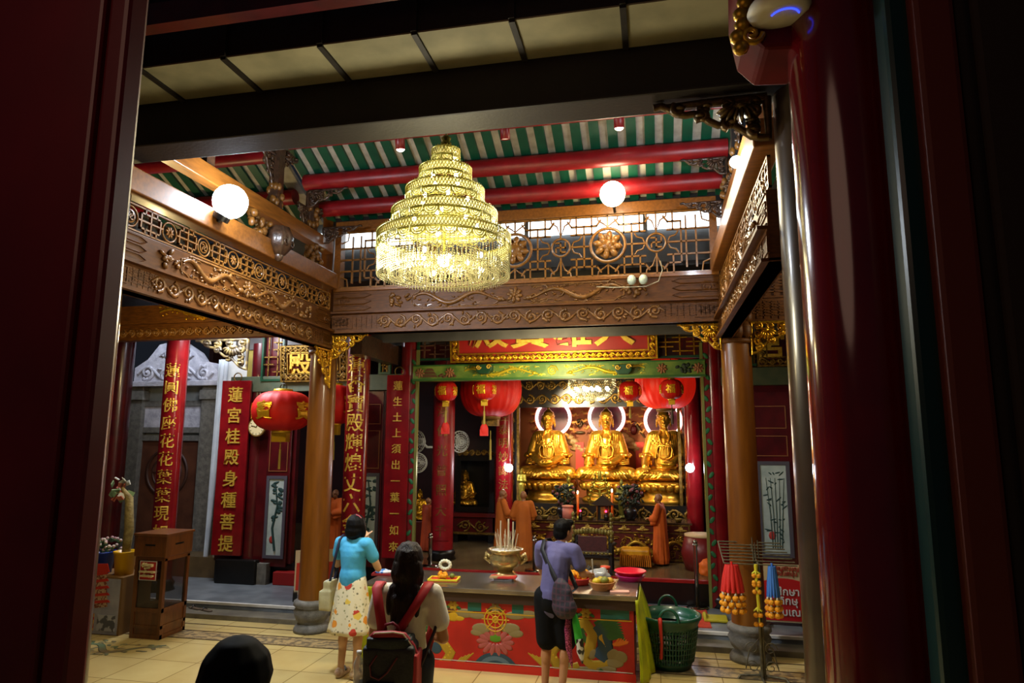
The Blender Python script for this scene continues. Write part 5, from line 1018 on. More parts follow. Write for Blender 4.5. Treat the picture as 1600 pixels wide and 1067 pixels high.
for px in (625, 708, 774, 915):
    for i in range(6): a = i*PI/3; x, z = tp(px, 943); pa['tan' if px == 774 else 'gold'].ell((x+.035*math.cos(a), yf, .645+.03*math.sin(a)), (.03, .006, .02), RY(-a), 8)
    for s in (-1, 1): x, z = tp(px, 943); pa['green'].ell((x+s*.06, yf-.0, .625), (.04, .006, .018), RY(s*.5), 8)
w_ = tp(774, 968); 
for r in (.12, .085, .03): ring(pa['yel'], w_, r, .008, yf, 24, 5)
for i in range(8): a = i*PI/4; pa['yel'].tube([(w_[0], yf, w_[1]), (w_[0]+.15*math.cos(a), yf, w_[1]+.15*math.sin(a))], .006, 5)
for c, px, py, rx, rz in (('tan', 726, 958, 15, 7), ('tan', 745, 962, 14, 5), ('tan', 805, 962, 16, 6), ('tan', 825, 960, 14, 6), ('tan', 752, 982, 15, 8), ('tan', 797, 982, 16, 8), ('tan', 806, 990, 12, 6), ('tan', 745, 988, 10, 5), ('tan', 956, 1022, 12, 8), ('tan', 968, 1027, 12, 9), ('tan', 960, 1036, 14, 7), ('tan', 945, 1045, 18, 5), ('tan', 915, 1048, 22, 6), ('tan', 880, 1040, 16, 7), ('tan', 960, 1058, 16, 4), ('tan', 700, 1040, 20, 5)): disc(c, px, py, rx, rz)
for i in range(14): a = i*2*PI/14; x, z = tp(774, 1003); pa['pink'].ell((x+.14*math.cos(a), yf, z+.085*math.sin(a)), (.075, .005, .03), RY(-a), 8)
disc('grn', 774, 997, 11, 6)
for r, c in ((34, 'navy'), (27, 'blue'), (19, 'navy'), (11, 'blue')):
    for dx in ((0,) if r > 11 else (-26, 0, 26)): x, z = tp(774+dx, 1047); pa[c].prism([(x+r*k_*math.cos(a), max(.092, z+r*.75*k_*math.sin(a))) for a in [PI*i/16 for i in range(17)]], yf-.003-.001*(34-r)/8, yf)
for s, x0, ln in ((1, 660, 0), (-1, 905, 0), (1, 950, 1)):
    f = (lambda u: x0+s*u)
    if not ln:
        stroke('gold', [(f(0), 1040), (f(12), 1046), (f(34), 1040), (f(44), 1020), (f(30), 1002), (f(14), 990), (f(20), 972), (f(40), 962)], [6, 8, 9, 9, 8, 8, 8, 9]); disc('yel', f(46), 962, 12, 8, .2*s); disc('yel', f(58), 966, 8, 4); disc('green', f(20), 975, 8, 12); disc('dk', f(40), 954, 12, 6); disc('navy', f(22), 1012, 9, 9)
        for i in range(5): stroke('yel', [(f(36), 958-2*i), (f(24-4*i), 950+4*i)], [2, .6])
        for i in range(7): stroke('green', [(f(16-1.5*i), 964+5*i), (f(6-2*i), 958+6*i), (f(-4-2*i), 962+9*i)], [4, 3, .6])
        for i in range(12): u_ = i/11; disc('yel', f(12+32*math.sin(u_*3)), 1040-46*u_, 2.2, 2.2, d=.006)
        for i in range(4): stroke('gold', [(f(50+2*i), 1040), (f(62+6*i), 1026-2*i)], [3, 1])
    else:
        stroke('navy', [(932, 976), (944, 990), (946, 1012), (936, 1030)], 12); stroke('gold', [(898, 980), (914, 972), (926, 990), (922, 1012), (912, 1028), (924, 1040), (942, 1040), (950, 1034)], [8, 9, 9, 9, 8, 8, 8, 5]); stroke('yel', [(942, 1026), (946, 1010), (940, 996), (942, 984)], [5, 6, 6, 5])
        for i in range(11): stroke('green', [(930+2*i, 976+2.2*i), (950+2*i, 964+3*i), (966+1.2*i, 956+4.6*i)], [4, 3, .6])
        for i in range(5): stroke('org', [(958+2*i, 1008), (964+4*i, 1004), (970+3*i, 990+3*i)], [2.4, 2, .5])
        disc('tan', 925, 1020, 7, 9); disc('green', 940, 1046, 7, 5)
for a in pa:
    if pa[a].v: obj('painted_motif', pa[a], PM[a], t)
def on_table(px, py, dz=0): q = P(px, py, Z=TZ+.001); return q
# incense burner
c = on_table(790, 898); t = thing('incense_burner', 'big polished brass incense burner full of joss sticks on the offering table', 'incense burner', c); BR = mat('polished_brass', '#d0b878', .27, .8, '#b0965a', 5)
obj('bowl', M().lathe([(0, .05), (.09, .05), (.1, .075), (.15, .1), (.19, .15), (.195, .2), (.165, .25), (.17, .265), (.21, .29), (.215, .3), (.195, .3), (.17, .28), (0, .275)], n=40), BR, t); obj('foot', M().lathe([(0, 0), (.13, 0), (.125, .015), (.1, .03), (.09, .055), (0, .055)], n=32), BR, t)
obj('ash', M().lathe([(0, .288), (.185, .283), (.185, .275), (0, .275)]), mat('ash', '#d8d4cc', .9, 0, '#c0bab0', 30), t, 'pale ash')
for s in (-1, 1):
    m = M().tube([(s*.17, 0, .2), (s*.24, 0, .24), (s*.25, 0, .19), (s*.18, 0, .13)], [.02, .028, .024, .018], 8)
    for i in range(8): m.ell((s*(.215+.02*math.sin(i)), .03*math.cos(i*2), .19+.03*math.sin(i*1.7)), .02, None, 7)
    obj('lion_handle', m, BR, t)
rg = random.Random(4); ST = mat('joss_stick', '#c8b898', .7, 0, '#b0a080', 8)
for i in range(26):
    a, r = rg.uniform(0, 6.28), rg.uniform(.03, .15); x, y = r*math.cos(a), r*math.sin(a); hh = rg.uniform(.12, .24); b = solo('joss_stick', M().cyl((0, 0, 0), (x*.35+rg.uniform(-.02, .02), y*.3, hh), .0032, n=5), ST, 'thin joss stick standing in the ash of the brass burner', 'joss stick', c+Vector((x, y, .285)), group='joss sticks in the burner')
for x, y, hh, lb in ((-.06, -.03, .34, 'thick tall joss stick left of the middle of the burner'), (.03, .0, .36, 'thickest joss stick with a white ash tip, in the middle of the burner'), (.09, -.02, .33, 'thick tall joss stick right of the middle of the burner')): solo('joss_stick', M().cyl((0, 0, 0), (.004, 0, hh), .0085 if x != .03 else .011, n=8), ST, lb, 'joss stick', c+Vector((x, y, .285)))
# under the burner: printed papers
q = on_table(787, 906); solo('printed_paper', M().bx(-.15, .15, -.07, .07, 0, .018), mat('paper_print', '#a88a5c', .6, 0, '#b82a24', 9, 1, sharp=1), 'red edged printed packet lying in front of the brass burner', 'packet', q+Vector((0, -.02, .03)), .05); solo('foil_packet', M().bx(-.11, .11, -.05, .05, 0, .03), mat('foil', '#8a8890', .3, .6, '#6a6870', 12), 'grey foil packet under the printed packet by the brass burner', 'packet', q+Vector((.01, -.03, 0)), -.04, bev=.008)
# garland tray
def tray(label, c, L, W, col, edge, rz=0):
    t = thing('offering_tray', label, 'tray', c, rz); obj('dish', M().bx(-L/2, L/2, -W/2, W/2, .0, .012), mat('tray_'+col[1:], col, .5), t); obj('rim', M().join(frame(L, W, .018, .02), TR(0, 0, .015) @ RX(PI/2)), mat('rim_'+edge[1:], edge, .5), t); return t
MARI = mat('marigold', '#e8a010', .7, 0, '#d88408', 30, 2, .5, 90); JAS = mat('jasmine', '#dcd8c4', .7, 0, '#c8c8a8', 30); LIME = mat('green_fruit', '#6a7a2a', .4)
q = on_table(694, 906); tray('yellow and red rectangular tray of flowers at the left part of the offering table', q, .34, .22, '#c83020', '#e0cc30', .1)
m = M()
for i in range(14): a = 2*PI*i/14; m.ell((.06*math.cos(a), .0, .11+.045*math.sin(a)), .022, None, 8)
solo('jasmine_garland', m, JAS, 'white jasmine garland ring on the yellow flower tray', 'garland', q+Vector((.0, .03, .05)))
m = M(); rg = random.Random(9)
for i in range(16): m.ell((rg.uniform(-.05, .05), rg.uniform(-.04, .04), rg.uniform(.0, .05)), .025, None, 7)
solo('marigold_heap', m, MARI, 'small heap of marigolds on the yellow flower tray', 'flowers', q+Vector((-.0, -.03, .035))); solo('lime_fruit', M().ell((0, 0, .03), (.03, .03, .03)), LIME, 'green fruit on the yellow flower tray', 'fruit', q+Vector((.085, .03, .012)))
q = on_table(606, 897); tray('dark red tray at the left end of the offering table', q, .34, .22, '#7a1a1c', '#8a2024', .15); solo('snack_packet', M().lathe([(0, 0), (.1, .0), (.1, .02), (.02, .045), (0, .045)], n=10, sq=(1, .6)), mat('packet_blue', '#3a78c0', .35, 0, '#d8dce0', 14, 2, sharp=1), 'blue and white packet on the dark red tray', 'packet', q+Vector((-.05, 0, .014)), .3); solo('snack_packet', M().lathe([(0, 0), (.08, .0), (.08, .02), (.02, .04), (0, .04)], n=10, sq=(1, .6)), mat('packet_pink', '#c87a9a', .35, 0, '#e0d8dc', 14, 2, sharp=1), 'pink and white packet on the dark red tray', 'packet', q+Vector((.1, .02, .014)), -.3)
# baskets, bag, basins
def basket(c, label, r, h, col):
    t = thing('fruit_basket', label, 'basket', c); m = M()
    for i in range(9): u = i/8; m.tube([(r*(.72+.28*u)*math.cos(a), r*(.72+.28*u)*math.sin(a), .006+h*u) for a in [2*PI*k/28 for k in range(28)]], .0085, 5, True)
    obj('weave', m, mat('weave_'+col[1:], col, .6), t); obj('bowl', M().lathe([(0, .004), (r*.7, .004), (r*.97, h), (r*.94, h), (r*.68, .014), (0, .014)], n=28), mat('bowl_'+col[1:], col, .6), t); return t
q = on_table(941, 921); basket(q, 'woven basket of fruit at the front edge of the table right of the man', .135, .075, '#a8703a'); rg = random.Random(3)
for i, (x, y, z, col, lb) in enumerate(((.03, -.02, .1, '#7a7a2c', 'biggest green fruit on top of the woven fruit basket'), (-.06, -.03, .085, '#d8b82a', 'yellow fruit at the left of the woven fruit basket'), (.08, .03, .085, '#c89a30', 'yellow brown fruit at the right of the woven fruit basket'), (-.02, .06, .085, '#b8a030', 'yellow green fruit at the back of the woven fruit basket'))): solo('fruit', M().ell((0, 0, 0), (.045, .045, .04)), mat('fruit_%d' % i, col, .4, 0, col, 6), lb, 'fruit', q+Vector((x, y, z)))
q2 = on_table(903, 912); basket(q2, 'red rimmed bowl of yellow flowers just right of the man\'s hand', .15, .06, '#b83028'); m = M()
for i in range(26): m.ell((rg.uniform(-.1, .1), rg.uniform(-.09, .09), rg.uniform(.07, .12)), .03, None, 7)
solo('marigold_heap', m, MARI, 'heap of marigolds in the red rimmed bowl', 'flowers', q2)
solo('plastic_bag', skin(M().ell((0, 0, .06), (.15, .1, .07)).ell((.05, 0, .1), (.06, .05, .05)), .015, 2, rough_up(.02, 14)), mat('clear_bag', '#b8b8b4', .2, alpha=.75, coat=.5), 'crumpled clear plastic bag behind the fruit basket', 'bag', on_table(934, 907))
solo('pink_paper', M().bx(-.1, .1, -.05, .05, 0, .012), mat('pink_paper_m', '#d8a090', .5), 'flat pink packet on the steel table near the right front edge', 'packet', on_table(968, 925), .1)
t = thing('dish_basin', 'pink plastic basin, lower of the two stacked at the right end of the table', 'basin', on_table(985, 906)); obj('bowl', M().lathe([(0, 0), (.13, 0), (.165, .06), (.175, .06), (.165, .05), (.13, .008), (0, .008)], n=36), mat('basin_pink', '#c8207a', .3), t)
t = thing('dish_basin', 'red plastic basin stacked on the pink one at the right end of the table', 'basin', on_table(985, 906)+Vector((.0, 0, .05))); obj('bowl', M().lathe([(0, 0), (.135, 0), (.17, .045), (.185, .048), (.175, .06), (.14, .014), (0, .014)], n=36), mat('basin_red', '#d81e34', .3), t)
t = thing('glass_jar', 'small jar with a red lid behind the plastic bag', 'jar', on_table(946, 901)); obj('jar', M().lathe([(0, 0), (.045, 0), (.05, .02), (.05, .09), (0, .09)]), mat('jar_glass', '#7a4a34', .1, coat=1), t); obj('lid', M().lathe([(0, .09), (.055, .09), (.06, .12), (0, .125)]), mat('jar_lid', '#d84828', .4), t)
m = M(); rg = random.Random(8)
for i in range(40): a = rg.uniform(0, 6.28); m.tube([(0, 0, 0), (.09*math.cos(a), .05*math.sin(a), rg.uniform(.05, .12)), (.17*math.cos(a), .08*math.sin(a), rg.uniform(.03, .15))], [.008, .006, .001], 4)
solo('feather_bundle', m, BLACK, 'dark feathery bundle on the table in front of the carved chair', 'bundle', on_table(917, 900))
# hanging cloths
def cloth_end(name, label, x, sgn, y0, y1, col):
    m = M(); g = []
    for i in range(17):
        v = i/16; z = TZ-.03-v*(TZ-.04); row = []
        for j in range(33): u = j/32; y = y0+(y1-y0)*u; w = .03*math.sin(u*17)*min(1, v*3)+.014*math.sin(u*37+v*3)*v; row.append((x+sgn*(.012+v*(.03+.17*u)+abs(w)), y-.05*v*(1-u), max(.012, z)))
        fr = .22 if sgn < 0 else .03; row = [(row[0][0]-sgn*fr*(1-k/5), min(row[0][1], TY0-.012)-.012*math.sin(k*1.9)*v-.004, row[0][2]) for k in range(5)]+row; g.append(row)
    m.sheet(g); return solo(name, m, mat(name+'_'+label[:5].strip(), col, .5, 0, '#9aa80e', 5, bump=.1, bscale=20), label, 'cloth', solid=.004)
cloth_end('table_cloth', 'yellow green cloth hanging over the right end of the offering table', TX1, 1, TY0+.03, TY1-.02, '#c4cc10'); cloth_end('table_cloth', 'yellow green cloth hanging over the left end of the table behind the blue shirt woman', TX0, -1, TY0+.03, TY1-.02, '#c4cc14')
# green basket
c = P(1047, 1046, Z=0)+Vector((0, .12, 0)); t = thing('laundry_basket', 'tall green plastic basket standing at the right end of the offering table', 'basket', c); GP = mat('green_plastic', '#0e4a34', .35, 0, '#0b3e2c', 6, coat=.2); h = .55
rad = lambda z: .235+.09*(z/h)**.8
m = M().lathe([(0, .004), (.22, .004), (rad(.1), .1), (rad(.1)-.01, .1), (.2, .02), (0, .02)], n=40); m.lathe([(rad(.42), .42), (rad(h), h), (rad(h)+.03, h), (rad(h)+.03, h-.03), (rad(h)+.012, h-.05), (rad(.42)-.01, .42)], n=40); obj('shell', m, GP, t); m = M()
for i in range(56): a = 2*PI*i/56; m.tube([(rad(z)*math.cos(a), rad(z)*math.sin(a), z) for z in (.08, .25, .43)], .0085, 5)
for k in range(6): z = .13+.055*k; m.tube([((rad(z))*math.cos(2*PI*i/40), rad(z)*math.sin(2*PI*i/40), z) for i in range(40)], .009, 5, True)
obj('open_weave', m, GP, t); m = M()
for s in (-1, 1): m = M().tube([(.1*math.cos(PI*i/12), s*(rad(h)+.01), h-.02+.13*math.sin(PI*i/12)) for i in range(13)], .016, 8); obj('handle', m, GP, t)
solo('red_ribbon', M().tube([(0, .05, .03), (0, 0, .04), (.0, -.03, 0), (.01, -.0, -.2), (.0, .03, -.36)], [.02, .024, .02, .015, .018], 6), mat('ribbon_red', '#b8281c', .5), 'red plastic strap hanging down the front of the green basket', 'strap', c+Vector((-.09, -.345, h-.03)))
# carpet, small cloth, sign board
x0, x1 = P(1000, 960, Z=ZT).x, P(1110, 975, Z=ZT).x; solo('carpet', M().bx(-(x1-x0)/2-.6, (x1-x0)/2, -.5, .5, 0, .012), mat('red_carpet', '#b8381c', .9, 0, '#a03016', 20, bump=.3, bscale=90), 'orange red carpet on the grey terrace in front of the hall step', 'carpet', ((x0+x1)/2, 9.4, ZT)); 
solo('folded_cloth', skin(M().box((0, 0, .02), (.3, .3, .035)).ell((-.13, 0, .05), (.03, .15, .04)), .012, 2, rough_up(.008, 12)), mat('cloth_yellow', '#a89a1a', .7), 'small yellow green cloth lying at the corner of the red carpet', 'cloth', P(1119, 972, Z=ZT+.001)+Vector((0, .1, 0)))
c = P(1222, 978, Z=ZT); Y = c.y; a, b = P(1188, 930, Y=Y), P(1258, 930, Y=Y); zt = P(1222, 882, Y=Y).z; zbm = P(1222, 972, Y=Y).z
t = thing('sign_board', 'red and cream sign board with white letters, behind the hanging blue garland', 'sign', ((a.x+b.x)/2+.02, Y, ZT), -.03); L = b.x-a.x; z0 = zbm-ZT; h = zt-zbm
obj('board', M().bx(-L/2, L/2, 0, .03, z0, z0+h), mat('sign_cream', '#b8a078', .5), t); m = M().prism([(-L/2+.02, z0+.02), (L/2-.02, z0+.02), (L/2-.02, z0+h*.7)]+[(L/2-.02-(L-.04)*u, z0+h*(.7+.06*math.sin(PI*u))) for u in [i/10 for i in range(1, 10)]]+[(-L/2+.02, z0+h*.7)], -.006, .001); obj('red_field', m, mat('sign_red_2', '#b0141a', .45), t, 'red field')
for s, zz in (('ศึกษา', .5), ('ภิกษุ', .31), ('สามเณร', .13)): obj('lettering', glyph(s, .125, .012, .008), WHITE, t, 'white lettering').location = (.04, -.012, z0+h*zz+.03)
for i, s in enumerate(('เชิญทำบุญ', 'สนับสนุน')): obj('lettering', glyph(s, .075, .012, .004), mat('letter_red', '#a0302a', .5), t, 'small red lettering').location = (.03, -.004, z0+h*(.93-.09*i))
for s in (-1, 1): obj('foot', M().bx(s*L*.4-.025, s*L*.4+.025, -.12, .14, 0, .04).bx(s*L*.4-.025, s*L*.4+.025, .03, .06, .0, z0+.2), BLACK, t)
# garland rack
c = P(1192, 1062, Z=0); t = thing('garland_rack', 'rusty metal rack of parallel bars on a single pole, hung with garlands at the right', 'rack', c); RK = mat('rack_metal', '#6a6450', .5, .5, '#4a4232', 20, 3); zk = P(1185, 882, Y=c.y-.1).z
m = M().tube([(0, 0, 0), (-.01, 0, zk+.02)], .016, 8).tube([(.025, .01, 0), (.02, .01, zk)], .014, 8); obj('pole', m, RK, t); x0, x1 = P(1130, 885, Y=c.y).x-c.x, P(1243, 885, Y=c.y).x-c.x
for i in range(8): y = -.1+.085*i; z = zk+.02*i; obj('bar', M().tube([(x0, y, z), (x1-.008*i, y, z)], .0075, 6), RK, t)
obj('cross_bar', M().tube([(0, -.1, zk-.012), (0, .5, zk+.13)], .01, 6).tube([(x0, -.1, zk), (x0, .5, zk+.14)], .008, 6), RK, t)
for i, (x, hh) in enumerate(((-.03, .26), (0, .2), (.035, .22), (-.01, .15))): obj('spike', M().cyl((x, .04*i, zk-.05), (x-.01, .04*i, zk+hh), .009, .005, 6), RK, t)
obj('foot', M().tube([(-.24, -.02, .0), (-.22, .0, .03), (0, .03, .035), (.22, -.03, .03), (.25, -.06, .0)], .014, 6).tube([(0, -.2, .012), (0, .2, .012)], .012, 6), RK, t); m = M()
for s in (-1, 1):
    for z in (.12, .3): spiral(m, (s*.09, z), .07, 1.4, .006, .004, PI/2*(1-s), s, 0, 5)
    m.tube([(0, 0, .42), (s*.12, 0, .28), (s*.16, 0, .1)], .006, 5)
obj('scroll_brace', m, RK, t)
def garland(px, label, col, w, L, fl, rows, dx=0, dy=-.1):
    g = thing('flower_garland', label, 'garland', Vector((P(px, 885, Y=c.y-.1).x, c.y+dy, zk-.012))); mt = mat('ribbon_'+col[1:], col, .6); m = M(); n = 12
    for i in range(n): a = 2*PI*i/n; m.tube([(w*.25*math.cos(a), w*.2*math.sin(a), .0), (w*.4*math.cos(a), w*.35*math.sin(a), -L*.5), (w*.6*math.cos(a), w*.45*math.sin(a), -L)], [w*.16, w*.2, w*.12], 6)
    m.cyl((0, 0, .03), (0, 0, -.02), .012); obj('ribbon_tassel', m, mt, g); f = M(); j = M(); rg = random.Random(px)
    for r in range(rows):
        for i in range(fl):
            a = 2*PI*i/fl+r; f.ell((w*.62*math.cos(a), w*.5*math.sin(a), -L-.05-.065*r), (.034, .034, .03), None, 8); j.ell((w*.6*math.cos(a), w*.5*math.sin(a), -L-.018-.065*r), (.012, .012, .022), None, 6)
    obj('marigolds', f, MARI, g, 'orange marigolds'); obj('jasmine_buds', j, JAS, g); return g
garland(1143, 'red ribbon garland bunch with marigolds hanging at the left of the rack', '#c8221a', .17, .27, 9, 3); garland(1206, 'blue ribbon garland with marigolds hanging at the right of the rack', '#3a70c0', .095, .3, 6, 3)
g = thing('flower_garland', 'thin yellow ribbon garland hanging at the middle of the rack', 'garland', Vector((P(1181, 885, Y=c.y-.1).x, c.y-.1, zk-.012))); obj('ribbon', M().tube([(0, 0, .015), (0, 0, -.2), (.01, 0, -.42)], [.02, .016, .018], 8), mat('ribbon_yellow', '#c8b81e', .6), g); m = M(); j = M()
for z in (-.1, -.17, -.19, -.26, -.49, -.58):
    for s in (-1, 1): m.ell((s*.022, 0, z), (.028, .028, .026), None, 8)
for z in (-.05, -.42):
    for k in range(7): a = k*2*PI/7; j.tube([(0, 0, z), (.05*math.cos(a), .03*math.sin(a), z-.03)], [.014, .002], 5)
j.tube([(.01, 0, -.42), (.01, 0, -.6)], .007, 6); obj('marigolds', m, MARI, g); obj('star_buds', j, mat('bud_yellow', '#d0cc30', .6), g)
# ---------------------------------------------------------------- left side
CW = mat('cabinet_wood', '#70401a', .35, 0, '#563010', 4, 5, .05, 30, (5, 5, .8), coat=.3); GLS = mat('cabinet_glass', '#2a2620', .05, alpha=.55, coat=1)
a = P(201, 998, Z=0); b = P(248, 1001, Z=0); Yc = 7.46; x0, x1 = P(201, 998, Y=Yc).x, P(248, 1000, Y=Yc).x; L = x1-x0; D_ = .46; hz = P(228, 833, Y=Yc).z
t = thing('donation_cabinet', 'wooden donation cabinet with glass sides and a red notice, at the left', 'cabinet', ((x0+x1)/2, Yc, 0)); m = M()
for x in (-L/2, L/2-.045):
    for y in (0, D_-.045): m.bx(x, x+.045, y, y+.045, 0, hz-.3)
for z0, z1 in ((0, .05), (.12, .16), (.31, .36), (hz-.33, hz-.27)): m.bx(-L/2, L/2, .003, D_-.003, z0, z1)
obj('frame', m, CW, t); obj('lower_panels', M().bx(-L/2+.012, L/2-.012, .012, D_-.012, .03, .33), CW, t); obj('coin_box', M().bx(-L/2-.015, L/2+.015, -.015, D_+.015, hz-.28, hz-.02).bx(-L/2-.03, L/2+.03, -.03, D_+.03, hz-.03, hz), CW, t, bev=.006); obj('coin_slot', M().bx(-.07, .07, -.019, -.01, hz-.15, hz-.13).bx(L/2+.012, L/2+.019, .15, .3, hz-.15, hz-.13), BLACK, t)
obj('glass', M().bx(-L/2+.02, L/2-.02, .018, .022, .35, hz-.3).bx(L/2-.022, L/2-.018, .03, D_-.03, .35, hz-.3), GLS, t, 'dark glass panes'); n = obj('notice', M().bx(-.12, .12, -.022, -.016, hz-.56, hz-.33), mat('notice_red', '#b0201c', .5), t, 'red notice with pale lettering'); obj('notice_border', M().join(frame(.24, .23, .008, .008), TR(0, -.022, hz-.445)), WHITE, n)
for s, z, sz in (('ตู้ทำบุญ', .375, .05), ('บูรณะ', .415, .032), ('ขออนุโมทนาบุญ', .455, .034), ('ขอให้เจริญสุข', .505, .034)): obj('lettering', glyph(s, sz, .03, .004), mat('notice_letter', '#d8c89a', .5), n, 'pale lettering').location = (0, -.024, hz-z)
xb0, xb1 = P(120, 900, Y=7.5).x, P(193, 900, Y=7.5).x; hb = P(165, 901, Y=7.5).z
t = thing('display_plinth', 'white plinth with a printed picture of a red pagoda, left of the donation cabinet', 'plinth', ((xb0+xb1)/2, 7.5, 0)); L = xb1-xb0; obj('box', M().bx(-L/2, L/2, 0, .5, 0, hb), mat('plinth_wood', '#7a5a34', .5), t); obj('poster', M().bx(-L/2, L/2-.03, -.006, 0, .01, hb-.02), mat('poster_sky', '#a8a6b0', .5, 0, '#8a8a98', 4), t, 'pale printed picture'); m = M(); r = M()
for i in range(5):
    w = .3-.025*i; z = .3+.085*i; m.prism([(-w*.5, z), (w*.5, z+.04), (w*.46, z+.1), (-w*.46, z+.06)], -.012, -.005, TR(L/2-.34, 0, 0)); r.prism([(-w*.62, z+.055), (w*.62, z+.095), (w*.5, z+.125), (-w*.5, z+.09)], -.015, -.006, TR(L/2-.34, 0, 0))
r.prism([(-.16, .72), (.14, .76), (.1, .86), (-.08, .85)], -.016, -.006, TR(L/2-.34, 0, 0)); obj('pagoda_picture', m, mat('pagoda_brown', '#7a3a28', .5, 0, '#b89a78', 40, 1, sharp=1), t, 'printed red pagoda'); obj('pagoda_roofs', r, mat('pagoda_red', '#b82a1c', .5), t); obj('inset_photo', M().bx(L/2-.62, L/2-.37, -.012, -.005, .05, .25), mat('photo_red', '#a02a18', .5, 0, '#c89a3a', 14, 2, sharp=1), t, 'small red photo'); obj('inset_photo', M().bx(L/2-.32, L/2-.06, -.012, -.005, .05, .24), mat('photo_grey', '#5a5a60', .5, 0, '#b0b0b4', 10, 2, sharp=1), t, 'small grey photo')
def bucket(px, Y, label, col, r, h):
    c = Vector((P(px, 890, Y=Y).x, Y, hb+.001)); t = thing('bucket', label, 'bucket', c); m = mat('bucket_'+col[1:], col, .35); obj('pail', M().lathe([(0, 0), (r*.8, 0), (r, h), (r*1.06, h), (r*1.06, h-.02), (r*.97, h-.02), (r*.77, .012), (0, .012)], n=36), m, t); obj('filling', M().lathe([(0, h-.06), (r*.93, h-.06), (r*.93, h-.08), (0, h-.08)]), mat('filling', '#5a4a34', .9), t); return c
c = bucket(158, 7.72, 'blue plastic bucket holding artificial flowers, left of the yellow bucket', '#1a3a9a', .15, .27); m = M(); f = M(); rg = random.Random(6)
for i in range(60): a, rr = rg.uniform(0, 6.28), rg.uniform(0, .2); p = (rr*math.cos(a), rr*math.sin(a), .3+rg.uniform(-.04, .12)); m.ell(p, (.035, .02, .02), Euler((rg.uniform(0, 6), 0, rg.uniform(0, 6))).to_matrix(), 6); f.ell((p[0]*1.05, p[1]*1.05, p[2]+.02), .022, None, 7)
m.tube([(0, 0, .2), (0, 0, .35)], .03, 6); t = thing('flower_bouquet', 'pink and white artificial flowers standing in the blue bucket', 'flowers', c); obj('leaves', m, mat('bq_leaf', '#3a5a3a', .6), t); obj('blossoms', f, mat('bq_pink', '#b88a90', .6, 0, '#c8c0b0', 40, 1, sharp=1), t)
c = bucket(194, 7.7, 'yellow plastic bucket beside the donation cabinet, with a money tree', '#d8a818', .135, .29); t = thing('money_tree', 'branch stuck in the yellow bucket with banknotes and paper flowers at its top', 'tree', c+Vector((0, 0, .21))); top = P(191, 762, Y=7.7)-c-Vector((0, 0, .21)); m = M().tube([(0, 0, 0), (.02, 0, .35), (-.02, 0, .75), (top.x, 0, top.z)], [.05, .06, .05, .02], 9); m.tube([(-.0, 0, .7), (top.x-.06, 0, top.z-.05)], [.03, .01], 6); obj('trunk', m, mat('straw_trunk', '#8a7a4a', .8, 0, '#6a5a34', 20, 3, .4), t)
cols = [('note_pink', '#a85a48'), ('note_green', '#7a9a7a'), ('note_white', '#b8bcb8')]; rg = random.Random(12)
for nm, cc in cols:
    m = M()
    for i in range(8): m.box((top.x+rg.uniform(-.12, .12), rg.uniform(-.08, .08), top.z+rg.uniform(-.18, .12)), (.09, .012, .06), Euler((rg.uniform(-1, 1), rg.uniform(-1, 1), rg.uniform(-1, 1))).to_matrix())
    obj('paper_notes', m, mat(nm, cc, .6), t)
# stone gateway behind
Yg = 10.75; gx = lambda px: P(px, 700, Y=Yg).x; gz = lambda py: P(262, py, Y=Yg).z
t = thing('stone_gateway', 'pale stone gateway with a carved pediment and a wooden door, behind the left bay', 'gateway', (gx(265), Yg, 0)); cx = gx(265); W = gx(328)-gx(196)
solo('courtyard_floor', M().bx(-3, 2.8, -.6, 3, -.08, 0), mat('courtyard_stone', '#6a7078', .5, 0, '#5a6068', 4), 'pale blue lit paving in front of the stone gateway', 'paving', (gx(265), Yg-.1, ZT-.03))
zp0, zp1 = gz(600), gz(535); zl = gz(700)
obj('cornice', M().bx(-W/2-.1, W/2+.1, -.12, .3, zp0-.05, zp0+.05), STONEW, t, bev=.01); h = zp1-zp0; pp = [(-W/2, zp0), (W/2, zp0), (W/2, zp0+h*.28), (W*.4, zp0+h*.5), (W*.3, zp0+h*.52), (W*.22, zp0+h*.75), (0, zp0+h*1.05), (-W*.22, zp0+h*.95), (-W*.35, zp0+h*.6), (-W/2, zp0+h*.4)]; obj('pediment', M().prism(pp, 0, .25), STONEW, t)
m = M().join(scroll_band(W*.9, h*.5, 31, .03), TR(0, -.01, zp0+h*.26)); m.join(scroll_band(W*.4, h*.35, 32, .025), TR(0, -.01, zp0+h*.68)); obj('pediment_carving', m, STONEW, t, 'carved stone scrolls')
for s in (-1, 1): obj('pilaster', M().bx(s*W*.44-.16, s*W*.44+.16, -.05, .3, 0, zp0-.05).bx(s*W*.44-.19, s*W*.44+.19, -.08, .3, zp0-.3, zp0-.12), STONE, t, bev=.01)
obj('wall', M().bx(-W/2, W/2, .1, .3, 0, zp0-.05), mat('gate_wall', '#8a8e8c', .6, 0, '#757a78', 5), t)
xa_, xb_ = gx(205)-cx, gx(318)-cx
for z0, z1 in ((gz(676), gz(626)), (gz(880), gz(680))): obj('stone_frame', M().join(frame(xb_-xa_, z1-z0, .1, .1), TR((xa_+xb_)/2, .07, (z0+z1)/2)), STONE, t)
obj('relief_panel', M().bx(xa_+.1, xb_-.1, .04, .1, gz(668), gz(634)), STONEW, t); m = M(); spiral(m, ((xa_+xb_)/2, gz(651)), .15, 1.6, .04, .03, 0, 1, .04); obj('relief_carving', m, STONE, t)
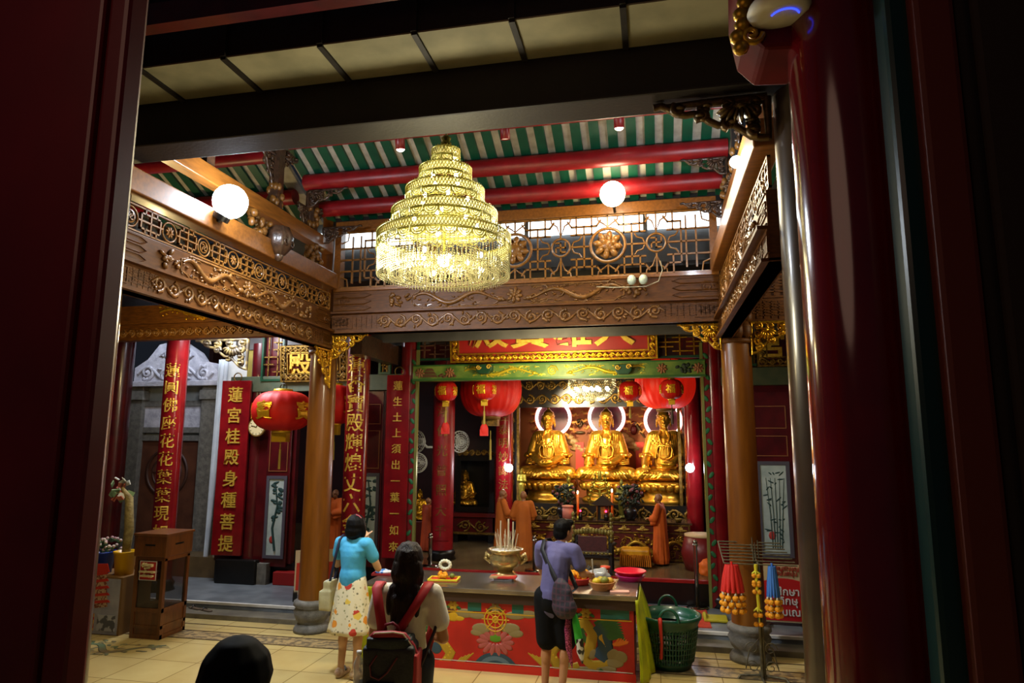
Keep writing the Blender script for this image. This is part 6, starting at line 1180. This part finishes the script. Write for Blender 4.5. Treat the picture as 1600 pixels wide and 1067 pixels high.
e = obj('door_leaf', M().bx(xa_+.1, xb_-.1, .05, .1, gz(878), gz(688)), mat('brown_door', '#5a3422', .45, 0, '#48281a', 5), t, 'brown wooden door leaf'); m = M(); cc = ((xa_+xb_)/2, gz(738)); ring(m, cc, .42, .03, .05, 32, 6); ring(m, cc, .3, .02, .05, 28, 5)
m.join(bars([(cc[0]-.28, cc[1], cc[0]+.28, cc[1]), (cc[0], cc[1]-.28, cc[0], cc[1]+.28), (cc[0]-.18, cc[1]+.15, cc[0]+.18, cc[1]+.15), (cc[0]-.18, cc[1]-.15, cc[0]+.18, cc[1]-.15)], .03, .03), TR(0, .05, 0)); obj('round_emblem', m, mat('door_emblem', '#3a2016', .5), e)
m = M(); g = []
for i in range(25):
    v = i/24; z = P(335, 562, Y=10.3).z+(P(333, 885, Y=10.3).z-P(335, 562, Y=10.3).z)*v; xc = P(340-8*v, 700, Y=10.3).x; wd = .16*(1-.75*v)+.02; g.append([(xc+wd*(u-.5)+.0, 10.3+.03*math.sin(u*14), z) for u in [j/10 for j in range(11)]])
m.sheet(g); solo('white_curtain', m, mat('curtain_white', '#c4ccd4', .7, 0, '#b0b8c4', 4), 'narrow gathered white curtain between the stone gateway and the couplet board', 'curtain', solid=.01)
struct('wall_cream', M().bx(P(344, 700, Y=10.5).x, P(392, 700, Y=10.5).x, 10.5, 10.6, ZT-.1, 4.2), WHITE)
t = thing('wall_clock', 'round cream wall clock just left of the oval red lantern', 'clock', P(401, 667, Y=9.9)); r = .155; obj('case', M().tube([(0, 0, 0), (0, .05, 0)], r, 32), mat('clock_rim', '#8a6a34', .4, .4), t); obj('dial', M().tube([(0, -.004, 0), (0, .01, 0)], r*.88, 32), mat('clock_face', '#c8b88a', .5), t, 'cream dial'); m = M().join(bars([(0, 0, -.09, .02), (0, 0, .02, .06)], .008, .006), TR(0, -.01, 0)); obj('hands', m, BLACK, t); m = M()
for k in range(12): a = k*PI/6; m.join(bars([(.11*math.cos(a), .11*math.sin(a), .125*math.cos(a), .125*math.sin(a))], .007, .004), TR(0, -.007, 0))
obj('hour_marks', m, BLACK, t)
c = P(367, 912, Z=ZT)+Vector((0, .1, 0)); solo('black_stand', M().bx(-.36, .36, -.14, .0, 0, P(367, 872, Y=c.y).z-ZT), BLACK, 'low black stand under the hanging couplet board with eight characters', 'stand', c, bev=.02); c = P(443, 915, Z=ZT); solo('red_box', M().bx(-.2, .2, -.1, .12, 0, .2), mat('box_red', '#8a1210', .5), 'low red box on the terrace left of the left orange column', 'box', c+Vector((0, .1, 0)), bev=.01); solo('stone_pier', M().bx(-.17, .17, -.06, .06, 0, .32), STONE, 'short stone pier under the door with the pine painting', 'pier', (P(404, 890, Y=9.98).x, 9.98, ZT))
c = P(464, 938, Z=ZT); t = thing('notice_stand', 'tilted red and cream notice board half hidden behind the left orange column', 'sign', c, .5); hh = P(464, 860, Y=c.y).z-ZT; obj('board', M().bx(-.05, .5, 0, .03, .08, hh), mat('ns_cream', '#c0a880', .5), t); obj('red_field', M().bx(-.03, .48, -.005, 0, .14, hh*.75), mat('ns_red', '#b8301c', .5), t, 'red field'); obj('foot', M().bx(-.06, .0, -.08, .1, 0, .12).bx(.42, .48, -.08, .1, 0, .12), BLACK, t)
for i, (px, py) in enumerate(((305, 951), (322, 954))):
    m = M(); limb(m, (0, -.09, .012), (0, .1, .012), .035, .04); me = skin(m, .01, 2, lambda v: np.stack([v[:, 0], v[:, 1], v[:, 2]*.35+.004], 1)); t = thing('sandal', 'worn sandal lying on the stone step, %s one of the pair' % ('left', 'right')[i], 'shoe', P(px, py, Z=.066), 1.2); obj('sole', me, mat('sandal_brown', '#4a3a28', .7), t); obj('strap', M().tube([(-.035, .03, .01), (0, .04, .05), (.035, .03, .01)], .008, 6), BLACK, t)
# ---------------------------------------------------------------- visitors
def hair_blob(prims, s, mt, root, amp=.008, fq=22, vox=.009, name='hair', post=None):
    m = M()
    for p in prims:
        if p[0] == 'e': m.ell(*p[1:])
        else: limb(m, *p[1:])
    me = skin(m, vox, 3, rough_up(amp, fq, (1, 1, .35))); me.transform(SC(s, s, s)); return obj(name, me, mt, root)
# woman in the light blue shirt
c = P(545, 1058, Z=0); c.z = 0; hh = P(553, 806, Y=c.y).z
j = J0(el=(-.235, .06, 1.12), er=(.25, .1, 1.1), hl=(-.03, .2, 1.36), hr=(.05, .2, 1.37), hd=(.015, .035, 1.53), face=-.35)
t, s = person('person with short black hair in a light blue shirt and floral skirt, praying', c, -.12, hh, j, SKIN2, hands=(.15, .15))
obj('shirt', garment(tee(j, .42, .98, .93), .009, s, .007, 13), mat('shirt_blue', '#4aa8d0', .75, 0, '#3c98c4', 5, bump=.2, bscale=25), t, 'light blue short sleeved shirt')
m = M(); g = []
for i in range(14):
    v = i/13; z = 1.03-.57*v; row = []
    for k in range(65): a = 2*PI*k/64; r = .135+.10*v**.85; w_ = 1+.055*v*math.sin(a*9+.6*math.sin(a*2)); row.append(((r*w_*1.03)*math.cos(a)*s, (r*w_*.86)*math.sin(a)*s, z*s))
    g.append(row)
m.sheet(g)
fm = mat('floral_cotton', '#d8cfae', .8); nt = fm.node_tree; b = nt.nodes['Principled BSDF']; tc = nt.nodes['Texture Coordinate']
def spots(scale, rad, cols, base, seed):
    v = nt.nodes.new('ShaderNodeTexVoronoi'); v.inputs['Scale'].default_value = scale; mp = nt.nodes.new('ShaderNodeMapping'); mp.inputs['Location'].default_value = (seed, seed*.7, 0); nt.links.new(tc.outputs['Object'], mp.inputs[0]); nt.links.new(mp.outputs[0], v.inputs['Vector'])
    r = nt.nodes.new('ShaderNodeValToRGB'); r.color_ramp.interpolation = 'CONSTANT'; r.color_ramp.elements[0].color = lin(cols[0]); r.color_ramp.elements[1].color = lin(cols[-1]); r.color_ramp.elements[1].position = .75
    for i, cc in enumerate(cols[1:-1]): e = r.color_ramp.elements.new(.75*(i+1)/(len(cols)-1)); e.color = lin(cc)
    sx = nt.nodes.new('ShaderNodeSeparateColor'); nt.links.new(v.outputs['Color'], sx.inputs[0]); nt.links.new(sx.outputs[0], r.inputs[0])
    nz = nt.nodes.new('ShaderNodeTexNoise'); nz.inputs['Scale'].default_value = scale*3; nt.links.new(tc.outputs['Object'], nz.inputs['Vector']); ad = nt.nodes.new('ShaderNodeMath'); ad.operation = 'MULTIPLY_ADD'; ad.inputs[1].default_value = .35; nt.links.new(nz.outputs[0], ad.inputs[0]); nt.links.new(v.outputs['Distance'], ad.inputs[2])
    lt = nt.nodes.new('ShaderNodeMath'); lt.operation = 'LESS_THAN'; lt.inputs[1].default_value = rad; nt.links.new(ad.outputs[0], lt.inputs[0])
    mx = nt.nodes.new('ShaderNodeMix'); mx.data_type = 'RGBA'; nt.links.new(lt.outputs[0], mx.inputs[0]); nt.links.new(base, mx.inputs[6]); nt.links.new(r.outputs[0], mx.inputs[7]); return mx.outputs[2]
rgb = nt.nodes.new('ShaderNodeRGB'); rgb.outputs[0].default_value = lin('#d6ccaa'); o1 = spots(26, .46, ['#8a8a60', '#a09a78', '#c0b48a', '#7a7258'], rgb.outputs[0], 2.1); o1 = spots(10, .56, ['#d88a28', '#b83a2a', '#d8b84a', '#d6ccaa', '#d6ccaa'], o1, .3); nt.links.new(o1, b.inputs['Base Color'])
obj('skirt', m, fm, t, 'cream skirt with orange and red flowers', solid=.005)
hair_blob([('e', (.015, .0, 1.56), (.108, .118, .114)), ('e', (.01, -.035, 1.5), (.1, .085, .1)), ('e', (-.07, .02, 1.5), (.03, .06, .08)), ('e', (.095, .02, 1.5), (.03, .05, .08))], s, HAIRK, t); obj('hair_clip', M().tube([(.03*s, -.03*s, 1.668*s), (.06*s, -.02*s, 1.655*s), (.085*s, -.01*s, 1.63*s)], .009, 6), mat('clip_pink', '#a84a54', .4), t, 'pink hair clip')
shoes(j, s, mat('sandal_tan', '#ccb490', .6, 0, '#8a6a50', 20), t, 'tan strapped shoe')
for k in (-1, 1): obj('shoe_strap', M().tube([(.09*k*s-.04, .02*s, .06), (.09*k*s, .06*s, .085), (.09*k*s+.04, .02*s, .06)], .009, 6), BLACK, t)
L2W = lambda p: RZ(-.12) @ Vector(p)*1
bc = c+L2W((-.265*s, -.03, .8*s)); b = thing('handbag', 'pale beige shoulder bag hanging at the left hip of the person in the blue shirt', 'bag', bc, .1); me = skin(M().box((0, 0, -.02), (.13, .26, .2)).box((.01, 0, .12), (.08, .22, .1)), .012, 5, rough_up(.01, 9)); obj('bag_body', me, mat('bag_beige', '#b0a880', .6, 0, '#a09870', 6, bump=.1), b); sh = Vector((-.13*s, -.0, 1.41*s))-Vector((-.265*s, -.03, .8*s))
obj('strap', M().tube([(.03, -.07, .16), (sh.x*.6, -.08, .4), (sh.x*1.0-.02, -.055, sh.z-.01), (sh.x, .0, sh.z+.03), (sh.x*.9-.02, .09, sh.z-.05), (.05, .1, .3), (.02, .08, .16)], .015, 6), mat('strap_navy', '#141830', .6), b, 'navy strap'); obj('zip', M().tube([(.0, -.11, .172), (.01, .11, .172)], .006, 5), WHITE, b)
# woman with the backpack
Yw = 4.5; c = P(637, 900, Y=Yw); c.z = 0; hh = P(640, 850, Y=Yw).z
j = J0(sl=(-.165, 0, 1.335), sr=(.168, 0, 1.335), el=(-.225, .04, 1.06), er=(.245, .02, 1.05), hl=(-.12, .24, 1.0), hr=(.1, .26, 1.0), hd=(.01, .03, 1.545), face=-.1)
t, s = person('person with long dark brown hair in a white shirt carrying a red and black backpack', c, .16, hh, j, SKIN, fat=1.08, hands=(.6, .6))
obj('shirt', garment(tee(j, .5, 1.0, .82), .01, s, .009, 11), mat('shirt_white', '#d8d2c4', .8, 0, '#c8c2b4', 5, bump=.3, bscale=18), t, 'white short sleeved shirt')
hair_blob([('e', (.01, -.01, 1.565), (.1, .112, .108)), ('e', (.01, -.05, 1.47), (.112, .08, .14)), ('e', (.0, -.085, 1.33), (.12, .05, .13)), ('l', (-.04, -.1, 1.32), (-.06, -.115, 1.18), .05, .022), ('l', (.03, -.1, 1.32), (.02, -.12, 1.17), .05, .02), ('l', (0, -.1, 1.3), (-.01, -.125, 1.17), .06, .03), ('l', (.08, -.09, 1.34), (.085, -.1, 1.22), .04, .018), ('l', (-.085, -.08, 1.34), (-.1, -.09, 1.23), .035, .018)], s, HAIRB, t, .012, 26)
obj('trousers', garment([('l', j['pel'], j['pel']-Vector((0, 0, .08)), .155, .16)]+[x for a in 'lr' for x in (('l', j['p'+a], j['k'+a], .11, .075), ('l', j['k'+a], j['a'+a]+Vector((0, 0, .05)), .075, .06))], .012, s), mat('jeans', '#1c2230', .8), t); shoes(j, s, WHITE, t)
bp = thing('backpack', 'black and red backpack worn by the person in the white shirt', 'backpack', c+RZ(.16) @ Vector((-.045*s, -.125*s, .98*s)), .16)
def bag(prims, vox, amp, fq): 
    m = M()
    for p in prims: m.box(*p)
    return skin(m, vox, 6, rough_up(amp, fq))
obj('pack_body', bag([((0, -.1, -.085), (.33, .2, .38)), ((.0, -.09, .1), (.28, .15, .1))], .012, .008, 9), mat('pack_black', '#16181a', .6, 0, '#101214', 8, bump=.2), bp); obj('flap', bag([((-.01, -.13, .06), (.27, .13, .2))], .011, .006, 10), mat('pack_green_black', '#1c2a24', .55, 0, '#162019', 8, bump=.2), bp, 'greenish black top flap')
obj('top_trim', M().tube([(-.14, -.12, .13), (-.1, -.16, .17), (.02, -.17, .18), (.09, -.16, .17), (.14, -.14, .1), (.165, -.12, .02)], .022, 8), mat('pack_red', '#8a1420', .6), bp, 'red trim'); obj('zip', M().tube([(-.13, -.15, .15), (-.09, -.185, .187), (.03, -.195, .197), (.09, -.185, .185), (.15, -.16, .1), (.175, -.14, .0)], .005, 5), mat('zip_tan', '#b8a888', .4), bp); obj('zip_pull', M().box((.17, -.15, -.02), (.012, .012, .04)), CHROME, bp)
obj('side_pocket', bag([((.14, -.09, -.1), (.09, .2, .32))], .011, .006, 10), mat('pack_red_2', '#9a1822', .6), bp, 'red side pocket'); obj('front_pocket', bag([((-.045, -.185, -.17), (.19, .06, .15))], .011, .005, 10), mat('pack_black_2', '#0e0f11', .6), bp); obj('pocket_zip', M().tube([(-.15, -.225, -.105), (.04, -.23, -.1)], .004, 5), mat('zip_grey', '#8a8a8a', .4), bp)
m = M().tube([(-.11, -.215, .0), (-.07, -.2, .06)], .007, 5).tube([(-.11, -.21, .0), (-.1, -.215, -.06), (-.05, -.215, -.08), (0, -.212, -.04), (.06, -.205, .05)], .006, 5); obj('flap_cord', m, mat('cord_red', '#5a1a20', .6), bp)
for k, x0, x1 in ((-1, -.075, -.13), (1, .03, .2)):
    g = []; pts = [(x0, -.045, .15), (x0+(x1-x0)*.15, -.035, .2), (x0+(x1-x0)*.55, -.028, .3), (x1-.01, .02, .415), (x1, .085, .445), (x1, .15, .42), (x1, .215, .3), (x1+.01*k, .24, .12), (x1-.03*k, .2, -.05)]
    mm = M()
    for (x, y, z) in pts: g.append([(x-.032, y, z), (x, y-.006, z+.003), (x+.032, y, z)])
    mm.sheet(g); obj('shoulder_strap', mm, mat('strap_red_%d' % k, '#a01822', .6), bp, 'wide red shoulder strap', solid=.012)
obj('carry_loop', M().tube([(-.07, -.06, .15), (-.05, -.075, .21), (0, -.08, .225), (.03, -.075, .2), (.045, -.06, .15)], .01, 6), mat('loop_red', '#7a1420', .6), bp); obj('lower_strap', M().tube([(.15, -.06, -.12), (.2, -.02, .0), (.25, .06, .14), (.26, .12, .2)], .011, 6), mat('strap_brown', '#2a1a18', .6), bp)
bt = thing('water_bottle', 'clear plastic water bottle in the left side pocket of the backpack', 'bottle', bp.location+RZ(.16) @ Vector((-.205, -.12, -.16))); obj('bottle', M().lathe([(0, 0), (.032, 0), (.034, .02), (.031, .08), (.034, .12), (.033, .15), (.014, .19), (.014, .2), (0, .2)]), mat('clear_plastic', '#c8ccc8', .08, alpha=.45, coat=.6), bt); obj('cap', M().lathe([(0, .198), (.016, .198), (.016, .222), (0, .222)]), WHITE, bt, 'white cap'); obj('side_net', M().lathe([(.0, -.03), (.04, -.03), (.042, .07), (.038, .07), (.036, -.02), (0, -.02)]), BLACK, bp, loc=(-.19, -.1, -.2))
# man in the purple shirt
c = P(866, 1088, Z=0); hh = P(880, 814, Y=c.y+.15).z
j = J0(wst=(0, .03, 1.08), ch=(.0, .09, 1.27), nk=(.01, .15, 1.425), hd=(.02, .215, 1.525), sl=(-.18, .09, 1.365), sr=(.18, .1, 1.36), el=(-.22, .2, 1.1), er=(.255, .14, 1.13), hl=(-.1, .4, 1.05), hr=(.235, .34, 1.1), pl=(-.085, -.01, .91), pr=(.085, -.01, .91), kl=(-.075, .0, .49), kr=(.1, .06, .49), face=-.55)
rzm = -.28; t, s = person('person in a purple shirt and black shorts leaning over the right part of the table', c, rzm, hh/.985, j, SKIN, hands=(.7, .9), fat=1.03)
obj('shirt', garment(tee(j, .5, 1.02, .83), .0095, s, .009, 11), mat('shirt_purple', '#5c5884', .8, 0, '#504c78', 5, bump=.25, bscale=20), t, 'purple short sleeved shirt'); obj('shorts', garment([('l', j['pel'], j['pel']-Vector((0, 0, .06)), .15, .152)]+[('l', j['p'+a], j['p'+a].lerp(j['k'+a], .93), .118, .108) for a in 'lr'], .011, s, .007, 12), mat('shorts_black', '#060709', .85, 0, '#08090c', 6, spec=.2), t, 'black knee length shorts')
hd = j['hd']; hair_blob([('e', hd+Vector((-.005, -.02, .035)), (.092, .108, .092)), ('e', hd+Vector((-.015, -.06, -.02)), (.08, .06, .07)), ('e', hd+Vector((.03, .05, .075)), (.06, .05, .04))], s, HAIRK, t, .006, 26); obj('collar', M().tube([(hd.x*s+.063*math.cos(a), (hd.y-.09)*s+.058*math.sin(a), (hd.z-.115)*s+.015*math.sin(a)) for a in [2*PI*i/20 for i in range(20)]], .011, 6, True), mat('collar_white', '#a8a8b0', .7), t, 'pale collar'); shoes(j, s, mat('sandal_black', '#1a1614', .6), t)
RM = RZ(rzm); lw = lambda p: c+RM @ (Vector(p)*s)
solo('joss_stick', M().cyl((0, 0, -.06), (-.01, 0, .11), .007, n=8), WHITE, 'white stick held upright in the hand of the person in the purple shirt', 'joss stick', lw((.25, .43, 1.12)))
b = thing('messenger_bag', 'dark plaid messenger bag slung behind the person in the purple shirt', 'bag', lw((.16, -.14, .94)), rzm-.25); pm = mat('plaid_dark', '#1e1a22', .7, bump=.2, bscale=20); nt = pm.node_tree; tc = nt.nodes['Texture Coordinate']; ck = nt.nodes.new('ShaderNodeTexBrick'); ck.offset = 0; ck.inputs['Scale'].default_value = 12; ck.inputs['Brick Width'].default_value = .6; ck.inputs['Row Height'].default_value = .6; ck.inputs['Mortar Size'].default_value = .09; ck.inputs['Color1'].default_value = lin('#1c1a24'); ck.inputs['Color2'].default_value = lin('#26242e'); ck.inputs['Mortar'].default_value = lin('#3e2430'); mp = nt.nodes.new('ShaderNodeMapping'); mp.inputs['Rotation'].default_value = (PI/2, .3, 0); nt.links.new(tc.outputs['Object'], mp.inputs[0]); nt.links.new(mp.outputs[0], ck.inputs['Vector']); nt.links.new(ck.outputs[0], nt.nodes['Principled BSDF'].inputs['Base Color'])
obj('bag_body', skin(M().ell((0, 0, 0), (.13, .075, .16)).ell((.02, 0, -.07), (.15, .08, .11)).ell((-.02, 0, .1), (.09, .06, .09)), .012, 4, rough_up(.015, 10)), pm, b); R2 = RZ(.25); q = lambda p: R2 @ (Vector(p)*s-Vector((.16, -.14, .94))*s)
obj('strap', M().sheet([[v-Vector((.024, 0, .01)), v, v+Vector((.024, 0, .01))] for v in [q(p) for p in ((.12, -.12, 1.02), (.05, -.1, 1.13), (-.05, -.055, 1.26), (-.115, -.02, 1.36), (-.13, .06, 1.445), (-.12, .15, 1.44), (-.05, .24, 1.3), (.08, .24, 1.1), (.2, .1, 1.0), (.2, -.06, .98))]]), mat('strap_black', '#101118', .6), b, 'black shoulder strap', solid=.006)
u = thing('folded_umbrella', 'green folded umbrella hanging from the plaid messenger bag', 'umbrella', lw((.27, -.12, .82))); m = M().tube([(0, 0, 0), (.01, 0, -.08), (.045, 0, -.26), (.06, 0, -.36)], [.014, .034, .04, .012], 10); obj('canopy', m, mat('umbrella_green', '#2aa02c', .5, 0, '#239024', 10), u); obj('black_band', M().tube([(.042, -.01, -.22), (.055, -.01, -.34), (.07, -.005, -.44)], [.036, .036, .006], 10), mat('umbrella_black', '#181818', .5, 0, '#c8c8c0', 16, 1, sharp=1), u, 'black and white end'); obj('handle', M().cyl((0, 0, 0), (-.03, .02, .1), .011), BLACK, u)
solo('sequin_scarf', M().tube([(0, 0, 0), (-.01, 0, -.15), (.0, 0, -.32), (.03, 0, -.5)], [.02, .034, .032, .006], 8), mat('sequin_magenta', '#5a1030', .25, .5, '#a84a78', 90, 1, sharp=1), 'dark magenta glittery scarf hanging beside the green umbrella', 'scarf', lw((.2, -.1, .82)))
# foreground head
Yf2 = 1.95; c = P(371, 1000, Y=Yf2); hh = P(375, 1008, Y=Yf2).z; c.z = 0
j = J0(el=(-.22, .06, 1.1), er=(.22, .06, 1.1), hl=(-.06, .22, 1.1), hr=(.06, .22, 1.1), face=.1)
t, s = person('person in the very near foreground seen only as a black haired head from behind', c, .2, hh, j, SKIND, vox=.012); obj('shirt', garment(tee(j, .5, 1.06, .85), .014, s, .008, 11), mat('shirt_dark', '#1a1a1e', .8), t); hair_blob([('e', (0, .0, 1.565), (.104, .12, .112)), ('e', (-.01, -.03, 1.48), (.1, .095, .11))], s, mat('unlit_black_hair', '#040404', .7, 0, '#060606', 30, spec=.05), t, .003, 12); obj('trousers', garment([('l', j['pel'], j['pel']-Vector((0, 0, .08)), .15, .155)]+[x for a in 'lr' for x in (('l', j['p'+a], j['k'+a], .1, .075), ('l', j['k'+a], j['a'+a]+Vector((0, 0, .05)), .07, .06))], .014, s), mat('trousers_dark', '#141418', .8), t); shoes(j, s, BLACK, t)
